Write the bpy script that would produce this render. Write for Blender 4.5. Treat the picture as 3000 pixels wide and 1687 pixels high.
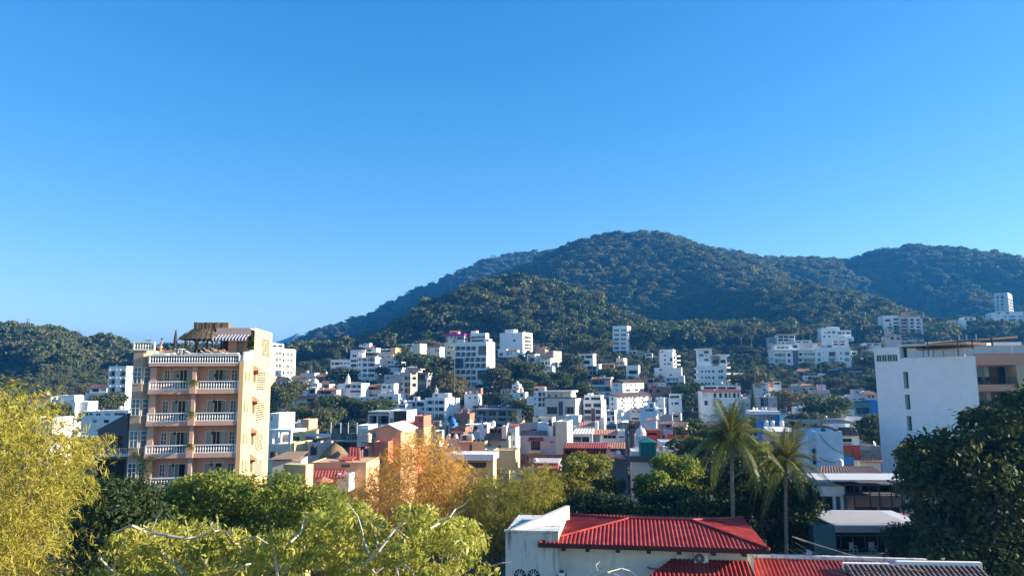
import bpy, bmesh, math, random
import numpy as np
from mathutils import Vector, Matrix, noise

random.seed(7)
for o in list(bpy.data.objects):
    bpy.data.objects.remove(o)
SC = bpy.context.scene
COL = SC.collection
R_ = math.radians

# ------------------------------------------------------------------ camera
CAMZ = 25.0
FPX, PCX, PCY = 2080.0, 1500.0, 843.5
PITCH = math.atan((1110 - PCY) / FPX)
ROLL = R_(0.40)
_F = Vector((0, math.cos(PITCH), math.sin(PITCH)))
_U0 = Vector((0, -math.sin(PITCH), math.cos(PITCH)))
_R0 = Vector((1, 0, 0))
_R = _R0 * math.cos(ROLL) - _U0 * math.sin(ROLL)
_U = _U0 * math.cos(ROLL) + _R0 * math.sin(ROLL)
CAMP = Vector((0, 0, CAMZ))
cd = bpy.data.cameras.new('camera')
cam = bpy.data.objects.new('camera', cd)
COL.objects.link(cam)
cd.sensor_width = 36.0
cd.lens = 36.0 * FPX / 3000.0
cd.clip_start = 0.5
cd.clip_end = 20000
cam.matrix_world = Matrix(((_R.x, _U.x, -_F.x, 0), (_R.y, _U.y, -_F.y, 0), (_R.z, _U.z, -_F.z, CAMZ), (0, 0, 0, 1)))
SC.camera = cam

# ------------------------------------------------------------------ world, sun, exposure
SUN_EL, SUN_AZ = R_(17), R_(90)          # azimuth clockwise from the view direction
w = bpy.data.worlds.new('World')
SC.world = w
w.use_nodes = True
nt = w.node_tree
bg = nt.nodes['Background']
sky = nt.nodes.new('ShaderNodeTexSky')
sky.sky_type = 'NISHITA'
sky.sun_disc = False
sky.sun_elevation = SUN_EL
sky.sun_rotation = SUN_AZ
sky.altitude = 0
sky.air_density = 1.0
sky.dust_density = 0.3
sky.ozone_density = 3.0
hs = nt.nodes.new('ShaderNodeHueSaturation')
hs.inputs['Hue'].default_value = 0.507
hs.inputs['Saturation'].default_value = 1.58
hs.inputs['Value'].default_value = 1.12
gmn = nt.nodes.new('ShaderNodeGamma')
gmn.inputs[1].default_value = 0.72
nt.links.new(sky.outputs[0], gmn.inputs[0])
nt.links.new(gmn.outputs[0], hs.inputs['Color'])
nt.links.new(hs.outputs[0], bg.inputs['Color'])
bg.inputs['Strength'].default_value = 0.095
sd = bpy.data.lights.new('sun', 'SUN')
sd.energy = 4.6
sd.angle = R_(0.6)
sd.color = (1.0, 0.86, 0.66)
sun = bpy.data.objects.new('sun', sd)
COL.objects.link(sun)
SDIR = Vector((math.sin(SUN_AZ) * math.cos(SUN_EL), math.cos(SUN_AZ) * math.cos(SUN_EL), math.sin(SUN_EL)))
sun.rotation_euler = SDIR.to_track_quat('Z', 'Y').to_euler()
sun.location = (0, 0, 300)
SC.view_settings.view_transform = 'Standard'
SC.view_settings.look = 'None'
SC.view_settings.gamma = 1.0
SC.view_settings.exposure = 1.8
SC.view_settings.use_curve_mapping = False
SC.render.engine = 'CYCLES'
SC.cycles.use_denoising = True
SC.cycles.max_bounces = 6
SC.cycles.diffuse_bounces = 3
SC.cycles.glossy_bounces = 2
SC.cycles.transmission_bounces = 3
SC.cycles.volume_bounces = 0
SC.cycles.transparent_max_bounces = 6

# ------------------------------------------------------------------ picture geometry
def ray(px, py):
    return _F + _R * ((px - PCX) / FPX) + _U * ((PCY - py) / FPX)

def at(px, py, Y):
    """the point at depth Y seen at photograph pixel (px, py)"""
    d = ray(px, py)
    return CAMP + d * (Y / d.y)

ZN = {'a': (0, 900, 3.622), 'b': (360, 920, 5.574), 'c': (360, 1150, 4.528), 'd': (780, 950, 5.795),
      'e': (1150, 950, 5.795), 'f': (1500, 930, 5.795), 'g': (1850, 930, 5.795), 'h': (2200, 930, 5.795),
      'D': (780, 1150, 4.83), 'E': (1150, 1150, 4.83), 'F': (1500, 1130, 5.795), 'G': (1850, 1130, 5.795),
      'H': (2200, 1130, 5.3675), 'i': (2500, 930, 2.898), 'j': (2300, 1350, 3.68), 'k': (2550, 820, 5.724),
      'p': (0, 0, 1.0), 'r': (1450, 1480, 2.862)}

def zp(zone, x, y):
    a, b, s = ZN[zone]
    return a + x / s, b + y / s

# ------------------------------------------------------------------ objects
def link(o, parent=None):
    COL.objects.link(o)
    if parent is not None:
        o.parent = parent
    return o

def tag(o, label=None, cat=None, group=None, kind=None):
    if label: o['label'] = label
    if cat: o['category'] = cat
    if group: o['group'] = group
    if kind: o['kind'] = kind
    return o

def empty(name, loc=(0, 0, 0), rz=0.0, label=None, cat=None, group=None):
    o = bpy.data.objects.new(name, None)
    o.empty_display_size = 0.3
    o.location = loc
    o.rotation_euler = (0, 0, rz)
    COL.objects.link(o)
    return tag(o, label, cat, group)

class MB:
    """collects faces, sharing vertices that coincide"""
    def __init__(s):
        s.v, s.f, s.d, s.m = [], [], {}, []
    def vt(s, p):
        k = (round(p[0], 3), round(p[1], 3), round(p[2], 3))
        i = s.d.get(k)
        if i is None:
            i = s.d[k] = len(s.v)
            s.v.append((p[0], p[1], p[2]))
        return i
    def face(s, pts, mi=0):
        ix = [s.vt(p) for p in pts]
        if len(set(ix)) == len(ix):
            s.f.append(ix)
            s.m.append(mi)
    def box(s, x0, x1, y0, y1, z0, z1, mi=0):
        p = [(x, y, z) for z in (z0, z1) for y in (y0, y1) for x in (x0, x1)]
        for q in ((0, 2, 3, 1), (4, 5, 7, 6), (0, 1, 5, 4), (1, 3, 7, 5), (3, 2, 6, 7), (2, 0, 4, 6)):
            s.face([p[i] for i in q], mi)
        return s
    def bar(s, a, b, r, r2=None, n=6, caps=True):
        """a round bar from a to b"""
        a, b = Vector(a), Vector(b)
        r2 = r if r2 is None else r2
        d = (b - a)
        if d.length < 1e-6: return s
        d.normalize()
        q = Vector((0, 0, 1)) if abs(d.z) < 0.9 else Vector((1, 0, 0))
        u = d.cross(q).normalized(); w_ = d.cross(u)
        A = [a + (u * math.cos(t) + w_ * math.sin(t)) * r for t in [2 * math.pi * i / n for i in range(n)]]
        B = [b + (u * math.cos(t) + w_ * math.sin(t)) * r2 for t in [2 * math.pi * i / n for i in range(n)]]
        for i in range(n):
            j = (i + 1) % n
            s.face([A[i], A[j], B[j], B[i]])
        if caps:
            s.face(A[::-1]); s.face(B)
        return s
    def lathe(s, prof, c=(0, 0, 0), n=12):
        """profile [(r,z)...] turned about the z axis through c"""
        rows = []
        for r, z in prof:
            if r < 1e-4:
                rows.append([(c[0], c[1], c[2] + z)] * n)
            else:
                rows.append([(c[0] + r * math.cos(2 * math.pi * i / n), c[1] + r * math.sin(2 * math.pi * i / n), c[2] + z) for i in range(n)])
        for k in range(len(rows) - 1):
            for i in range(n):
                j = (i + 1) % n
                q = [rows[k][i], rows[k][j], rows[k + 1][j], rows[k + 1][i]]
                u = []
                for p in q:
                    if p not in u: u.append(p)
                if len(u) >= 3: s.face(u)
        return s
    def mesh(s, name, mats, smooth=False):
        me = bpy.data.meshes.new(name)
        me.from_pydata(s.v, [], s.f)
        for m in (mats if isinstance(mats, (list, tuple)) else [mats]):
            me.materials.append(m)
        if any(s.m):
            me.polygons.foreach_set('material_index', s.m)
        if smooth:
            me.polygons.foreach_set('use_smooth', [True] * len(me.polygons))
        me.update()
        return me
    def build(s, name, mats, parent=None, smooth=False):
        return link(bpy.data.objects.new(name, s.mesh(name, mats, smooth)), parent)

def copy_tree(o, parent=None):
    c = o.copy()
    link(c, None)
    c.parent = parent
    for ch in [x for x in o.children]:
        copy_tree(ch, c)
    return c

# ------------------------------------------------------------------ materials
MAT = {}
def newmat(name):
    m = bpy.data.materials.new(name)
    m.use_nodes = True
    return m, m.node_tree, m.node_tree.nodes['Principled BSDF']

def nd(nt, t, **kw):
    n = nt.nodes.new(t)
    for k, v in kw.items():
        if k in n.inputs: n.inputs[k].default_value = v
        else: setattr(n, k, v)
    return n

def ramp(nt, fac, stops):
    r = nt.nodes.new('ShaderNodeValToRGB')
    e = r.color_ramp.elements
    while len(e) < len(stops): e.new(0.5)
    for i, (p, c) in enumerate(stops):
        e[i].position = p
        e[i].color = (*c, 1) if len(c) == 3 else c
    nt.links.new(fac, r.inputs[0])
    return r

def mulc(c, k):
    return tuple(min(1, x * k) for x in c)

def wall_mat(name, rgb, stain=0.35, rough=0.88, stainc=(0.16, 0.14, 0.12), lo=.54):
    """painted render: faint mottling, rain streaks and grime"""
    if name in MAT: return MAT[name]
    m, nt, p = newmat(name)
    tc = nd(nt, 'ShaderNodeTexCoord')
    n1 = nd(nt, 'ShaderNodeTexNoise', Scale=0.9, Detail=6.0, Roughness=0.65)
    nt.links.new(tc.outputs['Object'], n1.inputs['Vector'])
    r1 = ramp(nt, n1.outputs['Fac'], [(0.3, mulc(rgb, 0.90)), (0.62, rgb)])
    mp = nd(nt, 'ShaderNodeMapping')
    mp.inputs['Scale'].default_value = (1.6, 1.6, 0.16)
    nt.links.new(tc.outputs['Object'], mp.inputs['Vector'])
    n2 = nd(nt, 'ShaderNodeTexNoise', Scale=1.3, Detail=7.0, Roughness=0.7)
    nt.links.new(mp.outputs[0], n2.inputs['Vector'])
    r2 = ramp(nt, n2.outputs['Fac'], [(lo, (0, 0, 0)), (lo + .2, (stain, stain, stain))])
    mx = nd(nt, 'ShaderNodeMix', data_type='RGBA')
    nt.links.new(r2.outputs[0], mx.inputs[0])
    nt.links.new(r1.outputs[0], mx.inputs[6])
    mx.inputs[7].default_value = (*[max(.02, 0.45 * a + 0.55 * b) for a, b in zip(rgb, stainc)], 1)
    nt.links.new(mx.outputs[2], p.inputs['Base Color'])
    p.inputs['Roughness'].default_value = rough
    p.inputs['Specular IOR Level'].default_value = 0.2
    bp = nd(nt, 'ShaderNodeBump', Strength=0.25, Distance=0.02)
    n3 = nd(nt, 'ShaderNodeTexNoise', Scale=9.0, Detail=4.0)
    nt.links.new(tc.outputs['Object'], n3.inputs['Vector'])
    nt.links.new(n3.outputs['Fac'], bp.inputs['Height'])
    nt.links.new(bp.outputs[0], p.inputs['Normal'])
    MAT[name] = m
    return m

def plain(name, rgb, rough=0.6, metal=0.0, spec=0.4, var=0.12, scale=3.0):
    if name in MAT: return MAT[name]
    m, nt, p = newmat(name)
    tc = nd(nt, 'ShaderNodeTexCoord')
    n1 = nd(nt, 'ShaderNodeTexNoise', Scale=scale, Detail=4.0)
    nt.links.new(tc.outputs['Object'], n1.inputs['Vector'])
    r1 = ramp(nt, n1.outputs['Fac'], [(0.3, mulc(rgb, 1 - var)), (0.7, mulc(rgb, 1 + var * 0.5))])
    nt.links.new(r1.outputs[0], p.inputs['Base Color'])
    p.inputs['Roughness'].default_value = rough
    p.inputs['Metallic'].default_value = metal
    p.inputs['Specular IOR Level'].default_value = spec
    MAT[name] = m
    return m

def tile_mat(name, c1, c2, c3):
    """fired clay tiles: patchy colour from tile to tile"""
    if name in MAT: return MAT[name]
    m, nt, p = newmat(name)
    tc = nd(nt, 'ShaderNodeTexCoord')
    v = nd(nt, 'ShaderNodeTexVoronoi', Scale=3.2)
    nt.links.new(tc.outputs['Object'], v.inputs['Vector'])
    sx = nd(nt, 'ShaderNodeSeparateColor')
    nt.links.new(v.outputs['Color'], sx.inputs[0])
    oi = nd(nt, 'ShaderNodeObjectInfo')
    n1 = nd(nt, 'ShaderNodeTexNoise', Scale=0.7, Detail=5.0)
    nt.links.new(tc.outputs['Object'], n1.inputs['Vector'])
    a = nd(nt, 'ShaderNodeMath', operation='ADD'); nt.links.new(sx.outputs[0], a.inputs[0]); nt.links.new(n1.outputs['Fac'], a.inputs[1])
    b = nd(nt, 'ShaderNodeMath', operation='ADD'); nt.links.new(a.outputs[0], b.inputs[0]); nt.links.new(oi.outputs['Random'], b.inputs[1])
    c = nd(nt, 'ShaderNodeMath', operation='MULTIPLY'); nt.links.new(b.outputs[0], c.inputs[0]); c.inputs[1].default_value = 0.4
    r1 = ramp(nt, c.outputs[0], [(0.25, c1), (0.55, c2), (0.85, c3)])
    nt.links.new(r1.outputs[0], p.inputs['Base Color'])
    p.inputs['Roughness'].default_value = 0.85
    MAT[name] = m
    return m

def glass_mat(name, rgb, rough=0.06, var=0.5):
    if name in MAT: return MAT[name]
    m, nt, p = newmat(name)
    oi = nd(nt, 'ShaderNodeObjectInfo')
    r1 = ramp(nt, oi.outputs['Random'], [(0.0, mulc(rgb, 1 - var)), (1.0, mulc(rgb, 1 + var))])
    nt.links.new(r1.outputs[0], p.inputs['Base Color'])
    p.inputs['Roughness'].default_value = rough
    p.inputs['Specular IOR Level'].default_value = 0.2
    MAT[name] = m
    return m

def leaf_mat(name, cols, trans=0.35, rough=0.55, nscale=0.35, tint=(1.25, 1.15, 0.5)):
    """leaves: colour patches through the crown, light let through"""
    if name in MAT: return MAT[name]
    m, nt, p = newmat(name)
    geo = nd(nt, 'ShaderNodeNewGeometry')
    oi = nd(nt, 'ShaderNodeObjectInfo')
    n1 = nd(nt, 'ShaderNodeTexNoise', Scale=nscale, Detail=3.0)
    nt.links.new(geo.outputs['Position'], n1.inputs['Vector'])
    n2 = nd(nt, 'ShaderNodeTexWhiteNoise', noise_dimensions='1D')
    nt.links.new(geo.outputs['Random Per Island'], n2.inputs['W'])
    a = nd(nt, 'ShaderNodeMath', operation='MULTIPLY_ADD'); nt.links.new(n2.outputs['Value'], a.inputs[0]); a.inputs[1].default_value = 0.30
    nt.links.new(n1.outputs['Fac'], a.inputs[2])
    b = nd(nt, 'ShaderNodeMath', operation='MULTIPLY_ADD'); nt.links.new(oi.outputs['Random'], b.inputs[0]); b.inputs[1].default_value = 0.35
    nt.links.new(a.outputs[0], b.inputs[2])
    k = len(cols)
    r1 = ramp(nt, b.outputs[0], [(0.35 + 0.60 * i / max(1, k - 1), c) for i, c in enumerate(cols)])
    nt.links.new(r1.outputs[0], p.inputs['Base Color'])
    p.inputs['Roughness'].default_value = rough
    p.inputs['Specular IOR Level'].default_value = 0.18
    if trans > 0:
        tr = nd(nt, 'ShaderNodeBsdfTranslucent')
        tm = nd(nt, 'ShaderNodeMix', data_type='RGBA', blend_type='MULTIPLY')
        tm.inputs[0].default_value = 1.0
        nt.links.new(r1.outputs[0], tm.inputs[6])
        tm.inputs[7].default_value = (*tint, 1)
        nt.links.new(tm.outputs[2], tr.inputs['Color'])
        ms = nd(nt, 'ShaderNodeMixShader')
        ms.inputs[0].default_value = trans
        nt.links.new(p.outputs[0], ms.inputs[1])
        nt.links.new(tr.outputs[0], ms.inputs[2])
        nt.links.new(ms.outputs[0], nt.nodes['Material Output'].inputs['Surface'])
    MAT[name] = m
    return m

PAL = {'white': (0.86, 0.845, 0.81), 'offwhite': (0.78, 0.76, 0.72), 'cream': (0.74, 0.66, 0.50), 'beige': (0.60, 0.54, 0.46),
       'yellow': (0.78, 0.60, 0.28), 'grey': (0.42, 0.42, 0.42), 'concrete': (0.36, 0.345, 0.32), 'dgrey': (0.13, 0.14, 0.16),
       'brick': (0.30, 0.17, 0.12), 'peach': (0.74, 0.42, 0.24), 'red': (0.42, 0.06, 0.045), 'coral': (0.68, 0.19, 0.12),
       'blue': (0.05, 0.20, 0.52), 'lblue': (0.52, 0.66, 0.78), 'brown': (0.22, 0.13, 0.09), 'magenta': (0.55, 0.03, 0.25),
       'pinkgrey': (0.56, 0.47, 0.46), 'ltgrey': (0.58, 0.585, 0.59), 'teal': (0.10, 0.22, 0.25), 'pink': (0.66, 0.50, 0.46)}
def W(c):
    st = {'concrete': 0.6, 'grey': 0.55, 'cream': 0.4, 'brick': 0.4, 'beige': 0.3}.get(c, 0.25)
    return wall_mat('paint_' + c, PAL[c], st)

def TILE(k='terra'):
    if k == 'terra': return tile_mat('clay_tile', (0.16, 0.06, 0.035), (0.33, 0.12, 0.06), (0.46, 0.22, 0.12))
    if k == 'red': return tile_mat('red_tile', (0.26, 0.04, 0.03), (0.36, 0.06, 0.045), (0.44, 0.11, 0.08))
    if k == 'dark': return tile_mat('dark_tile', (0.075, 0.045, 0.045), (0.13, 0.075, 0.065), (0.20, 0.12, 0.10))
    if k == 'lit': return tile_mat('sunlit_tile', (0.36, 0.10, 0.06), (0.52, 0.17, 0.09), (0.62, 0.30, 0.18))  # clay tile with sunlight put into the colour
GL = lambda: glass_mat('window_glass', (0.018, 0.03, 0.034), .12)
GLT = lambda: glass_mat('teal_glass', (0.10, 0.22, 0.25), 0.08, 0.3)
GLC = lambda: glass_mat('curtained_glass', (0.22, 0.23, 0.22), 0.15, 0.5)
FRW = lambda: plain('white_frame', (0.75, 0.75, 0.74), 0.5)
FRD = lambda: plain('dark_frame', (0.05, 0.045, 0.04), 0.5)
METAL = lambda: plain('grey_metal', (0.35, 0.35, 0.36), 0.45, 0.6)
IRON = lambda: plain('black_iron', (0.02, 0.02, 0.022), 0.5, 0.3)
WOOD = lambda: plain('brown_wood', (0.10, 0.055, 0.03), 0.7, var=0.35)
# ------------------------------------------------------------------ terrain
def lerp_tab(tab, x):
    if x <= tab[0][0]: return tab[0][1]
    for (a, b), (c, d) in zip(tab, tab[1:]):
        if x <= c: return b + (d - b) * (x - a) / (c - a)
    return tab[-1][1]

TOWN = [(-100, 6), (30, 6), (60, 1.0), (90, 0), (150, 0.5), (220, 2), (260, 5), (300, 10), (350, 20), (400, 29), (450, 38), (520, 50), (600, 60), (900, 70)]

def poly(pts):
    return [at(x, y, Y) for x, y, Y in pts]
# crest lines: (photograph pixel, depth in metres), slope of the flanks, rounding of the crest
RIDGES = [
    (poly([(790, 1068, 1350), (870, 1026, 1400), (950, 966, 1400), (1050, 934, 1420), (1150, 890, 1450), (1250, 843, 1480), (1350, 799, 1500), (1440, 760, 1520), (1560, 741, 1540), (1660, 737, 1560), (1800, 740, 1600)]), 0.85, 30),
    (poly([(1560, 785, 1120), (1640, 742, 1080), (1700, 716, 1060), (1770, 694, 1050), (1840, 687, 1050), (1910, 692, 1050), (1990, 712, 1070), (2060, 738, 1100), (2140, 758, 1150)]), 0.58, 26),
    (poly([(2080, 752, 1150), (2250, 766, 1150), (2400, 768, 1160), (2500, 768, 1160), (2590, 742, 1150), (2680, 729, 1130), (2770, 737, 1100), (2860, 758, 1060), (2930, 778, 1000), (3020, 806, 940), (3200, 880, 850), (3500, 980, 700)]), 0.50, 24),
    (poly([(1900, 705, 1040), (1990, 775, 950), (2090, 822, 870), (2190, 838, 800), (2290, 848, 750), (2390, 868, 700), (2470, 902, 650), (2540, 940, 600), (2600, 985, 560), (2680, 1040, 520)]), 0.55, 22),
    (poly([(1700, 735, 1040), (1680, 810, 930), (1640, 870, 830), (1620, 930, 740)]), 0.50, 25),
    (poly([(1330, 930, 640), (1390, 868, 620), (1450, 838, 610), (1510, 834, 600), (1580, 848, 600), (1650, 882, 590), (1720, 924, 570), (1790, 962, 540), (1850, 1000, 510)]), 0.62, 18),
    (poly([(-700, 930, 620), (-300, 950, 600), (0, 972, 570), (60, 968, 565), (110, 970, 560), (180, 986, 560), (240, 998, 560), (300, 1000, 560), (360, 1012, 560), (400, 1026, 560), (480, 1062, 540), (560, 1090, 520)]), 0.50, 22),
    (poly([(150, 985, 545), (170, 1040, 470), (150, 1090, 420)]), 0.50, 18),
    (poly([(2700, 1000, 620), (2790, 962, 610), (2880, 956, 600), (2960, 975, 580), (3100, 990, 560)]), 0.55, 16),
]
def ridge_h(pts, s, r, x, y):
    best = -1e9
    for a, b in zip(pts, pts[1:]):
        dx, dy = b.x - a.x, b.y - a.y
        t = ((x - a.x) * dx + (y - a.y) * dy) / (dx * dx + dy * dy)
        t = min(1, max(0, t))
        d = math.hypot(x - a.x - t * dx, y - a.y - t * dy)
        h = a.z + t * (b.z - a.z) - s * (math.sqrt(d * d + r * r) - r)
        if h > best: best, bd = h, d
    k = min(1, bd / 70)
    best += k * (22 * noise.noise(Vector((x / 95, y / 190, s * 10))) + 7 * noise.noise(Vector((x / 30, y / 30, 3 + s))))
    return best - 5          # leaves room for the trees on the crest

STREET = None
def town_h(x, y):
    h = lerp_tab(TOWN, y)
    # the slope climbs less at the left
    if y > 220:
        k = min(1, max(0, (-60 - x) / 120))
        h *= 1 - 0.30 * k
    return h + 0.5 * noise.noise(Vector((x / 25, y / 25, 0)))

def T(x, y):
    h = town_h(x, y)
    if y > 330:
        for p, s, r in RIDGES:
            g = ridge_h(p, s, r, x, y)
            if g > h: h = g
    return h

xs = np.unique(np.round(np.concatenate([np.linspace(-6000, -700, 14), np.arange(-700, 1150, 14.0), np.linspace(1150, 6000, 14)]), 2))
ys = np.unique(np.round(np.concatenate([np.arange(-60, 340, 10.0), np.arange(340, 1300, 14.0), np.arange(1300, 1900, 24.0), np.linspace(1900, 9000, 14)]), 2))
V = []
for y in ys:
    for x in xs:
        V.append((x, y, T(x, y) if abs(x) < 1500 and y < 2200 else 20.0))
nx = len(xs)
Fc = [(j * nx + i, j * nx + i + 1, (j + 1) * nx + i + 1, (j + 1) * nx + i) for j in range(len(ys) - 1) for i in range(nx - 1)]
gm = bpy.data.meshes.new('ground')
gm.from_pydata(V, [], Fc)
gm.polygons.foreach_set('use_smooth', [True] * len(Fc))
def ground_mat():
    m, nt, p = newmat('earth_and_scrub')
    geo = nd(nt, 'ShaderNodeNewGeometry')
    n1 = nd(nt, 'ShaderNodeTexNoise', Scale=0.06, Detail=8.0, Roughness=0.7)
    nt.links.new(geo.outputs['Position'], n1.inputs['Vector'])
    r = ramp(nt, n1.outputs['Fac'], [(0.3, (0.020, 0.032, 0.014)), (0.5, (0.035, 0.045, 0.018)), (0.7, (0.09, 0.075, 0.045))])
    nt.links.new(r.outputs[0], p.inputs['Base Color'])
    p.inputs['Roughness'].default_value = 0.95
    return m
gm.materials.append(ground_mat())
ground = link(bpy.data.objects.new('ground', gm))
tag(ground, kind='structure')

# far rocky peak
def far_peak():
    mb = MB()
    prof = poly([(740, 1045, 3200), (790, 1010, 3200), (815, 997, 3200), (845, 986, 3200), (870, 974, 3200), (890, 984, 3200), (915, 995, 3200), (940, 1003, 3200), (985, 1020, 3200), (1040, 1040, 3200)])
    g = {}
    N, M = 60, 26
    for i in range(N + 1):
        x = prof[0].x + (prof[-1].x - prof[0].x) * i / N
        c = lerp_tab([(p.x, p.z) for p in prof], x)
        for j in range(M + 1):
            d = (j - M * 0.7) * 40
            z = c - 0.55 * abs(d) + min(1, abs(d) / 90) * (30 * noise.noise(Vector((x / 160, d / 160, 5))) + 16 * noise.noise(Vector((x / 60, d / 60, 9)))) + 5 * noise.noise(Vector((x / 25, d / 25, 2)))
            g[i, j] = (x, 3200 + d, z)
    for i in range(N):
        for j in range(M):
            mb.face([g[i, j], g[i + 1, j], g[i + 1, j + 1], g[i, j + 1]])
    m, nt, p = newmat('bare_rock_and_dry_wood')
    geo = nd(nt, 'ShaderNodeNewGeometry')
    n1 = nd(nt, 'ShaderNodeTexNoise', Scale=0.02, Detail=9.0, Roughness=0.75)
    nt.links.new(geo.outputs['Position'], n1.inputs['Vector'])
    r = ramp(nt, n1.outputs['Fac'], [(0.35, (0.035, 0.04, 0.025)), (0.6, (0.13, 0.09, 0.06))])
    nt.links.new(r.outputs[0], p.inputs['Base Color'])
    p.inputs['Roughness'].default_value = 0.95
    o = mb.build('mountain', m, None, True)
    tag(o, kind='structure')
far_peak()
# ------------------------------------------------------------------ foliage
def quads_mesh(name, P, A, B, mat, tri=False):
    """many separate leaves at once: centres P, half-length vectors A, half-width vectors B (n x 3 arrays); diamond leaves"""
    n = len(P)
    v = np.empty((n, 4, 3))
    v[:, 0] = P - A; v[:, 1] = P + B; v[:, 2] = P + A; v[:, 3] = P - B
    me = bpy.data.meshes.new(name)
    me.vertices.add(4 * n)
    me.vertices.foreach_set('co', v.reshape(-1))
    me.loops.add(4 * n)
    me.loops.foreach_set('vertex_index', np.arange(4 * n, dtype=np.int32))
    me.polygons.add(n)
    me.polygons.foreach_set('loop_start', np.arange(0, 4 * n, 4, dtype=np.int32))
    me.polygons.foreach_set('loop_total', np.full(n, 4, dtype=np.int32))
    me.materials.append(mat)
    me.update(calc_edges=True)
    return me

def unit(a):
    return a / np.maximum(1e-9, np.linalg.norm(a, axis=1, keepdims=True))

def lobes_points(rng, lobes, n, shell=0.55):
    """points through the outer part of a set of ellipsoid lobes (cx,cy,cz,rx,ry,rz); returns points and outward directions"""
    L = np.array(lobes, float)
    wgt = (L[:, 3] * L[:, 4] + L[:, 3] * L[:, 5] + L[:, 4] * L[:, 5])
    wgt /= wgt.sum()
    k = rng.choice(len(L), size=n, p=wgt)
    d = unit(rng.normal(size=(n, 3)))
    d[:, 2] = np.where(rng.random(n) < 0.55, np.abs(d[:, 2]), d[:, 2])
    r = shell + (1 - shell) * rng.random(n) ** 0.6
    r *= 1 + 0.10 * rng.normal(size=n)
    return L[k, :3] + d * L[k, 3:] * r[:, None], d, k

def leaf_crown(name, mat, rng, lobes, n, ll=0.3, lw=0.13, droop=0.2, shell=0.5, up=0.3):
    P, d, k = lobes_points(rng, lobes, n, shell)
    a = unit(d * 0.5 + rng.normal(size=(n, 3)) * 0.8 + np.array([0, 0, -droop]))
    nrm = unit(d + rng.normal(size=(n, 3)) * 0.7 + np.array([0, 0, up]))
    b = unit(np.cross(a, nrm))
    s = (0.65 + 0.7 * rng.random((n, 1)))
    return quads_mesh(name, P, a * ll * s, b * lw * s, mat)

def branch_mesh(mb, p, d, L, r, depth, rng, up=0.15, tips=None):
    """a forking limb"""
    p = Vector(p); d = Vector(d).normalized()
    n = 3
    q = p
    for i in range(n):
        d2 = (d + Vector((rng.normal() * 0.16, rng.normal() * 0.16, rng.normal() * 0.10 + up * 0.3))).normalized()
        q2 = q + d2 * (L / n)
        r2 = r * (1 - 0.28 / n * (i + 1))
        mb.bar(q, q2, r * (1 - 0.28 / n * i), r2, 6, False)
        q, d = q2, d2
    if tips is not None and depth <= 1: tips.append(q)
    if depth > 0:
        for _ in range(2 + (rng.random() < 0.5)):
            a = Vector((rng.normal(), rng.normal(), rng.normal() * 0.5 + up)).normalized()
            branch_mesh(mb, q, (d + a * 0.85).normalized(), L * (0.62 + 0.2 * rng.random()), r * 0.6, depth - 1, rng, up, tips)

BARK = lambda: plain('grey_bark', (0.16, 0.13, 0.10), 0.9, var=0.4, scale=6)
BARKW = lambda: plain('pale_bark', (0.55, 0.50, 0.42), 0.8, var=0.3, scale=5)

G_HILL = leaf_mat('forest_leaves', [(0.018, 0.042, 0.014), (0.048, 0.082, 0.024), (0.09, 0.12, 0.036), (0.135, 0.14, 0.055)], 0.25, 0.65, 0.012)
G_TOWN = leaf_mat('town_tree_leaves', [(0.018, 0.042, 0.014), (0.040, 0.078, 0.022), (0.075, 0.105, 0.030), (0.11, 0.115, 0.045)], 0.30, 0.55, 0.10)
G_DRY = leaf_mat('dry_tree_leaves', [(0.08, 0.075, 0.035), (0.13, 0.115, 0.055), (0.17, 0.14, 0.075)], 0.30, 0.6, 0.15)

def tree_lobes(rng, w, h, flat=0.75, n=7, trunk=0.35):
    """lobes of an uneven crown: total width w, total height h, bottom of crown at trunk*h"""
    out = []
    cz = h * (trunk + (1 - trunk) * 0.5)
    rz = h * (1 - trunk) * 0.5
    out.append((0, 0, cz, w * 0.32, w * 0.32, rz * 0.8))
    for i in range(n):
        a = 2 * math.pi * (i + rng.random() * 0.7) / n
        rr = w * (0.22 + 0.16 * rng.random())
        s = 0.50 + 0.35 * rng.random()
        lw_ = w * 0.24 * (0.7 + 0.6 * rng.random())
        z = cz + rz * (rng.random() * 1.1 - 0.45)
        out.append((rr * math.cos(a), rr * math.sin(a), z, lw_, lw_, lw_ * flat))
    for i in range(3):
        a = rng.random() * 6.28
        out.append((w * 0.14 * math.cos(a), w * 0.14 * math.sin(a), cz + rz * (0.55 + 0.2 * rng.random()), w * 0.17, w * 0.17, rz * 0.32))
    return out

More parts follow.
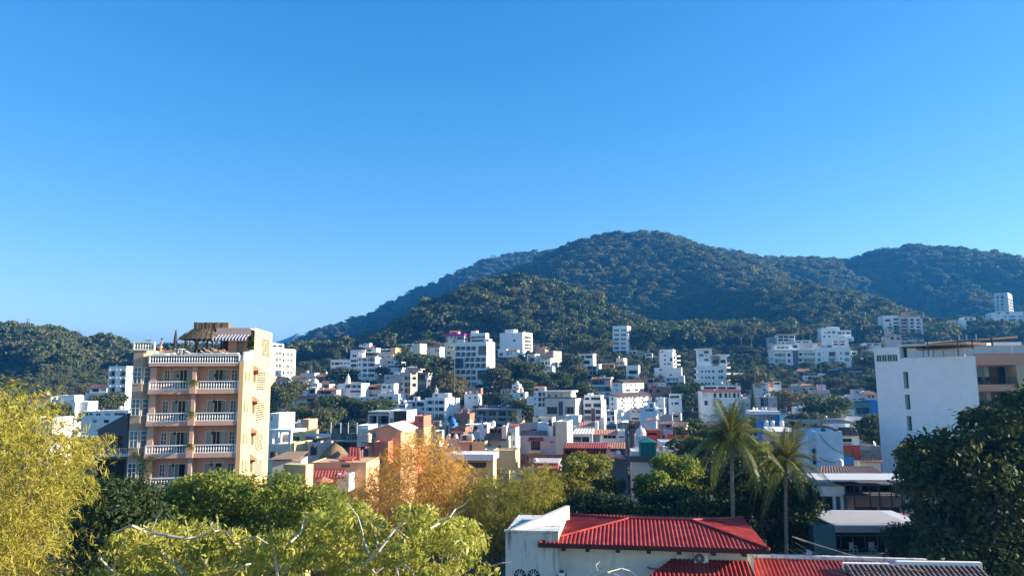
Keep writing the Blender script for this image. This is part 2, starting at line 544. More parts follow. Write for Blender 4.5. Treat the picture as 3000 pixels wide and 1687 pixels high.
# prototypes for the wooded hills (instanced)
def hill_protos():
    col = bpy.data.collections.new('forest_kinds')
    for i in range(6):
        rng = np.random.default_rng(100 + i)
        w, h = [(9, 8), (8, 9.5), (12, 7.5), (7, 8), (10, 9), (8, 7)][i]
        lb = tree_lobes(rng, w, h, 0.7, 6, 0.15)
        me = leaf_crown('forest_crown', G_HILL, rng, lb, 420, 0.75, 0.48, 0.1, 0.72, 0.5)
        o = bpy.data.objects.new('forest_crown', me)
        col.objects.link(o)
    # a fan of palm leaves
    rng = np.random.default_rng(55)
    P, A, Bv = [], [], []
    for k in range(26):
        az = k * 2.4; el = 0.9 - 1.5 * rng.random()
        d = np.array([math.cos(az) * math.cos(el), math.sin(az) * math.cos(el), math.sin(el)])
        s = np.array([-math.sin(az), math.cos(az), 0])
        for t in (1.0, 2.0, 2.9):
            P.append(d * t * 1.0 + np.array([0, 0, 8.5 - 0.16 * t * t])); A.append(d * 0.75 + np.array([0, 0, -0.15 * t])); Bv.append(s * (0.42 - 0.08 * t))
    me = quads_mesh('forest_crown', np.array(P), np.array(A), np.array(Bv), leaf_mat('forest_palm_leaves', [(0.05, 0.075, 0.03), (0.09, 0.11, 0.05)], 0.25, 0.45, 0.02))
    o = bpy.data.objects.new('forest_crown', me)
    col.objects.link(o)
    return col
HP = hill_protos()

def forest(name, inside, dens, seed, smin, smax, label):
    """one wood: a patch of the slope carrying instanced trees"""
    mb = MB()
    V = []
    for j in range(len(ys) - 1):
        for i in range(nx - 1):
            cx, cy = (xs[i] + xs[i + 1]) / 2, (ys[j] + ys[j + 1]) / 2
            q = [j * nx + i, j * nx + i + 1, (j + 1) * nx + i + 1, (j + 1) * nx + i]
            cz = sum(gm.vertices[k].co.z for k in q) / 4
            if inside(cx, cy, cz):
                mb.face([(gm.vertices[k].co.x, gm.vertices[k].co.y, gm.vertices[k].co.z - 0.3) for k in q])
    o = mb.build(name, [gm.materials[0]])
    ng = bpy.data.node_groups.new(name + '_scatter', 'GeometryNodeTree')
    ng.interface.new_socket('Geometry', in_out='INPUT', socket_type='NodeSocketGeometry')
    ng.interface.new_socket('Geometry', in_out='OUTPUT', socket_type='NodeSocketGeometry')
    gi = ng.nodes.new('NodeGroupInput'); go = ng.nodes.new('NodeGroupOutput')
    dp = ng.nodes.new('GeometryNodeDistributePointsOnFaces')
    dp.inputs['Density'].default_value = dens
    dp.inputs['Seed'].default_value = seed
    ci = ng.nodes.new('GeometryNodeCollectionInfo')
    ci.inputs['Collection'].default_value = HP
    ci.inputs['Separate Children'].default_value = True
    ci.inputs['Reset Children'].default_value = True
    ip = ng.nodes.new('GeometryNodeInstanceOnPoints')
    ip.inputs['Pick Instance'].default_value = True
    rr = ng.nodes.new('FunctionNodeRandomValue'); rr.data_type = 'FLOAT_VECTOR'
    rr.inputs[0].default_value = (-0.12, -0.12, 0); rr.inputs[1].default_value = (0.12, 0.12, 6.28)
    rs = ng.nodes.new('FunctionNodeRandomValue'); rs.data_type = 'FLOAT'
    rs.inputs[2].default_value = smin; rs.inputs[3].default_value = smax
    ri = ng.nodes.new('FunctionNodeRandomValue'); ri.data_type = 'INT'
    ri.inputs[4].default_value = 0; ri.inputs[5].default_value = 6
    L = ng.links.new
    L(gi.outputs[0], dp.inputs['Mesh'])
    L(dp.outputs['Points'], ip.inputs['Points'])
    L(ci.outputs[0], ip.inputs['Instance'])
    L(rr.outputs[0], ip.inputs['Rotation'])
    L(rs.outputs[1], ip.inputs['Scale'])
    L(ri.outputs[2], ip.inputs['Instance Index'])
    L(ip.outputs[0], go.inputs[0])
    md = o.modifiers.new('trees', 'NODES')
    md.node_group = ng
    tag(o, label, 'forest', kind='stuff')
    return o

def vis(x, y, m=250):
    return abs(x) < 0.78 * y + 60
forest('hill_forest', lambda x, y, z: vis(x, y) and 430 < y < 1900 and (y > 500 or z > town_h(x, y) + 4), 0.019, 3, 0.6, 1.75,
       'dense green woodland covering the hills and the mountain behind the town')
# ------------------------------------------------------------------ building kit
YB = [(985, 560), (1010, 515), (1050, 450), (1089, 400), (1127, 360), (1170, 328), (1214, 298), (1270, 258), (1327, 218), (1380, 180), (1450, 148), (1560, 112)]
def Yb(py):
    return lerp_tab(YB, py)

def Yg(px, py):
    """where the line of sight through a pixel meets the ground"""
    Y = 180
    while Y < 1500:
        p = at(px, py, Y)
        if T(p.x, p.y) >= p.z: break
        Y += 4
    return Y

def pairs(s):
    if not isinstance(s, str): return s
    return [tuple(float(v) for v in q.split('-')) for q in s.split()]

DEPTH = {'w': 0.16, 'c': 0.16, 't': 0.16, 'b': 1.3, 'B': 1.3, 'G': 1.3, 'd': 0.22, 'g': 0.14, 's': 0.10, 'v': 2.2, 'a': 0.22, 'A': 1.4, 'n': 0.6, 'k': 0.16}

class Face:
    """a wall plane inside a thing: origin o, direction ex along it, n pointing into the building"""
    def __init__(s, o, ex, n):
        s.o, s.ex, s.n = Vector(o), Vector(ex), Vector(n)
    def p(s, a, b, c=0.0):
        q = s.o + s.ex * a + s.n * c
        return (q.x, q.y, q.z + b)
    def box(s, mb, a0, a1, b0, b1, c0, c1, mi=0):
        P = [s.p(a, b, c) for c in (c0, c1) for b in (b0, b1) for a in (a0, a1)]
        for q in ((0, 1, 3, 2), (4, 6, 7, 5), (0, 4, 5, 1), (1, 5, 7, 3), (3, 7, 6, 2), (2, 6, 4, 0)):
            mb.face([P[i] for i in q], mi)

def wall_face(mb, F, a0, a1, b0, b1, ops):
    us = sorted({round(v, 3) for v in [a0, a1] + [o[0] for o in ops] + [o[2] for o in ops] if a0 - 1e-3 <= v <= a1 + 1e-3})
    vs = sorted({round(v, 3) for v in [b0, b1] + [o[1] for o in ops] + [o[3] for o in ops] if b0 - 1e-3 <= v <= b1 + 1e-3})
    for i in range(len(us) - 1):
        for j in range(len(vs) - 1):
            u, u2, v, v2 = us[i], us[i + 1], vs[j], vs[j + 1]
            cu, cv = (u + u2) / 2, (v + v2) / 2
            hit = None
            for o in ops:
                if o[0] < cu < o[2] and o[1] < cv < o[3]: hit = o; break
            if hit is None:
                mb.face([F.p(u, v), F.p(u2, v), F.p(u2, v2), F.p(u, v2)])
                continue
            D = DEPTH[hit[4]]
            mb.face([F.p(u, v, D), F.p(u2, v, D), F.p(u2, v2, D), F.p(u, v2, D)])
            if abs(u - hit[0]) < 2e-3: mb.face([F.p(u, v), F.p(u, v, D), F.p(u, v2, D), F.p(u, v2)])
            if abs(u2 - hit[2]) < 2e-3: mb.face([F.p(u2, v, D), F.p(u2, v), F.p(u2, v2), F.p(u2, v2, D)])
            if abs(v - hit[1]) < 2e-3: mb.face([F.p(u, v), F.p(u2, v), F.p(u2, v, D), F.p(u, v, D)])
            if abs(v2 - hit[3]) < 2e-3: mb.face([F.p(u, v2, D), F.p(u2, v2, D), F.p(u2, v2), F.p(u, v2)])
    for o in ops:                                   # round heads
        if o[4] in 'aA':
            r = (o[2] - o[0]) / 2
            cx, top = (o[0] + o[2]) / 2, o[3]
            N = 5
            for sg in (-1, 1):
                pr = [(cx + sg * r * math.cos(math.pi / 2 * k / N), top - r + r * math.sin(math.pi / 2 * k / N)) for k in range(N + 1)]
                for k in range(N):
                    c = (cx + sg * r, top)
                    mb.face([F.p(c[0], c[1]), F.p(*pr[k]), F.p(*pr[k + 1])] if sg < 0 else [F.p(c[0], c[1]), F.p(*pr[k + 1]), F.p(*pr[k])])
                    mb.face([F.p(*pr[k]), F.p(*pr[k + 1]), F.p(*pr[k + 1], 0.2), F.p(*pr[k], 0.2)])

def fill_openings(F, ops, parent, rnd):
    for (a0, b0, a1, b1, k) in ops:
        D = DEPTH[k]
        w_, h_ = a1 - a0, b1 - b0
        if w_ < 0.15 or h_ < 0.15: continue
        g = 0.03
        fr = FRD() if (k in 'gGs' or rnd.random() < 0.35) and k != 'a' else FRW()
        if k in 'wgtca':
            gl = {'t': GLT(), 'c': GLC()}.get(k) or (GLC() if rnd.random() < 0.14 else GL())
            mb = MB(); F.box(mb, a0 + g, a1 - g, b0 + g, b1 - g, D - 0.035, D - 0.012)
            win = mb.build('window', gl, parent)
            mb = MB()
            t = 0.06
            n = max(1, round(w_ / (1.0 if k != 'g' else 1.1)))
            F.box(mb, a0 + g, a1 - g, b0 + g, b0 + g + t, D - 0.075, D - 0.037)
            F.box(mb, a0 + g, a1 - g, b1 - g - t, b1 - g, D - 0.075, D - 0.037)
            for i in range(n + 1):
                x = a0 + g + (w_ - 2 * g - t) * i / n
                F.box(mb, x, x + t, b0 + g, b1 - g, D - 0.08, D - 0.038)
            mb.build('frame', fr, win)
        elif k in 'bBGAv':
            hd = min(h_ - 0.1, 2.25)
            z0 = b0 + 0.02
            gl = GLC() if rnd.random() < 0.18 else GL()
            m_ = 0.12 * w_ if k != 'v' else 0.05  # in open voids the dark pane stands in for the unlit interior
            mb = MB(); F.box(mb, a0 + m_, a1 - m_, z0, z0 + hd, D - 0.04, D - 0.015)
            win = mb.build('glass_door', gl, parent)
            mb = MB()
            n = max(2, round((w_ - 2 * m_) / 1.1))
            F.box(mb, a0 + m_, a1 - m_, z0 + hd - 0.07, z0 + hd, D - 0.08, D - 0.043)
            for i in range(n + 1):
                x = a0 + m_ + (w_ - 2 * m_ - 0.06) * i / n
                F.box(mb, x, x + 0.06, z0, z0 + hd - 0.07, D - 0.085, D - 0.043)
            mb.build('frame', fr, win)
            if k in 'BG':
                railing(F, a0 + 0.02, a1 - 0.02, b0, min(1.0, h_ * 0.45), 0.05, 'iron' if k == 'B' else 'glass', parent)
        elif k == 'd':
            mb = MB(); F.box(mb, a0 + g, a1 - g, b0 + 0.01, b1 - g, D - 0.08, D - 0.012)
            dr = mb.build('door', WOOD(), parent)
            mb = MB(); F.box(mb, a1 - 0.2, a1 - 0.14, b0 + h_ * 0.45, b0 + h_ * 0.53, D - 0.13, D - 0.082)
            mb.build('handle', METAL(), dr)
        elif k in 'sk':
            mb = MB(); F.box(mb, a0 + g, a1 - g, b0 + g, b1 - g, D - 0.06, D - 0.01)
            mb.build('panel', plain('slate_panel', (0.06, 0.07, 0.085), 0.6) if k == 's' else plain('timber_panel', (0.17, 0.10, 0.06), 0.7), parent)

def railing(F, a0, a1, b0, h, c, kind, parent):
    if kind == 'solid':
        mb = MB(); F.box(mb, a0, a1, b0, b0 + h, c, c + 0.12)
        return mb.build('parapet', W('white'), parent)
    if kind == 'glass':
        mb = MB(); F.box(mb, a0, a1, b0, b0 + h, c, c + 0.02)
        return mb.build('glass_railing', glass_mat('railing_glass', (0.07, 0.13, 0.14), .1, .3), parent)
    mb = MB()
    F.box(mb, a0, a1, b0 + h - 0.05, b0 + h, c, c + 0.05)
    F.box(mb, a0, a1, b0 + 0.06, b0 + 0.10, c + 0.005, c + 0.045)
    n = max(2, int((a1 - a0) / 0.22))
    for i in range(n + 1):
        x = a0 + (a1 - a0 - 0.03) * i / n
        F.box(mb, x, x + 0.03, b0, b0 + h - 0.05, c + 0.01, c + 0.04)
    return mb.build('railing', IRON() if kind == 'iron' else FRW(), parent)

def ribbed(mb, e0, e1, r0, r1, sp=0.34, amp=0.06, th=0.10):
    """a sheet with ribs running from the eave (e0-e1) up to the ridge (r0-r1)"""
    e0, e1, r0, r1 = map(Vector, (e0, e1, r0, r1))
    nrm = (e1 - e0).cross(r0 - e0).normalized()
    if nrm.z < 0: nrm = -nrm
    n = max(2, int(max((e1 - e0).length, (r1 - r0).length) / sp))
    top = []
    for i in range(n * 4 + 1):
        t = i / (n * 4)
        k = i % 4
        h = (0.0, 0.85, 1.0, 0.85)[k] * amp
        top.append((e0.lerp(e1, t) + nrm * h, r0.lerp(r1, t) + nrm * h))
    for a, b in zip(top, top[1:]):
        mb.face([a[0], b[0], b[1], a[1]])
    d = -nrm * th
    for a, b in zip(top, top[1:]):
        t = Vector(a[0]); u = Vector(b[0])
        mb.face([a[0], e0.lerp(e1, (t - e0).dot(e1 - e0) / (e1 - e0).length_squared) + d, e0.lerp(e1, (u - e0).dot(e1 - e0) / (e1 - e0).length_squared) + d, b[0]])
    mb.face([e0 + d, r0 + d, r1 + d, e1 + d])
    mb.face([e0, r0, r0 + d, e0 + d]); mb.face([e1, e1 + d, r1 + d, r1])
    mb.face([r0, r1, r1 + d, r0 + d])

class Bld:
    def __init__(s, name, label, zone, box, wall='white', front=(), side=(), Y=None, yaw=-18, dep=9, parapet=0.5, cat='house', group=None, ground=True, base=None):
        s.zone, s.wallc = zone, wall
        s.rnd = random.Random(hash(label) % 1000 if False else sum(map(ord, label)))
        L, Tp, Rr, Bt = box
        pl, pt = zp(zone, L, Tp); pr, pb = zp(zone, Rr, Bt)
        if Y is None: Y = Yb(pb)
        if Y == 'g': Y = Yg((pl + pr) / 2, pb)
        ym = (pt + pb) / 2
        s.yaw = R_(yaw)
        s.e = Vector((math.cos(s.yaw), math.sin(s.yaw), 0)); s.n = Vector((-math.sin(s.yaw), math.cos(s.yaw), 0))
        p0 = at(pl, ym, Y)
        s.Y = Y
        d = ray(pr, ym)
        det = s.e.x * (-d.y) + d.x * s.e.y
        s.w = (p0.x * (-d.y) + d.x * p0.y) / -det
        zt, zb = at(pl, pt, Y).z, at(pl, pb, Y).z
        z0 = zb
        if ground:
            cs = [p0 + s.e * a * s.w + s.n * b * dep for a in (0, 1) for b in (0, 1)]
            tg = min(T(c.x, c.y) for c in cs)
            if T(p0.x, p0.y) > zb + 1.0: print('BURIED', name, label[:30], round(T(p0.x, p0.y) - zb, 1), 'Y', round(Y))
            z0 = min(zb, tg) - 0.4
        if base is not None: z0 = base
        s.z0, s.h, s.dep = z0, zt - z0, dep
        s.o = Vector((p0.x, p0.y, z0))
        s.root = empty(name, s.o, s.yaw, label, cat, group)
        s.root['bx'] = (pl, pt, pr, pb, Y)
        s.main('wall', 0, s.w, 0, s.h, 0, dep, wall, front, side, parapet, z0)
        if parapet >= .2 and 90 < Y < 330: s.clutter(dep, parapet)
    def clutter(s, dep, par):
        r = s.rnd; zf = s.h - par
        if r.random() < .45 and s.w > 4:          # stair head
            x = r.uniform(.4, s.w - 2.6); y = r.uniform(dep * .45, max(dep * .46, dep - 2.4)); h = r.uniform(1.5, 2.1)
            o = MB().box(x, x + 2.0, y, y + 1.9, zf, zf + h).build('stair_head', W(s.wallc), s.root)
            MB().box(x + .5, x + 1.3, y - .05, y - .01, zf + .02, zf + 1.5).build('door', WOOD(), o)
        for _ in range(r.choice((0, 1, 2, 3))):   # reinforcing bars left standing
            x, y = r.choice((.1, s.w - .1, s.w / 2)), r.choice((.1, dep - .1))
            MB().bar((x, y, s.h), (x, y, s.h + r.uniform(.6, 1.2)), .03, n=4).build('steel_bar', plain('rusty_bar', (.16, .08, .05), .8), s.root)
        if r.random() < .35:                      # satellite dish
            x = r.uniform(.5, s.w - .5); d = MB().lathe([(0, 0), (.2, .03), (.36, .12), (.4, .16)], (0, 0, 0), 12).build('satellite_dish', FRW(), s.root)
            d.location = (x, .4, zf + .9); d.rotation_euler = (R_(65), 0, R_(r.uniform(-50, 50))); MB().bar((x, .45, zf), (x, .45, zf + .85), .03, n=5).build('dish_pole', METAL(), s.root)
        if r.random() < .3 and s.w > 4:           # washing line
            x0, x1 = .5, s.w - .5; y = dep * .35; q = empty('washing_line'); q.parent = s.root
            for x in (x0, x1): MB().bar((x, y, zf), (x, y, zf + 1.7), .03, n=4).build('pole', METAL(), q)
            MB().bar((x0, y, zf + 1.65), (x1, y, zf + 1.65), .012, n=4).build('line', METAL(), q)
            x = x0 + .3
            while x < x1 - .8:
                w_ = r.uniform(.4, .8); c = r.choice(('white', 'coral', 'blue', 'cream', 'grey', 'lblue')); MB().box(x, x + w_, y - .01, y + .01, zf + 1.64 - r.uniform(.6, 1.0), zf + 1.63).build('cloth', W(c), q); x += w_ + r.uniform(.1, .5)
        if r.random() < .5:                       # potted shrubs along the parapet
            g = np.random.default_rng(r.randrange(999)); n_ = r.choice((2, 3, 4))
            for k in range(n_):
                x = r.uniform(.3, s.w - .3); z = r.uniform(.35, .8)
                link(bpy.data.objects.new('roof_plant', leaf_crown('roof_plant', MAT['town_tree_leaves'], g, [(0, 0, z * .6, z * .45, z * .4, z * .5)], 90, .16, .07)), s.root).location = (x, .45, zf)
    # --- zone pixel -> metres along the front (u) and height above the base
    def uv(s, x, y, off=0.0):
        px, py = zp(s.zone, x, y)
        d = ray(px, py)
        c = s.o + s.n * off
        t = (Vector((c.x, c.y, 0)) - Vector((CAMP.x, CAMP.y, 0))).dot(s.n) / d.dot(s.n)
        q = CAMP + d * t
        return (q - c).dot(s.e), q.z - s.z0
    def ops(s, specs, off, u0, u1, v0, v1):
        out = []
        for k, cs, rs in specs:
            for a, b in pairs(cs):
                for c, d in pairs(rs):
                    ym = (c + d) / 2
                    xa, _ = s.uv(a, ym, off); xb, _ = s.uv(b, ym, off)
                    _, yt = s.uv(a, c, off); _, ybm = s.uv(a, d, off)
                    xa, xb = max(xa, u0 + 0.12), min(xb, u1 - 0.12)
                    ybm, yt = max(ybm, v0 + 0.02), min(yt, v1 - 0.12)
                    if xb - xa > 0.25 and yt - ybm > 0.25: out.append((round(xa, 3), round(ybm, 3), round(xb, 3), round(yt, 3), k))
        return out
    def sops(s, specs, off, dep, v0, v1):
        out = []
        for k, cs, rs in specs:
            for a, b in pairs(cs):
                for c, d in pairs(rs):
                    _, yt = s.uv(0 if True else a, c, off); _, ybm = s.uv(0, d, off)
                    yt, ybm = s.vrow(c, off), s.vrow(d, off)
                    if yt - ybm > 0.25: out.append((round(a / 100 * dep, 3), round(max(ybm, v0 + 0.02), 3), round(b / 100 * dep, 3), round(min(yt, v1 - 0.12), 3), k))
        return out
    def vrow(s, y, off):
        # height of a pixel row at the right end of the front
        c = s.o + s.e * s.w + s.n * off
        d0 = (c - CAMP)
        px = PCX + FPX * (Vector((d0.x, d0.y, 0)).dot(_R) / d0.y)
        py = zp(s.zone, 0, y)[1]
        dd = ray(px, py)
        t = c.y / dd.y
        return (CAMP + dd * t).z - s.z0
    def main(s, pname, u0, u1, v0, v1, y0, y1, wall, front, side, parapet, z0):
        mb = MB()
        F = Face((0, y0, 0), (1, 0, 0), (0, 1, 0))
        fo = s.ops(front, y0, u0, u1, v0, v1)
        wall_face(mb, F, u0, u1, v0, v1, fo)
        Fs = Face((u1, y0, 0), (0, 1, 0), (-1, 0, 0))
        so = s.sops(side, y0, y1 - y0, v0, v1)
        wall_face(mb, Fs, 0, y1 - y0, v0, v1, so)
        mb.face([(u0, y1, v0), (u0, y0, v0), (u0, y0, v1), (u0, y1, v1)])
        mb.face([(u1, y1, v0), (u0, y1, v0), (u0, y1, v1), (u1, y1, v1)])
        t, dr = 0.18, parapet
        if parapet > 0:
            i0, i1, j0, j1 = u0 + t, u1 - t, y0 + t, y1 - t
            zt, zl = v1, v1 - dr
            for q in ([(u0, y0), (u1, y0), (i1, j0), (i0, j0)], [(u1, y0), (u1, y1), (i1, j1), (i1, j0)], [(u1, y1), (u0, y1), (i0, j1), (i1, j1)], [(u0, y1), (u0, y0), (i0, j0), (i0, j1)]):
                mb.face([(x, y, zt) for x, y in q])
            for q in ([(i0, j0), (i1, j0)], [(i1, j0), (i1, j1)], [(i1, j1), (i0, j1)], [(i0, j1), (i0, j0)]):
                (xa, ya), (xb, yb_) = q
                mb.face([(xa, ya, zt), (xb, yb_, zt), (xb, yb_, zl), (xa, ya, zl)])
            mb.face([(i0, j0, zl), (i1, j0, zl), (i1, j1, zl), (i0, j1, zl)])
        else:
            mb.face([(u0, y0, v1), (u1, y0, v1), (u1, y1, v1), (u0, y1, v1)])
        o = mb.build(pname, W(wall), s.root)
        # windows hang on their wall (sub-parts when the block is not the main wall)
        par = s.root if pname == 'wall' else o
        fill_openings(F, fo, par, s.rnd)
        fill_openings(Fs, so, par, s.rnd)
        return o
    def block(s, pname, box, off=2.0, dep=5, wall=None, front=(), side=(), parapet=0.3, down=0.0):
        L, Tp, Rr, Bt = box
        ym = (Tp + Bt) / 2
        u0, _ = s.uv(L, ym, off); u1, _ = s.uv(Rr, ym, off)
        _, v1 = s.uv(L, Tp, off); _, v0 = s.uv(L, Bt, off)
        return s.main(pname, u0, u1, v0 - down, v1, off, off + dep, wall or s.wallc, front, side, parapet, s.z0)
    def slab(s, L, R, y, off=-0.6, dep=3, th=0.18, wall='white', name='slab', over=0.0):
        """a thin horizontal slab whose front edge has its top at pixel row y"""
        u0, z = s.uv(L, y, off); u1, _ = s.uv(R, y, off)
        mb = MB().box(u0 - over, u1 + over, off, off + dep, z - th, z)
        return mb.build(name, W(wall), s.root)
    def tiles(s, L, Tp, R, Bt, off0=-0.5, off1=3.0, kind='terra', L2=None, R2=None, sp=0.36, name='tile_roof'):
        u0, z0 = s.uv(L, Bt, off0); u1, _ = s.uv(R, Bt, off0)
        a0, z1 = s.uv(L if L2 is None else L2, Tp, off1); a1, _ = s.uv(R if R2 is None else R2, Tp, off1)
        if L2 is None: a0 = u0
        if R2 is None: a1 = u1
        mb = MB()
        ribbed(mb, (u0, off0, z0), (u1, off0, z0), (a0, off1, z1), (a1, off1, z1), sp, 0.07)
        return mb.build(name, TILE(kind) if isinstance(kind, str) else kind, s.root)
    def rail(s, L, R, Tp, Bt, off=0.0, kind='iron'):
        u0, z1 = s.uv(L, Tp, off); u1, z0 = s.uv(R, Bt, off)
        return railing(Face((0, off, 0), (1, 0, 0), (0, 1, 0)), u0, u1, z0, max(0.3, z1 - z0), 0.0, kind, s.root)
    def posts(s, xsl, Tp, Bt, off=0.0, w_=0.16, mat=None, name='post'):
        for x in xsl:
            u, z1 = s.uv(x, Tp, off); _, z0 = s.uv(x, Bt, off)
            MB().box(u - w_ / 2, u + w_ / 2, off, off + w_, z0, z1).build(name, mat or FRW(), s.root)
    def pergola(s, L, R, Tp, Bt, off=0.5, dep=3.0, mat=None, n=6):
        """flat roof of slats on four posts"""
        m = mat or WOOD()
        u0, z1 = s.uv(L, Tp, off); u1, z0 = s.uv(R, Bt, off)
        for u in (u0, u1 - 0.14):
            for y in (off, off + dep):
                MB().box(u, u + 0.14, y, y + 0.14, z0, z1 - 0.16).build('post', m, s.root)
        for y in (off, off + dep):
            MB().box(u0 - 0.3, u1 + 0.3, y, y + 0.12, z1 - 0.16, z1).build('beam', m, s.root)
        for i in range(n):
            x = u0 - 0.2 + (u1 - u0 + 0.3) * i / (n - 1)
            MB().box(x, x + 0.09, off - 0.35, off + dep + 0.4, z1 + 0.002, z1 + 0.10).build('slat', m, s.root)
    def dome(s, x, Tp, Bt, rpx, off=2.0, wall='white', lantern=True):
        u, z1 = s.uv(x, Tp, off); _, z0 = s.uv(x, Bt, off)
        r = abs(s.uv(x + rpx, Bt, off)[0] - u)
        h = z1 - z0
        mb = MB()
        hb = h * (0.25)
        pr = [(r, 0), (r, hb * 0.9), (r * 1.12, hb * 0.9), (r * 1.12, hb * 1.1)]
        hd = h * (0.52 if lantern else 0.75)
        pr += [(r * math.cos(t) * 0.98, hb * 1.1 + hd * math.sin(t)) for t in [math.pi / 2 * i / 7 for i in range(7)]]
        if lantern:
            pr += [(r * 0.22, hb * 1.1 + hd * 0.985), (r * 0.22, h * 0.90), (r * 0.30, h * 0.90), (r * 0.02, h)]
        else:
            pr += [(0.0, hb * 1.1 + hd)]
        mb.lathe(pr, (u, off + r, z0), 16)
        return mb.build('dome', W(wall), s.root, False)
    def tank(s, x, Tp, Bt, rpx, kind='black', off=2.0, label=None):
        px, py = zp(s.zone, x, Bt)
        u, z1 = s.uv(x, Tp, off); _, z0 = s.uv(x, Bt, off)
        r = abs(s.uv(x + rpx, Bt, off)[0] - u)
        q = s.o + s.e * u + s.n * (off + r)
        return water_tank(Vector((q.x, q.y, s.z0 + z0)), r, z1 - z0, kind, label or ('%s plastic water tank on the roof of the %s' % (kind, s.root['label'].split(' with ')[0].split(' beside ')[0])))

TANKM = {'black': lambda: plain('black_plastic', (0.03, 0.032, 0.035), 0.45), 'white': lambda: plain('white_plastic', (0.72, 0.72, 0.70), 0.5),
         'cream': lambda: plain('cream_plastic', (0.66, 0.58, 0.42), 0.5), 'blue': lambda: plain('blue_paint', (0.06, 0.22, 0.45), 0.4)}
def water_tank(loc, r, h, kind, label):
    t = empty('water_tank', loc, 0, label, 'water tank', 'rooftop water tanks')
    m = TANKM[kind]()
    pr = [(0, 0), (r * 0.98, 0)]
    for i in range(4):
        z = h * 0.72 * i / 4
        pr += [(r * 0.97, z + 0.01), (r, z + h * 0.04), (r, z + h * 0.14), (r * 0.97, z + h * 0.17)]
    pr += [(r, h * 0.72), (r * 0.86, h * 0.84), (r * 0.35, h * 0.93), (r * 0.33, h * 0.932), (0, h * 0.932)]
    MB().lathe(pr, (0, 0, 0), 14).build('body', m, t, True)
    MB().lathe([(0, h * 0.935), (r * 0.36, h * 0.935), (r * 0.36, h * 0.985), (r * 0.1, h), (0, h)], (0, 0, 0), 12).build('lid', m, t)
    return t
H = Bld
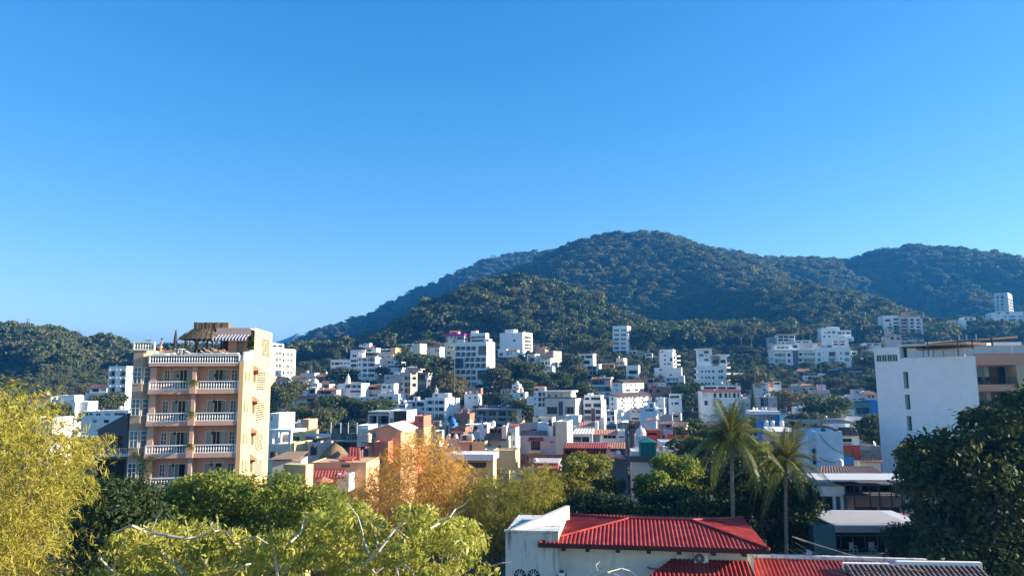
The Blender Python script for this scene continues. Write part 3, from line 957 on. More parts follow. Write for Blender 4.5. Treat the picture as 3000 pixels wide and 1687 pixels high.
# ------------------------------------------------------------------ the pink apartment block with its rooftop pool
def pink_block():
    yaw = R_(7.2)
    Y = 68.0
    e = Vector((math.cos(yaw), math.sin(yaw), 0)); n = Vector((-math.sin(yaw), math.cos(yaw), 0))
    o = at(434, 1115, Y); o.z = 0
    root = empty('apartment_block', (o.x, o.y, 0), yaw, 'pink and yellow apartment block with white balustraded balconies and a thatched roof terrace', 'building')
    def uv(px, py, off=0.0):
        d = ray(px, py)
        c = o + n * off
        t = (Vector((c.x, c.y, 0))).dot(n) / d.dot(n)
        q = CAMP + d * t
        return (q - c).dot(e), q.z
    PK = wall_mat('salmon_paint', (0.66, 0.40, 0.31), 0.28)
    YL = wall_mat('apricot_paint', (0.76, 0.48, 0.26), 0.22)
    TN = wall_mat('tan_paint', (0.52, 0.37, 0.27), 0.30)
    WH = wall_mat('balustrade_white', (0.78, 0.78, 0.77), 0.25)
    zr = [uv(560, y)[1] for y in (1038, 1115.5, 1211, 1307, 1397)]          # rail tops
    st = (zr[1] - zr[4]) / 3
    zr = [zr[1] + st * 0.83, zr[1], zr[1] - st, zr[1] - 2 * st, zr[1] - 3 * st, zr[1] - 4 * st]
    RH = 0.86
    u0, u1 = 0.0, uv(700, 1115)[0]
    um = uv(561, 1210)[0]
    DEP = 1.5
    SIDE_D = 8.6
    ztop = zr[0] - 0.45
    pool_z = zr[0] - 0.02
    # side wall, lit, with its openings; the body behind the balconies
    zb = -0.5
    F = Face((u0, DEP, 0), (1, 0, 0), (0, 1, 0))
    mb = MB()
    ops = []
    flr = [z - RH for z in zr]
    for k in range(1, 6):
        f = flr[k]
        wL, wR = u1 * 0.5, u1 * 0.5
        for base, mir in ((0.0, False), (um, True)):
            W_ = (um if not mir else u1 - um)
            wa = (0.22, 0.36, 0.42, 0.86) if not mir else (0.74, 0.88, 0.22, 0.66)
            ops.append((base + W_ * wa[0], f + 0.75, base + W_ * wa[1], f + 1.95, 'n'))
            ops.append((base + W_ * wa[2], f + 0.02, base + W_ * wa[3], f + 2.0, 'n'))
    ops = [tuple(round(v, 3) for v in q[:4]) + ('n',) for q in ops]
    DEPTH['n'] = 0.14
    wall_face(mb, F, u0, u1, zb, ztop, ops)
    mb.build('wall', PK, root)
    rnd = random.Random(5)
    for (a0, b0, a1, b1, k) in ops:
        dbl = a1 - a0 > 1.2
        mb = MB(); F.box(mb, a0 + .02, a1 - .02, b0 + .02, b1 - .02, 0.09, 0.125)
        if dbl:
            # sliding doors: curtained leaf, open dark leaf, curtained leaf
            win = mb.build('glass_door', glass_mat('dark_room_glass', (0.012, 0.013, 0.014), 0.05, 0.2), root)
            x = a0 + 0.04
            for j, (fr_, kind) in enumerate(((0.34, 'c'), (0.22, 'c'), (0.3, 'o'), (0.14, 'c')) if rnd.random() < 0.6 else ((0.38, 'c'), (0.34, 'o'), (0.28, 'c'))):
                w_ = (a1 - a0 - 0.08) * fr_
                if kind == 'c':
                    mb = MB(); F.box(mb, x, x + w_, b0 + .03, b1 - .06, 0.062, 0.084)
                    mb.build('curtained_pane', glass_mat('curtain_glass', (0.30, 0.34, 0.33), 0.10, 0.25), win)
                x += w_
            mb = MB()
            F.box(mb, a0, a1, b1 - 0.07, b1, 0.0, 0.058)
            for q in (0.0, 0.33, 0.55, 0.97):
                F.box(mb, a0 + (a1 - a0 - .05) * q, a0 + (a1 - a0 - .05) * q + .05, b0, b1 - 0.07, 0.0, 0.058)
            mb.build('frame', FRW(), win)
        else:
            win = mb.build('window', glass_mat('bedroom_glass', (0.10, 0.13, 0.14), 0.06, 0.3), root)
            mb = MB()
            F.box(mb, a0, a1, b1 - 0.06, b1, -0.02, 0.07); F.box(mb, a0 - .04, a1 + .04, b0, b0 + 0.06, -0.05, 0.07)
            for q in (0, .5, 1): F.box(mb, a0 + (a1 - a0 - .06) * q, a0 + (a1 - a0 - .06) * q + .06, b0 + .06, b1 - .06, -0.015, 0.07)
            for q in (.36, .66): F.box(mb, a0 + .06, a1 - .06, b0 + (b1 - b0) * q, b0 + (b1 - b0) * q + .035, 0.0, 0.06)
            mb.build('frame', FRW(), win)
    # roof slab over the body
    MB().box(u0, u1, DEP + .002, SIDE_D, ztop - 0.25, ztop - 0.002).build('roof_slab', PK, root)
    MB().box(u0, u0 + .2, DEP + .01, SIDE_D, zb, ztop - .26).build('wall', PK, root)
    # partition pier between the two bays and left wing wall
    for k in range(1, 6):
        top = flr[k - 1] - 0.30
        MB().box(um - 0.17, um + 0.17, 0.22, DEP - .002, flr[k] + .0, top - .002).build('pier', PK, root)
        MB().box(u0, u0 + 0.55, 0.50, DEP - .002, flr[k], top - .002).build('pier', PK, root)
    # balcony slabs, skirts and balustrades
    balus = MB().lathe([(0.055, 0), (0.055, .05), (.035, .08), (.075, .24), (.06, .36), (.03, .5), (.05, .58), (.055, .62)], (0, 0, 0), 8).mesh('baluster', WH, True)
    def balustrade(a0, a1, y, zt, parent=root, along='x'):
        p = empty('balustrade'); p.parent = parent
        L = a1 - a0
        def bx(nm, s0, s1, z0, z1, hw):
            if along == 'x': MB().box(s0, s1, y - hw, y + hw, z0, z1).build(nm, WH, p)
            else: MB().box(y - hw, y + hw, s0, s1, z0, z1).build(nm, WH, p)
        bx('rail', a0, a1, zt - 0.10, zt, 0.09)
        bx('plinth', a0, a1, zt - RH + 0.02, zt - RH + 0.14, 0.09)
        m = max(2, int(L / 0.235))
        for i in range(m):
            x = a0 + L * (i + 0.5) / m
            b = bpy.data.objects.new('baluster', balus)
            link(b, p)
            b.location = (x, y, zt - RH + 0.14) if along == 'x' else (y, x, zt - RH + 0.14)
            b.scale = (1, 1, (RH - 0.24) / 0.62)
        for s_ in (a0, a1 - 0.12):
            bx('end_post', s_, s_ + 0.12, zt - RH + .141, zt - .101, 0.085)
    for k in range(1, 6):
        f = flr[k]
        MB().box(u0, u1, 0.0, DEP - .003, f - 0.36, f).build('balcony_slab', PK, root)
        MB().box(um - 0.30, um + 0.30, -0.10, 0.2, f - 0.34, f + RH * 0.98).build('planter', PK, root)
        balustrade(u0 + 0.05, um - 0.32, 0.09, zr[k])
        balustrade(um + 0.32, u1 - 0.02, 0.09, zr[k])
        # fern in the planter
        if k < 5:
            rng = np.random.default_rng(k)
            P, A, Bv = [], [], []
            for q in range(70):
                az = rng.random() * 6.28
                L = 0.3 + 0.35 * rng.random()
                d = np.array([math.cos(az), math.sin(az) * 0.6 - 0.3, 0.3 - 0.9 * rng.random()])
                for t in (0.3, 0.7, 1.0):
                    P.append(np.array([um + rng.normal() * .12, -0.02, f + RH + 0.1]) + d * L * t + np.array([0, 0, -0.25 * t * t])); A.append(d * 0.15); Bv.append(np.array([-d[1], d[0], 0.1]) * 0.05)
            fo = link(bpy.data.objects.new('planter_fern', quads_mesh('planter_fern', np.array(P), np.array(A), np.array(Bv), leaf_mat('fern_leaves', [(0.09, 0.16, 0.02), (0.20, 0.28, 0.04)], 0.4, 0.5, 1.0))), root)
        # hanging lanterns
        for c in (um * 0.58, um + (u1 - um) * 0.42):
            l = MB().bar((c, DEP * 0.6, flr[k - 1] - 0.36), (c, DEP * 0.6, flr[k - 1] - 1.0), 0.012, n=5)
            l.lathe([(0, 0.30), (.06, .28), (.10, .2), (.11, .05), (.07, 0), (0, -.03)], (c, DEP * 0.6, flr[k - 1] - 1.25), 8)
            l.build('hanging_lantern', IRON(), root)
    # top: pool trough behind the upper balustrade
    balustrade(u0 - 0.05, u1 - 0.02, 0.06, zr[0])
    MB().box(u0, u1, 0.0, DEP, ztop - 0.62, ztop - 0.40).build('pool_ledge', PK, root)
    MB().box(u0 + .1, u1 - .05, 0.16, DEP - .01, ztop - 0.39, pool_z).build('pool_wall', plain('pool_blue', (0.012, 0.10, 0.22), 0.5), root)
    MB().box(u0 + .2, u1 - .15, DEP - .008, SIDE_D - 3.0, pool_z - 0.2, pool_z - 0.06).build('pool_deck', W('offwhite'), root)
    MB().box(u0 + .2, u0 + 1.4, 0.20, DEP - .2, pool_z + .002, pool_z + 0.16).build('pool_step', plain('pale_turquoise', (0.35, 0.62, 0.68), 0.4), root)
    # right hand (lit) wing wall: full height, apricot
    zwing = uv(746, 952)[1] + 0.0
    x0, x1 = u1, u1 + 0.42
    Fs = Face((x1, -0.05, 0), (0, 1, 0), (-1, 0, 0))
    def sv(px, py):
        """side wall pixel -> (distance along it, height)"""
        d = ray(px, py)
        c = o + e * x1
        t = Vector((c.x, c.y, 0)).dot(e) / d.dot(e)
        q = CAMP + d * t
        return (q - c).dot(n), q.z
    sops = []
    SL = SIDE_D + 5.5
    zlow = zr[0] - 0.55
    def so(k, px0, py0, px1, py1):
        # openings given by photograph pixel
        a, z1 = sv(px0, py0); b, z0 = sv(px1, py1)
        return (round(a + .05, 3), round(z0, 3), round(b + .05, 3), round(z1, 3), k)
    grids = []
    tops = [(1088, 1143), (1178, 1229), (1270, 1315), (1349, 1390)]
    for i, (ya, yb_) in enumerate(tops):
        cx = 763.5 - i * 3.2
        a = sv(cx - 9, ya); b = sv(cx + 13, yb_)
        grids.append((round(a[0], 3), round(b[1], 3), round(b[0], 3), round(a[1] , 3), 'n'))
        for dx0, dx1, dy0, dy1 in ((-46, -41, 2, 30), (-36, -32, 2, 30)):
            p = sv(cx + dx0, ya + dy0); q = sv(cx + dx1, ya + dy1)
            sops.append((round(p[0], 3), round(q[1], 3), round(q[0], 3), round(p[1], 3), 'n'))
        p = sv(cx - 21, ya + 0); q = sv(cx - 13, ya + 32)
        sops.append((round(p[0], 3), round(q[1], 3), round(q[0], 3), round(p[1], 3), 'n'))
    g2 = [(768, 990, 789, 1047), (748.5, 986, 756, 1022)]
    for a0, b0, a1, b1 in g2:
        p = sv(a0, b0); q = sv(a1, b1)
        grids.append((round(p[0], 3), round(q[1], 3), round(q[0], 3), round(p[1], 3), 'n'))
    END = sv(797, 1000)[0]
    DEPTH['n'] = 0.22
    # stepped wall: low part in front (to the roof terrace), tall part behind
    step = sv(746, 1000)[0]
    lo = [q for q in sops + grids if q[3] < zlow]
    hi = [q for q in sops + grids if q[3] >= zlow]
    mb = MB()
    Fw = Face((x1, 0, 0), (0, 1, 0), (-1, 0, 0))
    wall_face(mb, Fw, -0.05, END, zb, zlow, lo)
    wall_face(mb, Fw, step, END, zlow, zwing, hi)
    mb.face([(x0, -0.05, zb), (x1, -0.05, zb), (x1, -0.05, zlow), (x0, -0.05, zlow)])
    mb.face([(x0, END, zb), (x0, -0.05, zb), (x0, -0.05, zlow), (x0, END, zlow)])
    mb.face([(x0, -0.05, zlow), (x1, -0.05, zlow), (x1, step, zlow), (x0, step, zlow)])
    mb.face([(x1, END, zb), (x0, END, zb), (x0, END, zwing), (x1, END, zwing)])
    mb.build('side_wall', YL, root)
    # the penthouse with its shaded face towards the pool
    P0 = uv(636, 960, step)[0]
    zaw = uv(640, 984, step)[1]
    zdeck = pool_z - 0.06
    Fp = Face((0, step + 1.9, 0), (1, 0, 0), (0, 1, 0))
    pe = x1 - 0.01
    mb = MB()
    pops = [(uv(651, 1000, step + 1.9)[0], zdeck + .02, uv(669, 1000, step + 1.9)[0], uv(660, 998, step + 1.9)[1], 'n'),
            (uv(695, 1000, step + 1.9)[0], zdeck + .25, uv(714, 1000, step + 1.9)[0], uv(660, 1000, step + 1.9)[1], 'n')]
    pops = [tuple(round(v, 3) for v in q[:4]) + ('n',) for q in pops]
    wall_face(mb, Fp, P0 + 0.2, pe - .45, zdeck - .1, zaw + .25, pops)
    mb.face([(P0 + .2, END, zdeck - .1), (P0 + .2, step + 1.9, zdeck - .1), (P0 + .2, step + 1.9, zaw + .25), (P0 + .2, END, zaw + .25)])
    mb.build('penthouse_wall', PK, root)
    for i, q in enumerate(pops):
        mb = MB(); Fp.box(mb, q[0] + .02, q[2] - .02, q[1] + .01, q[3] - .02, 0.12, 0.2)
        mb.build('door' if i == 0 else 'window', plain('near_black_door', (0.015, 0.017, 0.02), 0.4) if i == 0 else GLC(), root)
    mb = MB().box(P0 - 0.05, pe - .43, step, END, zaw, zwing)
    mb.build('penthouse_parapet', wall_mat('mauve_paint', (0.44, 0.31, 0.29), 0.2), root)
    MB().box(P0 + .18, pe - .46, step + .02, END - .05, zaw + .26 - .3, zaw - .002).build('penthouse_ceiling', PK, root)
    # striped awning under the parapet
    aw0, aw1 = P0 - 0.25, pe - 0.5
    ns = 22
    ap = empty('awning'); ap.parent = root
    for i in range(ns):
        xa, xb = aw0 + (aw1 - aw0) * i / ns, aw0 + (aw1 - aw0) * (i + 1) / ns
        m = FRW() if i % 2 else plain('navy_canvas', (0.02, 0.025, 0.05), 0.8)
        mb = MB()
        za, zc = zaw + 0.16, zaw - 0.30
        mb.face([(xa, step - .02, za), (xb, step - .02, za), (xb, step - 1.25, zc), (xa, step - 1.25, zc)])
        mb.face([(xa, step - 1.25, zc), (xb, step - 1.25, zc), (xb, step - 1.25, zc - .24), (xa, step - 1.25, zc - .24)])
        mb.build('stripe', m, ap)
    # sloping white balustrade on the lit corner, grilles, awnings over the small side windows
    balustrade(0.3, step - 0.1, x1 - .12, zlow + RH, root, 'y')
    for (a0, b0, a1, b1, k) in grids:
        mb = MB(); Fw.box(mb, a0 + .02, a1 - .02, b0 + .02, b1 - .02, 0.17, 0.2)
        win = mb.build('window', GL(), root)
        mb = MB()
        nx_, nz_ = (5, 8) if a1 - a0 > 1.2 else (3, 7)
        t = 0.07
        for i in range(nx_ + 1):
            x = a0 + (a1 - a0 - t) * i / nx_
            Fw.box(mb, x, x + t, b0, b1, 0.02, 0.10)
        for i in range(nz_ + 1):
            z = b0 + (b1 - b0 - t) * i / nz_
            Fw.box(mb, a0, a1, z, z + t, 0.025, 0.095)
        mb.build('window_grille', plain('cream_grille', (0.72, 0.60, 0.40), 0.6), win)
    k = 0
    for (a0, b0, a1, b1, _) in sops:
        mb = MB(); Fw.box(mb, a0 + .02, a1 - .02, b0 + .02, b1 - .02, 0.15, 0.2)
        win = mb.build('window', GL(), root)
        mb = MB()
        for q in (0, .5, 1): Fw.box(mb, a0 + (a1 - a0 - .05) * q, a0 + (a1 - a0 - .05) * q + .05, b0, b1, 0.05, 0.14)
        mb.build('frame', plain('cream_grille', (0.72, 0.60, 0.40), 0.6), win)
        k += 1
        if k % 3 == 0:
            za = b1 + 0.35
            ap = MB()
            A0, A1 = a0 - 0.2, a1 + 0.9
            ap.face([(x1 + .003, A0, za + .35), (x1 + .003, A1, za + .35), (x1 + .8, A1, za - .25), (x1 + .8, A0, za - .25)])
            ap.face([(x1 + .8, A0, za - .25), (x1 + .8, A1, za - .25), (x1 + .8, A1, za - .42), (x1 + .8, A0, za - .42)])
            ap.face([(x1 + .003, A0, za + .35), (x1 + .8, A0, za - .25), (x1 + .003, A0, za - .25)])
            ap.build('window_awning', plain('rose_canvas', (0.62, 0.36, 0.27), 0.8), root)
    # stair tower at the left: shaded front face and lit slanted face
    zt = uv(400, 1026)[1]
    a = uv(388, 1100, 0.6)[0]; b = uv(418, 1100, 0.6)[0]
    P = [(a, 0.6), (b, 0.55), (b + 0.95, 1.5), (b + 0.95, 5.0), (a, 5.0)]
    mb = MB()
    for (xa, ya), (xb, yb_) in zip(P, P[1:] + P[:1]):
        mb.face([(xa, ya, zb), (xb, yb_, zb), (xb, yb_, zt), (xa, ya, zt)])
    mb.face([(x, y, zt) for x, y in P])
    mb.build('tower_wall', TN, root)
    for k in range(1, 6):
        z0, z1 = flr[k] + 0.95 - .35, flr[k] + 2.55 - .35
        for (xa, ya), (xb, yb_) in zip(P[:2], P[1:3]):
            dv = Vector((xb - xa, yb_ - ya, 0)); L = dv.length; dv.normalize()
            Ft = Face((xa, ya, 0), dv, (-dv.y, dv.x, 0))
            mb = MB(); Ft.box(mb, 0.08, L - .05, z0, z1, -0.03, -0.004)
            win = mb.build('window', glass_mat('stair_glass', (0.12, 0.17, 0.18), 0.06, 0.4), root)
            mb = MB()
            for q in (0, .5, 1): Ft.box(mb, 0.08 + (L - .2) * q, 0.15 + (L - .2) * q, z0, z1, -0.07, -0.032)
            for q in (0, .45, .72, 1): Ft.box(mb, 0.06, L - .03, z0 + (z1 - z0 - .06) * q, z0 + (z1 - z0 - .06) * q + .06, -0.075, -0.033)
            mb.build('frame', FRW(), win)
    balustrade(a - .05, b + 1.0, 0.55, zt + RH)
    # rooftop thatched palapa on posts
    tx0, tx1 = uv(522, 995, 3.5)[0], uv(640, 995, 3.5)[0]
    zre, zea = uv(600, 943, 3.5)[1], uv(522, 993, 3.5)[1]
    rg0, rg1 = uv(560, 945, 3.5)[0], uv(662, 945, 3.5)[0]
    TH = plain('dry_thatch', (0.13, 0.10, 0.065), 0.95, var=0.5, scale=7)
    mb = MB()
    yc = step + 0.9
    N, M = 30, 9
    ring = []
    for i in range(N):
        t = 2 * math.pi * i / N
        ex_, ey_ = math.cos(t), math.sin(t)
        row = []
        for j in range(M + 1):
            f = j / M
            rx = (tx1 - tx0) / 2 * (1 - f) + (rg1 - rg0) * 0.34 * f
            ry = 2.6 * (1 - f) + 0.35 * f
            z = zea + (zre - 0.7 - zea) * (1 - (1 - f) ** 1.35) + 0.05 * noise.noise(Vector((i * 1.7, j, 3)))
            cx = (tx0 + tx1) / 2 * (1 - f) + (rg0 + rg1 - 1.2) / 2 * f
            sq = 1 / max(abs(ex_), abs(ey_)) ** 0.55
            row.append((cx + rx * ex_ * sq, yc + ry * ey_ * sq, z))
        ring.append(row)
    for i in range(N):
        r_, q = ring[i], ring[(i + 1) % N]
        for j in range(M): mb.face([r_[j], q[j], q[j + 1], r_[j + 1]])
    mb.face([ring[i][M] for i in range(N)])
    th = mb.build('thatched_roof', TH, root)
    rng = np.random.default_rng(11)
    n_ = 2600
    ii = rng.integers(0, N, n_); jj = rng.random(n_) ** 1.3 * M
    P_ = np.array([Vector(ring[i][int(j)]).lerp(Vector(ring[i][min(M, int(j) + 1)]), j - int(j)) for i, j in zip(ii, jj)]) + rng.normal(size=(n_, 3)) * 0.05
    ctr = np.array([(tx0 + tx1) / 2, yc, 0])
    out = P_ - ctr; out[:, 2] = 0; out = unit(out)
    A = unit(out * 0.6 + np.array([0, 0, -0.8]) + rng.normal(size=(n_, 3)) * 0.15) * 0.22
    Bv = unit(np.cross(A, out + np.array([0, 0, 0.8]))) * 0.025
    link(bpy.data.objects.new('thatch_leaves', quads_mesh('thatch_leaves', P_, A, Bv, TH)), th)
    # ridge cap, shaggy
    mb = MB()
    for i in range(24):
        x = rg0 + (rg1 - rg0) * i / 24
        mb.box(x, x + (rg1 - rg0) / 23, yc - .55 + .1 * rng.random(), yc + .55, zre - .75 - .1 * rng.random(), zre - .0 + .05 * rng.random())
    mb.build('ridge_cap', plain('pale_thatch', (0.20, 0.15, 0.09), 0.95, var=0.5, scale=9), th)
    for x in (tx0 + .8, (tx0 + tx1) / 2, tx1 - .5):
        for y in (yc - 1.7, yc + 1.6):
            MB().bar((x, y, zdeck - .1), (x, y, zea + .6), 0.09).build('post', WOOD(), root)
    MB().box(tx0 + .6, tx1 - .2, yc + 1.75, yc + 1.85, zdeck, zdeck + .9).build('bar_counter', plain('dark_timber', (0.05, 0.035, 0.03), 0.7), root)
    for i in range(6):
        x = tx0 + .9 + (tx1 - tx0 - 1.4) * i / 5
        MB().box(x, x + .06, yc + 1.76, yc + 1.82, zdeck + .9, zea + .5).build('mullion', FRW(), root)
    return root, uv, pool_z, zdeck, step
PINK, puv, POOLZ, DECKZ, PSTEP = pink_block()

# creeper on the lower left of the block
def creeper(name, label, cs, n, mat, ll, spread, seed):
    rng = np.random.default_rng(seed)
    P, nr = [], []
    for (px, py, Y, r) in cs:
        c = np.array(at(px, py, Y)); k = int(n * r * r)
        d = unit(rng.normal(size=(k, 3)))
        P.append(c + d * np.array([r, spread, r]) * rng.random((k, 1)) ** 0.5); nr.append(d)
    P = np.concatenate(P); nr = np.concatenate(nr)
    a = unit(rng.normal(size=P.shape) + np.array([0, -0.2, -0.6])); b = unit(np.cross(a, rng.normal(size=P.shape) + np.array([0, -1.5, 0.4])))
    s = 0.6 + 0.8 * rng.random((len(P), 1))
    o = link(bpy.data.objects.new(name, quads_mesh(name, P, a * ll * s, b * ll * 0.5 * s, mat)))
    return tag(o, label, 'creeper')
creeper('creeper', 'brownish creeper climbing over the lower balconies of the pink block', [(438, 1345, 67.8, .55), (425, 1365, 67.6, .7), (432, 1385, 67.7, .6), (405, 1335, 67.9, .45), (392, 1330, 68, .5), (450, 1340, 67.6, .4), (395, 1420, 67.3, .9), (412, 1410, 67.4, .7)], 420, leaf_mat('creeper_leaves', [(0.05, 0.05, 0.02), (0.10, 0.09, 0.04), (0.09, 0.12, 0.03)], 0.2, 0.6, 1.0), 0.07, 0.25, 4)
# ------------------------------------------------------------------ the town on the slope (coordinates are zoom-window pixels)
# --- left of the pink block
b = H('hotel', 'tall white five-storey hotel with paired balcony doors beside the wooded hill', 'a', (1140, 625, 1332, 1062), 'white',
      [('B', '1162-1220 1272-1326', '676-730 762-815 848-902 930-986 1014-1060')], [('w', '55-70', '690-715')], Y=300, yaw=0, dep=7, cat='building')
b.pergola(1185, 1395, 572, 618, 0.6, 4.5, IRON(), 9)
for y in (664, 750, 836, 920, 1004):
    for x in (1158, 1228, 1266, 1332 - 8):
        u, z = b.uv(x, y); MB().box(u, u + .55, -.32, -.02, z - .25, z + .2).build('air_conditioner', FRW(), b.root)
b = H('house', 'white stepped house with plain dark square windows above the bamboo', 'a', (606, 1000, 795, 1190), 'white', [('w', '618-650 668-698 732-762', '1056-1098 1130-1172')], Y=250, yaw=0, dep=8)
b.block('stair_tower', (616, 932, 790, 1010), 1.0, 5, 'white', [('w', '748-785', '984-1010')])
b.block('wing', (797, 1000, 930, 1180), 1.5, 6, 'white', [('w', '830-858', '1120-1165 1180-1215')])
b = H('house', 'long white house with two arched windows below the tall hotel', 'a', (862, 1098, 1362, 1262), 'white',
      [('w', '892-935 945-980 1210-1330', '1118-1147'), ('a', '1015-1070 1110-1172', '1112-1148'), ('w', '980-1026 1100-1156', '1190-1226')], Y=235, yaw=-4, dep=9, parapet=0.9)
b.tank(1065, 1062, 1092, 26, 'black', 3.0); b.tank(1272, 1046, 1080, 18, 'white', 2.0)
b = H('house', 'white walled villa with a dark hipped pavilion under the hill', 'a', (902, 905, 1132, 970), 'white', [], Y=330, yaw=0, dep=9)
b.block('pavilion', (950, 855, 1132, 906), 1.5, 6, 'white', [('w', '1065-1126', '866-888'), ('v', '960-1050', '862-898')])
b.tiles(940, 818, 1140, 858, 1.0, 5.0, 'dark', 985, 1110)
b = H('house', 'ochre house with a shallow terracotta roof on the left hillside', 'a', (318, 948, 488, 1010), 'yellow', [('w', '348-372 385-405 440-462', '970-988')], Y=330, yaw=5, dep=8)
b.block('wing', (488, 946, 545, 1010), 0.0, 6, 'white')
b.tiles(190, 928, 552, 952, -0.8, 4.0, 'terra', 215, 530)
b.tank(500, 898, 942, 13, 'cream', 3.0)
b = H('house', 'low whitewashed house half hidden by yellow bamboo', 'a', (262, 1168, 560, 1262), 'offwhite', [('d', '330-365', '1200-1250'), ('w', '430-480', '1190-1230')], Y=200, yaw=-5, dep=8)
b = H('house', 'dark gabled house in shade with a balustraded balcony beside the pink block', 'p', (280, 1262, 372, 1470), 'dgrey', [('g', '283-368', '1344-1406'), ('d', '345-360', '1276-1312')], Y=73, yaw=2, dep=8, parapet=0)  # shade is put into the dark grey of walls and gable
mb = MB()
u0, z0 = b.uv(278, 1262); u1, z1 = b.uv(376, 1209)
mb.face([(u0, 0, z0), (u1, 0, z0), (u1, 0, z1)]); mb.face([(u0, 8, z0), (u1, 8, z1), (u1, 8, z0)]); mb.face([(u0, 0, z0), (u1, 0, z1), (u1, 8, z1), (u0, 8, z0)]); mb.face([(u1, 0, z0), (u1, 8, z0), (u1, 8, z1), (u1, 0, z1)])
mb.build('gable', W('dgrey'), b.root)
b.slab(278, 372, 1332, -1.2, 1.2, .2, 'offwhite', 'balcony_slab'); b.rail(280, 370, 1313, 1331, -1.15, 'white')

# --- upper left slope
b = H('apartment_block', 'white apartment block with long parapet bands just past the pink block', 'd', (62, 392, 496, 940), 'white',
      [('b', '152-205 210-262', '470-524 572-630 676-736 780-842 888-930'), ('b', '338-398', '482-542 585-645 690-748 795-850'), ('b', '404-452', '488-546 590-650 694-750 800-858'), ('g', '276-308', '480-540 585-640 690-745 792-850')],
      Y=372, yaw=80, dep=12, parapet=1.0, cat='building')
b.block('penthouse', (62, 312, 300, 396), 2.5, 6, 'white', [('w', '110-180 200-280', '345-385')])
b = H('house', 'streaky pale house with a wooden roof pergola and rooftop mast', 'd', (580, 826, 820, 985), 'ltgrey', [('w', '620-640 740-770', '900-930')], Y=372, yaw=-22, dep=8)
b.pergola(552, 660, 788, 832, 1.0, 3.5); b.tank(690, 780, 830, 17, 'cream', 3); b.posts([766], 690, 830, 3.0, .08, METAL(), 'mast')
b = H('house', 'dark house under a terracotta hipped roof with a small domed vent', 'd', (826, 890, 1046, 1000), 'dgrey', [('w', '945-1020 850-900', '915-950')], Y=368, yaw=-15, dep=8)
b.tiles(822, 832, 1098, 892, -0.8, 4.5, 'terra', 940, 1040); b.dome(1012, 792, 838, 14, 3.5)
b.block('annex', (1048, 893, 1206, 985), -1.0, 6, 'white', [('w', '1082-1112', '935-945')])
b = H('house', 'grey modern house with wide dark windows and a thatched rooftop shelter', 'd', (175, 1092, 432, 1420), 'ltgrey', [('g', '190-300 320-390', '1116-1168'), ('w', '325-368', '1215-1260 1305-1340')], Y=322, yaw=-12, dep=8)
b.block('upper_floor', (200, 1015, 425, 1094), 1.2, 6, 'grey', [('v', '260-415', '1030-1080')])
mb = MB()
u0, z0 = b.uv(172, 962, 1); u1, z1 = b.uv(436, 890, 1)
ribbed(mb, (u0, .6, z0), (u1, .6, z0), (u0 + 2.5, 4, z1), (u1 - 3.5, 4, z1), .3, .08, .2); mb.build('thatched_roof', plain('grey_thatch', (0.14, 0.11, 0.09), 0.95, var=0.5, scale=6), b.root)
b.posts([200, 300, 420], 950, 1018, 1.4, .12, WOOD())
b = H('house', 'white house with shuttered windows under an orange sloping gable', 'd', (436, 1066, 690, 1345), 'white', [('k', '500-545 565-610', '1118-1192'), ('v', '690-830', '1098-1165')], Y=318, yaw=-14, dep=8, parapet=0.2)
b.tiles(470, 985, 700, 1065, -0.5, 4.0, 'lit', 530, 720); b.tiles(434, 1205, 838, 1258, -1.4, 0.4, 'dark'); b.block('wing', (690, 1080, 838, 1345), 0.6, 6, 'beige', [('v', '700-825', '1105-1170'), ('g', '700-825', '1262-1310')])
b.block('lit_gable', (440, 1005, 500, 1080), 0.4, 2, 'yellow')
b = H('domed_house', 'beige house crowned by a ribbed clay dome behind the shuttered white house', 'd', (700, 1000, 868, 1120), 'beige', [('w', '730-760', '1040-1075')], Y=335, yaw=-20, dep=7)
b.dome(800, 905, 1002, 46, 1.0, 'cream')
b = H('house', 'white slab house with a terracotta eave above two arched openings', 'd', (866, 1110, 1192, 1330), 'pink', [('v', '885-1100', '1130-1186'), ('a', '900-966 1026-1092', '1236-1292')], Y=318, yaw=-14, dep=8)
b.tiles(872, 1072, 1188, 1116, -0.7, 3.0, 'lit', 900, 1165); b.slab(858, 1160, 1192, -0.9, 1.0, .9); b.slab(838, 1130, 1296, -1.2, 1.4, .7)
b.block('upper_room', (935, 1014, 1072, 1085), 2.0, 5, 'white', [('v', '945-1062', '1024-1072')]); b.tiles(932, 960, 1080, 1012, 1.4, 4.0, 'terra', 950, 1060)
b = H('house', 'white house with a three-bay shaded loggia and a leaning gable wall', 'd', (1332, 1000, 1612, 1175), 'white', [('B', '1348-1426 1440-1530 1542-1602', '1018-1078'), ('v', '1420-1600', '1122-1152')], Y=322, yaw=-16, dep=8, parapet=0.8)
b.block('gable_wall', (1222, 1010, 1334, 1200), -0.5, 8, 'white', [('w', '1238-1262', '1030-1062 1120-1150')])
b.dome(1370, 830, 1000, 34, 2.5, 'cream', True); b.rail(1335, 1610, 975, 1000, 0.1, 'white')

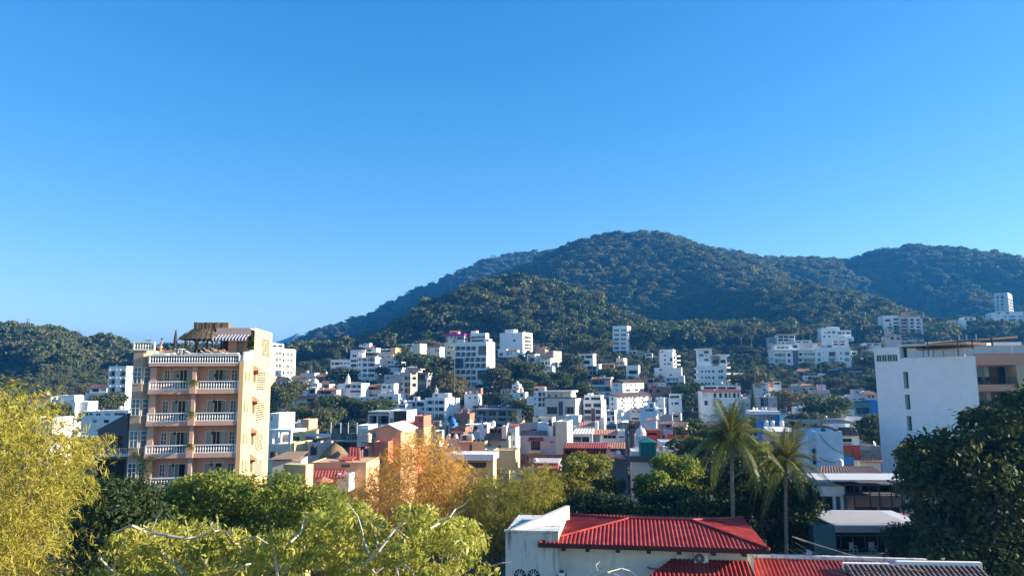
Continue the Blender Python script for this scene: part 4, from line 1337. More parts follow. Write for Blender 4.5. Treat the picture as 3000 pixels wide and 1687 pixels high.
b = H('apartment_complex', 'large white terraced apartment complex with a long low wing and roof gardens', 'd', (1560, 560, 1848, 930), 'white',
      [('B', '1632-1706 1728-1832', '572-626 660-714 755-806 842-892'), ('w', '1574-1602', '578-620 665-706 757-795 845-885')], [('w', '45-52', '600-640')], Y=376, yaw=-15, dep=9.5, cat='building')
b.block('middle_wing', (1424, 470, 1562, 830), 0.8, 8, 'white', [('w', '1462-1530', '514-556'), ('g', '1434-1528', '604-640 674-722'), ('w', '1534-1552', '590-635 670-720')])
b.block('long_wing', (1094, 598, 1426, 742), 1.2, 7, 'white', [('w', '1104-1146', '645-692'), ('g', '1162-1242', '645-686'), ('w', '1250-1296 1320-1355 1380-1408', '645-676'), ('w', '1310-1335 1370-1405', '585-610')], down=8)
b.block('upper_terrace', (1430, 430, 1620, 475), 2.0, 5, 'white'); b.tiles(1432, 385, 1640, 432, 1.6, 5, 'dark', 1480, 1620)
b.block('roof_room', (1690, 402, 1872, 476), 2.0, 5, 'white', [('v', '1700-1790', '425-460')]); b.tiles(1690, 368, 1800, 412, 1.5, 5, 'terra')
b.block('stair_tower', (1650, 322, 1756, 392), 3.0, 3, 'white', [('w', '1662-1690', '335-362')]); b.block('parapet_room', (1570, 355, 1652, 384), 3.2, 3, 'white')
b.slab(1600, 1880, 535, -1.0, 1.4, .4)
b = H('house', 'tan house with an orange gable end and a slatted roof terrace', 'd', (1890, 470, 2118, 592), 'beige', [('w', '2020-2062', '475-500'), ('v', '1910-1990', '540-575')], Y=395, yaw=-24, dep=7)
b.block('orange_end', (2112, 398, 2192, 560), 0.0, 6, 'peach', [('w', '2128-2150', '530-560')]); b.pergola(1905, 2105, 425, 470, .6, 4, FRW(), 12)
b.block('lower_room', (2030, 510, 2152, 605), -1.5, 5, 'cream', [('d', '2060-2090', '530-560')])
b = H('house', 'pale house with a teal glass terrace front below the tan house', 'd', (2058, 592, 2292, 770), 'offwhite', [('w', '2062-2106 2120-2152', '625-660 '), ('t', '2062-2290', '695-740')], Y=372, yaw=-12, dep=7)
b = H('house', 'bare grey concrete house with small square windows', 'd', (2000, 852, 2284, 1110), 'grey', [('w', '2034-2092', '892-928'), ('w', '2106-2126 2146-2168', '882-912'), ('v', '2030-2090', '990-1020')], Y=342, yaw=-16, dep=8)
b.tank(2190, 790, 850, 46, 'white', 2)
b = H('house', 'white house with a long dark tiled veranda roof and two square windows', 'd', (1952, 1004, 2168, 1190), 'white', [('w', '1974-2028 2068-2108', '1042-1088'), ('d', '2165-2185', '1120-1160')], Y=325, yaw=-14, dep=8)
b.block('veranda_wing', (1680, 1040, 1954, 1190), 0.8, 6, 'grey', [('v', '1700-1940', '1062-1108')]); b.tiles(1684, 1006, 1956, 1052, -0.4, 3.5, 'terra')
b = H('house', 'white terraced house with low flat roofs above the big street tree', 'd', (1886, 1182, 2244, 1360), 'white', [('v', '1936-2000 2058-2142', '1226-1274'), ('w', '2110-2160', '1300-1330')], Y=302, yaw=-14, dep=8)
b.block('low_wall', (1528, 1226, 1890, 1310), 0.5, 5, 'offwhite', [('w', '1600-1640 1700-1745', '1255-1280')])
b = H('house', 'narrow white house with three square openings beside the pink block corner', 'D', (34, 292, 182, 470), 'white', [('w', '38-56 66-88', '336-402')], Y=152, yaw=-10, dep=7)
# --- upper centre
b = H('house', 'white house with a yellow lit gable on the ridge of the slope', 'e', (82, 338, 335, 495), 'white', [('t', '118-206', '344-382'), ('k', '248-332', '342-385'), ('w', '160-192 222-246 278-306', '428-462')], Y=430, yaw=-28, dep=9)
b.block('yellow_end', (322, 330, 466, 505), 0.5, 7, 'cream')
b = H('house', 'low shaded house with a blue window under a mono-pitch roof', 'e', (556, 385, 800, 520), 'ltgrey', [('t', '718-792', '420-468'), ('w', '610-640', '405-425')], Y=432, yaw=-20, dep=7)  # white front, its shade put into the grey paint
b.tiles(548, 348, 812, 392, -.6, 4, 'dark', 600, 812)
b = H('house', 'white house with a bright magenta parapet band at the forest edge', 'e', (912, 205, 1218, 290), 'white', [('w', '988-1014 1048-1078', '216-242'), ('g', '1095-1210', '212-255')], Y=478, yaw=-14, dep=8)
b.block('magenta_band', (838, 166, 1222, 207), -0.8, 8, 'magenta'); b.block('roof_pavilion', (965, 128, 1118, 168), 2, 4, 'pink', [('v', '980-1080', '140-160')]); b.tiles(955, 112, 1125, 130, 1.5, 4.5, 'red')
b = H('house', 'plain white cubic house with a square stair tower at the forest edge', 'e', (1320, 150, 1582, 245), 'white', [('v', '1330-1570', '205-235')], Y=478, yaw=-14, dep=8)
b.block('stair_tower', (1334, 108, 1432, 152), 1.5, 4, 'white')
b = H('apartment_block', 'white seven-storey apartment block with full-width dark glazing', 'e', (1056, 304, 1600, 1070), 'white',
      [('G', '1066-1148 1156-1234 1246-1326 1336-1414', '374-442 474-546'), ('g', '1454-1592', '366-526'), ('s', '1062-1206', '576-746'), ('G', '1220-1300 1308-1388 1402-1486 1494-1576', '564-636 664-742'), ('G', '1062-1142 1150-1230 1242-1322 1332-1414', '774-846 880-946'), ('G', '1236-1330 1344-1440', '984-1042'), ('s', '1440-1590', '776-940')],
      [('w', '12-20 48-60', '370-440 470-520'), ('w', '10-18 35-45 62-72', '575-615 665-715')], Y=356, yaw=-20, dep=11, parapet=0.9, cat='building')
b.pergola(1090, 1330, 246, 300, 2, 4, IRON(), 10); b.block('roof_room', (1556, 250, 1640, 306), 2.0, 4, 'white', [('w', '1600-1622', '262-285')]); b.rail(1340, 1550, 262, 302, 0.2, 'glass')
b = H('house', 'tall cream house with a tile awning squeezed beside the seven-storey block', 'e', (882, 312, 1056, 470), 'cream', [('w', '938-972', '375-402'), ('w', '985-1030', '380-412')], Y=390, yaw=-14, dep=7)
b = H('house', 'weathered tan house with a grid window below the tall cream house', 'e', (904, 440, 1056, 612), 'beige', [('w', '930-980', '470-505'), ('v', '930-1000', '548-590')], Y=382, yaw=-14, dep=7)
b = H('house', 'white house with two small arched doors beside the seven-storey block', 'e', (846, 600, 1056, 800), 'white', [('a', '888-914 974-1004', '640-684'), ('w', '944-1008 862-902', '706-762')], Y=366, yaw=-14, dep=7)
b.rail(846, 1056, 585, 604, 0.1, 'white')
b = H('apartment_block', 'big blank white wall block with one small square window and rounded side balconies', 'e', (1820, 150, 2212, 520), 'white', [('t', '2044-2088', '254-300')], [('B', '14-90', '195-240 260-300 325-362 385-420')], Y=466, yaw=-30, dep=13, cat='building')
b.block('roof_room', (1908, 92, 2062, 152), 3, 5, 'white', [('w', '1980-2005 2020-2040', '105-125')])
for y in (238, 302, 365, 428):
    u1, z = b.uv(2212, y); MB().box(u1 + .02, u1 + 1.0, 1, 12, z - .25, z).build('balcony_slab', W('white'), b.root)
b = H('house', 'small white house with a tiled side porch below the blank wall block', 'e', (1790, 424, 1936, 570), 'white', [('w', '1818-1872', '484-532')], Y=440, yaw=-20, dep=6)
b.block('porch_wing', (1936, 440, 2112, 560), 0.4, 5, 'white', [('w', '1945-1975 2000-2025', '480-515')]); b.tiles(1930, 428, 2118, 448, -0.6, 3, 'terra')
b = H('frame_house', 'unfinished grey concrete frame house with open bays on four levels', 'e', (130, 812, 302, 1340), 'concrete', [('v', '204-256', '884-942 984-1062 1084-1166 1184-1252'), ('v', '266-298', '884-942 984-1062 1084-1166'), ('w', '140-182', '984-1026 1090-1126 1184-1222')], [('v', '20-80', '890-940 1000-1060')], Y=330, yaw=-20, dep=7, cat='building')
b.slab(240, 470, 752, 0.5, 5, .5, 'concrete', 'roof_slab')
b.block('wall_remnant', (200, 752, 440, 815), 2.0, 4, 'pink')
b = H('house', 'dark glazed house with a white roof slab behind the phone antennas', 'e', (400, 830, 575, 1060), 'dgrey', [('g', '412-560', '850-930'), ('g', '412-560', '955-1030')], Y=345, yaw=-14, dep=6)
b.slab(455, 596, 822, -0.8, 7, .5); b.block('white_end', (556, 822, 596, 935), -0.7, 6, 'white')
b = H('apartment_house', 'white four-level house with brown panels and phone antennas on its roof', 'E', (455, 72, 742, 430), 'white', [('w', '503-557', '112-162 207-258 302-352'), ('c', '478-498 563-582', '112-162 207-258 302-352'), ('k', '602-642', '110-164 206-260 302-354'), ('g', '654-724', '112-162 207-258 302-352'), ('v', '540-610 630-720', '392-420')], [('w', '15-25 50-62', '105-140')], Y=283, yaw=-22, dep=8, cat='building')
b.block('roof_room', (560, 8, 740, 74), 2.5, 4, 'ltgrey', [('w', '600-640', '25-55')]); b.block('roof_tank_box', (740, 10, 790, 74), 3, 3, 'white')
for x, t in ((600, -70), (612, -78), (628, -60), (585, -10), (605, -18), (632, -6)):
    u, z1 = b.uv(x, t, 3); _, z0 = b.uv(x, t + 52, 3); MB().box(u, u + .32, 3, 3.2, z0, z1).build('antenna_panel', FRW(), b.root)
b.posts([614], -110, 10, 3.3, .12, METAL(), 'mast')
b = H('house', 'small white cubic house with two square windows against dark trees', 'e', (1218, 1182, 1452, 1420), 'white', [('w', '1292-1328 1384-1426', '1232-1264')], Y=292, yaw=-10, dep=7)
b.block('brick_wall', (1226, 1082, 1500, 1190), 4, 4, 'brick', [('v', '1250-1290', '1140-1175')])
b = H('chapel', 'white arcaded chapel house with a wire lantern dome and a small red dome', 'e', (1838, 1108, 2112, 1250), 'white', [('A', '1852-1892 1906-1946 1960-2000 2040-2092', '1118-1162')], Y=282, yaw=-14, dep=7, cat='building')
b.tiles(1832, 1080, 2120, 1112, -0.5, 3, 'terra'); b.block('tower', (2028, 1020, 2148, 1110), 1.5, 4, 'white', [('w', '2060-2090', '1050-1080')]); b.dome(2106, 948, 1024, 36, 2, 'ltgrey')
b.block('bell_gable', (2122, 1150, 2252, 1260), -0.5, 5, 'white', [('A', '2160-2215', '1172-1230')]); b.dome(2182, 1036, 1152, 32, 0.5, 'pink')
b = H('school_building', 'long low concrete building with two rows of open bays by the dark trees', 'E', (1182, 230, 1758, 430), 'concrete', [('b', '1196-1326 1340-1472 1486-1612 1626-1748', '252-328 352-402')], Y=272, yaw=-10, dep=10, parapet=0.25, cat='building')
b.slab(1165, 1822, 226, -1, 12, .45, 'concrete', 'roof_slab'); b.block('end_wall', (1758, 240, 1822, 430), -0.8, 9, 'cream', [('w', '1765-1812', '262-272')])  # sunlight on the end wall is put into the cream paint
b = H('house', 'white terrace house with two square bays next to the antenna house', 'E', (0, 160, 186, 330), 'white', [('w', '10-58', '170-210'), ('v', '90-178', '172-208')], Y=282, yaw=-14, dep=7)
b = H('house', 'grey-roofed house with wide dark glazing left of the antenna house', 'E', (198, 112, 452, 340), 'offwhite', [('g', '214-322', '135-192'), ('g', '340-440', '135-192'), ('w', '415-445', '215-245 298-320')], Y=290, yaw=-14, dep=7)
b = H('house', 'tiny white house with a balcony behind the antenna house', 'E', (840, 78, 905, 220), 'offwhite', [('w', '850-890', '85-105'), ('v', '850-890', '140-190')], Y=288, yaw=-14, dep=5)
# --- upper right of centre
b = H('apartment_tower', 'narrow white six-storey tower with paired windows against the dark valley', 'f', (1712, 146, 1962, 640), 'white', [('t', '1728-1818 1842-1936', '198-236 276-318 350-392 424-466 498-542'), ('v', '1760-1930', '566-615')], [('w', '12-24', '205-230 280-310 355-385')], Y=468, yaw=-22, dep=11, parapet=.9, cat='building')
for y in (240, 320, 394, 470, 546):
    b.slab(1706, 1964, y, -0.6, .58, .8, 'white', 'balcony_band')
b = H('house', 'white row house with two arched upper bays beside the narrow tower', 'f', (1948, 560, 2122, 700), 'offwhite', [('A', '1978-2036 2046-2110', '568-614'), ('w', '1966-2010 2050-2095', '628-672')], Y=452, yaw=-10, dep=6)
b = H('house', 'pale row house with a blue-grey window strip next to the arched bays', 'f', (2122, 590, 2262, 720), 'ltgrey', [('v', '2135-2255', '600-625'), ('w', '2140-2220', '648-685')], Y=448, yaw=-10, dep=6)
b = H('house', 'white row house with a roof terrace at the end of the row', 'f', (2260, 610, 2384, 770), 'white', [('v', '2270-2370', '618-650'), ('w', '2275-2300 2320-2345', '680-710')], Y=440, yaw=-14, dep=6)
b = H('villa', 'little domed white villa among sunlit trees on the spur', 'f', (1340, 172, 1482, 225), 'white', [('A', '1385-1410 1420-1445', '180-205')], Y='g', yaw=-14, dep=6, ground=True)
b.dome(1410, 145, 174, 50, 1, 'white', False)
b = H('house', 'grey open-framed house alone among the trees of the spur', 'f', (1200, 350, 1368, 480), 'grey', [('v', '1212-1355', '365-410'), ('w', '1230-1340', '425-460')], Y='g', yaw=-18, dep=6)
b = H('house', 'terracotta roofed house with brick chimneys among the trees', 'f', (398, 548, 556, 640), 'peach', [('w', '420-445', '565-590')], Y=418, yaw=-24, dep=6)
b.tiles(395, 498, 560, 550, -.5, 3, 'lit'); b.block('chimney', (486, 486, 538, 520), 2, 1, 'brick')
b = H('house', 'tall concrete house with a sunlit cream side wall', 'f', (614, 568, 704, 800), 'concrete', [('w', '630-680', '590-620')], Y=398, yaw=-35, dep=9)
b = H('house', 'white garage-like house with one large dark opening above the trees', 'f', (254, 622, 392, 790), 'white', [('v', '268-386', '642-752')], Y=398, yaw=-24, dep=7)
b = H('house', 'white house with a slanting dark roof and stacked terraces', 'f', (482, 690, 652, 880), 'white', [('v', '495-605', '698-722'), ('w', '490-545 560-604 612-640', '748-802'), ('v', '520-640', '830-865')], Y=392, yaw=-24, dep=7)
b.tiles(484, 640, 668, 694, -.4, 4, 'dark', 500, 690)
b.block('lower_terrace', (490, 830, 690, 960), -3, 5, 'white', [('v', '560-640', '835-870')])
b = H('house', 'white terraced house with teal glass doors above a grey glazed frame', 'f', (1134, 624, 1378, 880), 'white', [('g', '1154-1318', '730-792'), ('v', '1164-1230 1240-1362', '642-690'), ('w', '1150-1200 1215-1260', '838-872')], Y=392, yaw=-18, dep=8)
b.slab(1128, 1385, 618, -.4, 8, .3, 'offwhite', 'roof_slab')
b = H('glazed_house', 'grey glazed frame house stepping down under the white terraces', 'f', (1270, 820, 1436, 1090), 'grey', [('g', '1282-1360 1368-1430', '826-890 905-975 985-1040')], Y=372, yaw=-20, dep=7)
b.block('sunlit_wall', (1432, 790, 1480, 1060), -0.2, 6, 'white')
b = H('house', 'orange house with a red window bay among the trees', 'f', (1482, 795, 1742, 910), 'peach', [('k', '1530-1575', '805-850'), ('w', '1600-1640 1660-1720', '810-845')], Y=388, yaw=-10, dep=7)
b.tiles(1478, 778, 1748, 798, -.4, 3, 'terra')
b = H('house', 'narrow cream house with two small windows on the upper slope', 'f', (1770, 690, 1898, 920), 'cream', [('w', '1778-1812 1832-1880', '758-788'), ('v', '1780-1880', '830-880')], Y=398, yaw=-24, dep=7)
b.tank(1812, 650, 690, 14, 'cream', 2)
b = H('house', 'white house with a large dark veranda opening and a stepped roof garden', 'f', (1934, 812, 2150, 1080), 'white', [('v', '1978-2126', '894-956')], Y=372, yaw=-16, dep=8)
b = H('house', 'brown-framed house with two floors of wide glazing and white floor slabs', 'f', (1345, 1040, 1668, 1330), 'brick', [('g', '1362-1470 1478-1560 1568-1652', '1058-1136'), ('g', '1368-1472 1486-1562 1576-1652', '1180-1250')], Y=322, yaw=-14, dep=9, parapet=.3)
b.slab(1324, 1690, 1146, -0.8, 1, .55); b.slab(1324, 1690, 1254, -0.8, 1, .55); b.tiles(1332, 1012, 1480, 1050, -.6, 5, 'terra'); b.block('white_upper', (1478, 1012, 1690, 1045), 1, 7, 'white')
b.block('white_base', (1360, 1270, 1690, 1370), -0.4, 8, 'white', [('A', '1390-1440 1510-1550', '1296-1330'), ('w', '1590-1650', '1280-1310')])
# white apartment pair, shaded end and sunlit long side
b = H('apartment_block', 'white apartment block with a brown tiled eave, a red awning and a sunlit window front', 'f', (1690, 1096, 1882, 1320), 'white', [('w', '1732-1752 1764-1786', '1126-1166'), ('w', '1768-1788', '1210-1246')], [('w', '12-22 32-44 56-64', '1128-1160'), ('B', '14-34 54-72', '1214-1258'), ('w', '40-48 78-90', '1214-1250')], Y=312, yaw=-42, dep=17, cat='building')
b.tiles(1684, 1085, 1890, 1100, -.5, 4, 'dark')
u1, z = b.uv(1882, 1100); mb = MB(); ribbed(mb, (u1 + .6, -.4, z - .1), (u1 + .6, 17.3, z - .1), (u1 - 3, -.4, z + 1.2), (u1 - 3, 17.3, z + 1.2), .4, .07); mb.build('tile_roof', TILE('dark'), b.root)
b = H('apartment_block', 'lower white apartment block with three rows of parapet balconies and a brown eave', 'F', (1650, 176, 1784, 470), 'white', [('w', '1686-1718', '196-246 290-330 376-404')], [('c', '3-10 25-31 36-42 60-66', '200-238 286-326 376-416'), ('b', '14-22 45-56 72-82', '200-240 288-326 376-416')], Y=268, yaw=-40, dep=26, cat='building')
u1, z = b.uv(1784, 186); mb = MB(); ribbed(mb, (u1 + .7, -.4, z), (u1 + .7, 26.3, z), (u1 - 3, -.4, z + 1.3), (u1 - 3, 26.3, z + 1.3), .4, .07); mb.build('tile_roof', TILE('dark'), b.root)
for y in (262, 350, 440):
    u1, z = b.uv(1784, y)
    for c in (3.4, 11.6, 18.4): MB().box(u1 + .01, u1 + .7, c, c + 3.4, z - .15, z + .8).build('balcony', W('white'), b.root)
# --- middle rows
b = H('house', 'white arcaded house with three tiers of dark arches', 'F', (368, 84, 592, 400), 'white', [('A', '442-502 512-566', '104-178 194-262 284-352'), ('a', '378-402', '110-150 196-240 290-330')], Y=248, yaw=-6, dep=8)
b.tiles(372, 12, 545, 40, .5, 4, 'terra'); b.block('roof_room', (376, 38, 560, 86), .8, 4, 'cream', [('v', '390-480', '45-80')])
b.block('stepped_wall', (250, 180, 372, 330), 1, 4, 'white')
b = H('house', 'large beige modern house with a slate centre panel and a roof pavilion', 'F', (556, 216, 1078, 570), 'beige', [('g', '594-768', '354-476'), ('s', '788-866', '262-500'), ('B', '898-1052', '350-472')], [('w', '20-30', '400-440')], Y=238, yaw=-20, dep=11, parapet=.9, cat='house')
b.block('roof_pavilion', (590, 84, 1000, 222), 2.2, 6, 'beige', [('w', '610-650 724-772', '140-192')]); b.slab(570, 1016, 82, 1.2, 8, .5, 'offwhite', 'roof_slab'); b.rail(560, 1078, 188, 216, .1, 'glass')
b.posts([835], 100, 216, 1.6, .14, FRD())
b.block('front_wall', (900, 500, 1135, 720), -5, 4, 'white', [('w', '955-1000', '530-550')])
b = H('house', 'white house with a brown vertical panel and three floors of dark windows', 'F', (1216, 240, 1522, 650), 'white', [('w', '1238-1346 1384-1506', '296-362'), ('w', '1228-1342 1418-1500', '404-472 508-580'), ('k', '1344-1412', '380-600')], [('w', '30-40', '300-330')], Y=240, yaw=-18, dep=8)
b.block('roof_storey', (1226, 156, 1510, 244), 2, 5, 'white', [('w', '1240-1310', '195-240'), ('g', '1340-1500', '192-240')]); b.block('stair_box', (1275, 128, 1350, 160), 3, 3, 'white')
b = H('house', 'small white house with a flowered terrace beside the brown-panel house', 'F', (1602, 415, 1745, 640), 'offwhite', [('v', '1612-1640 1655-1735', '425-490'), ('w', '1610-1670', '535-600'), ('v', '1700-1742', '510-590')], Y=232, yaw=-16, dep=6)
b.slab(1596, 1770, 606, -2.5, 2.5, .2, 'ltgrey', 'porch_roof')
b = H('house', 'plain grey house with two small windows under the lower white apartments', 'F', (2010, 392, 2182, 620), 'beige', [('w', '2036-2082 2130-2172', '420-450'), ('v', '2040-2160', '540-570')], Y=236, yaw=-10, dep=6)
b = H('house', 'pale bluish house with a strip window and stained plaster', 'G', (148, 364, 416, 660), 'lblue', [('w', '232-282 286-374', '394-430')], Y=222, yaw=-16, dep=8)
b.block('lit_wing', (416, 385, 560, 470), 0.6, 6, 'white', [('w', '476-530', '402-436')])
b = H('house', 'white house with a dark roof terrace opening under the street trees', 'G', (628, 210, 856, 420), 'white', [('w', '680-706 732-802', '276-316'), ('v', '650-820', '170-235')], Y=262, yaw=-12, dep=6)
b.block('roof_terrace', (640, 140, 850, 212), .3, 5, 'white', [('v', '655-810', '165-205')])
b = H('house', 'white end house of the lower row with plain sunlit walls', 'G', (412, 200, 556, 400), 'white', [('w', '420-440', '230-290'), ('w', '455-485', '335-350')], Y=262, yaw=-28, dep=7)
b = H('house', 'small pinkish shack with plants on its balcony beside the steep street', 'G', (690, 470, 838, 590), 'pink', [('v', '710-800', '490-530')], Y=205, yaw=-16, dep=5)
b = H('house', 'white rounded-balcony house with a twisted roof pergola by the dark valley', 'g', (474, 600, 705, 880), 'white', [('w', '550-586', '630-662 700-736 772-798'), ('w', '652-698', '684-742'), ('w', '610-668', '774-802')], [('B', '12-80', '660-700 735-775')], Y=392, yaw=-24, dep=9, cat='house')
b.block('roof_storey', (478, 544, 705, 602), 1, 6, 'white', [('w', '500-540', '570-592')])
for y in (655, 730, 800):
    u1, z = b.uv(705, y); MB().lathe([(0, -.25), (3.0, -.25), (3.0, .45), (2.8, .45), (2.8, 0), (0, 0)], (u1, 5, z), 18).build('round_balcony', W('white'), b.root)
b = H('house', 'stepped white houses wall with broad terraces below the rounded-balcony house', 'g', (388, 852, 850, 1010), 'white', [('w', '470-520', '870-900'), ('d', '646-686', '958-1008')], Y=372, yaw=-16, dep=7)
b.rail(590, 850, 905, 935, .1, 'glass')
b = H('house', 'white villa with green glass doors over a grey arcade by the steep street', 'g', (572, 985, 895, 1200), 'white', [('t', '594-652 748-792', '1034-1082'), ('w', '664-686', '1030-1062'), ('c', '698-740', '1032-1080'), ('B', '600-690 700-800 810-880', '1096-1150')], Y=350, yaw=-16, dep=8)
b.slab(566, 912, 1010, -1, 1.2, .3); b.slab(566, 900, 1088, -1, 1.2, .3)
b = H('house', 'orange house with a dark carport behind two palms', 'g', (124, 1030, 380, 1130), 'peach', [('v', '276-370', '1042-1108')], Y=352, yaw=-12, dep=6)
b = H('house', 'whitewashed house with two arches behind the palm', 'g', (384, 1105, 570, 1210), 'offwhite', [('A', '408-450 492-540', '1112-1140')], Y=338, yaw=-14, dep=6)
b = H('house', 'raw brick house with a curved iron canopy', 'g', (280, 1180, 660, 1330), 'brick', [('v', '300-350 420-480', '1220-1270')], Y=318, yaw=-14, dep=6)
# right side of the steep street
b = H('apartment_block', 'broad white block with three rows of small square windows and curved end balconies', 'g', (1152, 822, 1622, 1300), 'white', [('w', '1184-1216 1250-1282 1302-1336 1372-1408 1474-1512', '894-936 998-1036 1100-1142'), ('v', '1516-1560', '880-935 985-1040')], Y=338, yaw=-8, dep=11, cat='building')
for y in (870, 975, 1075, 1175, 1270):
    u0, z = b.uv(1152, y); MB().lathe([(0, -.3), (2.6, -.3), (2.6, .7), (2.4, .7), (2.4, 0), (0, 0)], (u0 + .5, 3, z), 18).build('round_balcony', W('white'), b.root)
    if y < 1200:
        u0, z = b.uv(1622, y - 20); MB().lathe([(0, -.3), (2.6, -.3), (2.6, .4), (2.4, .4), (2.4, 0), (0, 0)], (u0 - .6, 3, z), 18).build('round_balcony', W('white'), b.root)
b.block('upper_storeys', (1136, 530, 1372, 826), 2.0, 8, 'white', [('t', '1148-1222', '614-666'), ('w', '1228-1312', '564-612'), ('a', '1252-1284', '624-656'), ('c', '1235-1310 1250-1305', '695-740')])
b.block('picture_frame', (1350, 634, 1506, 800), 1.4, 7, 'grey', [('v', '1372-1490', '660-790')]); b.block('upper_wing', (1506, 625, 1622, 826), 2, 7, 'white', [('g', '1512-1600', '715-775')])
b.slab(1090, 1372, 526, 1.0, 9, .5, 'white', 'roof_slab'); b.slab(1500, 1668, 622, 1.0, 8, .9, 'white', 'roof_slab'); b.slab(1610, 1670, 760, 1.2, 6, .6, 'white', 'balcony_slab')
b = H('house', 'white arched house with a red tiled cornice and glazed top floor', 'G', (1194, 96, 1866, 420), 'white', [('a', '1392-1442 1486-1538 1578-1628 1652-1684 1722-1774 1798-1834', '118-202'), ('a', '1396-1444 1488-1534', '244-322'), ('w', '1226-1240 1262-1276', '110-190'), ('v', '1240-1300', '250-330')], Y=268, yaw=-6, dep=9, cat='building')
b.tiles(1196, 66, 1854, 100, -.7, 1.6, 'red'); b.block('top_floor', (1216, 8, 1856, 70), 1.6, 6, 'white', [('g', '1230-1440', '16-56'), ('g', '1470-1600 1620-1776', '16-56')])
b = H('house', 'white house with a row of three small windows beside the curved balconies', 'g', (1768, 940, 1902, 1160), 'white', [('w', '1784-1816 1828-1888', '954-982')], Y=345, yaw=-8, dep=6)
b = H('house', 'cream house with a shaded porch between two white blocks', 'g', (1640, 1030, 1770, 1160), 'cream', [('w', '1650-1675 1690-1760', '1048-1088'), ('v', '1700-1765', '1100-1135')], Y=340, yaw=-8, dep=6)
b = H('house', 'tiny cream house with an arched top above the red cornice', 'g', (1470, 1120, 1600, 1180), 'cream', [('a', '1484-1500 1516-1532', '1135-1160')], Y=300, yaw=-8, dep=5)
b.dome(1530, 1085, 1122, 28, 1, 'cream', False)
# --- right slope
b = H('apartment_complex', 'long white apartment complex with cream balconies and a slate stair strip', 'h', (392, 566, 722, 1010), 'white', [('t', '404-462 466-524 528-588', '606-664 706-762 806-862 904-956'), ('w', '624-672', '608-666 704-764 802-862')], Y=408, yaw=-6, dep=12, parapet=.6, cat='building')
b.block('slate_strip', (720, 566, 808, 840), -.4, 6, 'dgrey'); b.block('middle_wing', (806, 545, 1094, 866), .3, 10, 'white', [('t', '892-958 962-1022 1026-1088', '598-648 700-752 796-846'), ('v', '814-876', '598-650 696-748 790-832')])
b.block('end_wing', (1094, 506, 1704, 880), -.2, 10, 'white', [('t', '1132-1188', '598-656 694-748 788-838'), ('w', '1222-1238', '594-606 690-702 788-800'), ('b', '1320-1452', '576-656 690-752 794-852'), ('w', '1512-1548', '590-616 684-712'), ('c', '1594-1670', '580-640 684-742')])
b.block('top_floor', (392, 460, 802, 552), 2, 7, 'white', [('t', '440-500 505-570 575-642', '490-526'), ('s', '708-792', '466-520')]); b.block('timber_fence', (802, 432, 1184, 512), 3, 1, 'beige')
b.slab(356, 660, 458, .4, 9, .3, 'white', 'roof_slab'); b.slab(300, 1082, 552, -1, 4, .35, 'white', 'eave')
for y in (672, 765, 868, 965):
    u0, z = b.uv(392, y); mb = MB(); mb.lathe([(0, -.35), (4.0, -.35), (4.0, .25), (3.8, .25), (3.8, 0), (0, 0)], (u0 + 1, 4, z), 10); mb.build('corner_balcony', W('cream'), b.root)
    b.slab(392, 600, y, -.9, .9, .5, 'cream', 'balcony_band')
for y in (655, 755, 850):
    b.slab(806, 1092, y + 8, -.9, 1.2, .5, 'cream', 'balcony_band')
    b.slab(1316, 1456, y + 2, -.8, .6, .5, 'cream', 'balcony_band')
b.block('cream_bay', (1704, 560, 1812, 660), 1, 6, 'cream', [('v', '1715-1790', '590-630')]); b.block('cream_bay', (1704, 665, 1790, 760), 1.4, 6, 'cream', [('v', '1715-1770', '690-730')])
b = H('glass_house', 'white three-storey house with full-height window walls above the long complex', 'h', (450, 294, 752, 470), 'white', [('g', '462-548 556-640 648-736', '308-352 362-402'), ('w', '470-500 530-560 600-630 645-680', '420-448')], Y=448, yaw=-10, dep=9)
b.tiles(446, 282, 760, 298, -.5, 3, 'dark')
b = H('house', 'grey house with stacked shaded terraces at the dark valley edge', 'h', (288, 335, 392, 460), 'grey', [('v', '300-385', '350-372 395-420')], Y=452, yaw=-10, dep=6)
b = H('house', 'long low white carport house with dark openings', 'h', (738, 388, 1034, 440), 'white', [('v', '765-850 880-985', '405-425')], Y=440, yaw=-8, dep=7)
b = H('villa', 'white cubist villa with tall windows on the wooded slope', 'h', (1190, 180, 1512, 360), 'white', [('w', '1240-1256 1262-1278 1284-1298', '250-272'), ('t', '1308-1352 1378-1432', '228-274'), ('w', '1230-1262 1315-1350', '308-340')], Y=478, yaw=-10, dep=9, cat='villa')
b.block('upper_room', (1300, 160, 1500, 200), 1.5, 6, 'white'); b.block('terraced_wing', (1470, 216, 1704, 372), -.5, 7, 'white', [('t', '1475-1535', '242-285'), ('v', '1545-1595 1620-1690', '248-280'), ('v', '1550-1590', '315-345')]); b.block('lower_wing', (1560, 325, 1745, 400), -2, 5, 'white', [('v', '1640-1720', '360-388')])
b = H('house', 'sunlit white terraced house below the cubist villa', 'h', (1378, 378, 1660, 500), 'white', [('v', '1400-1480 1500-1590', '395-420 440-470')], Y=452, yaw=-22, dep=7)
b = H('house', 'white pavilion house with a flat roof on the right hillside', 'h', (1940, 432, 2212, 510), 'white', [('v', '1970-2060 2085-2180', '445-470')], Y=452, yaw=-5, dep=7)
b = H('house', 'small white gabled house beside the big white wall', 'h', (1938, 662, 2080, 720), 'offwhite', [('v', '1955-2060', '675-700')], Y=405, yaw=-5, dep=6)
b.tiles(1930, 640, 2085, 664, -.5, 3, 'dark', 1960, 2060)
b = H('house', 'white framed house with a dark glass front under a tall shaded terrace', 'h', (1555, 912, 1898, 1010), 'white', [('A', '1612-1665', '928-985'), ('g', '1672-1810', '925-985'), ('v', '1830-1885', '930-985')], Y=382, yaw=-4, dep=7)
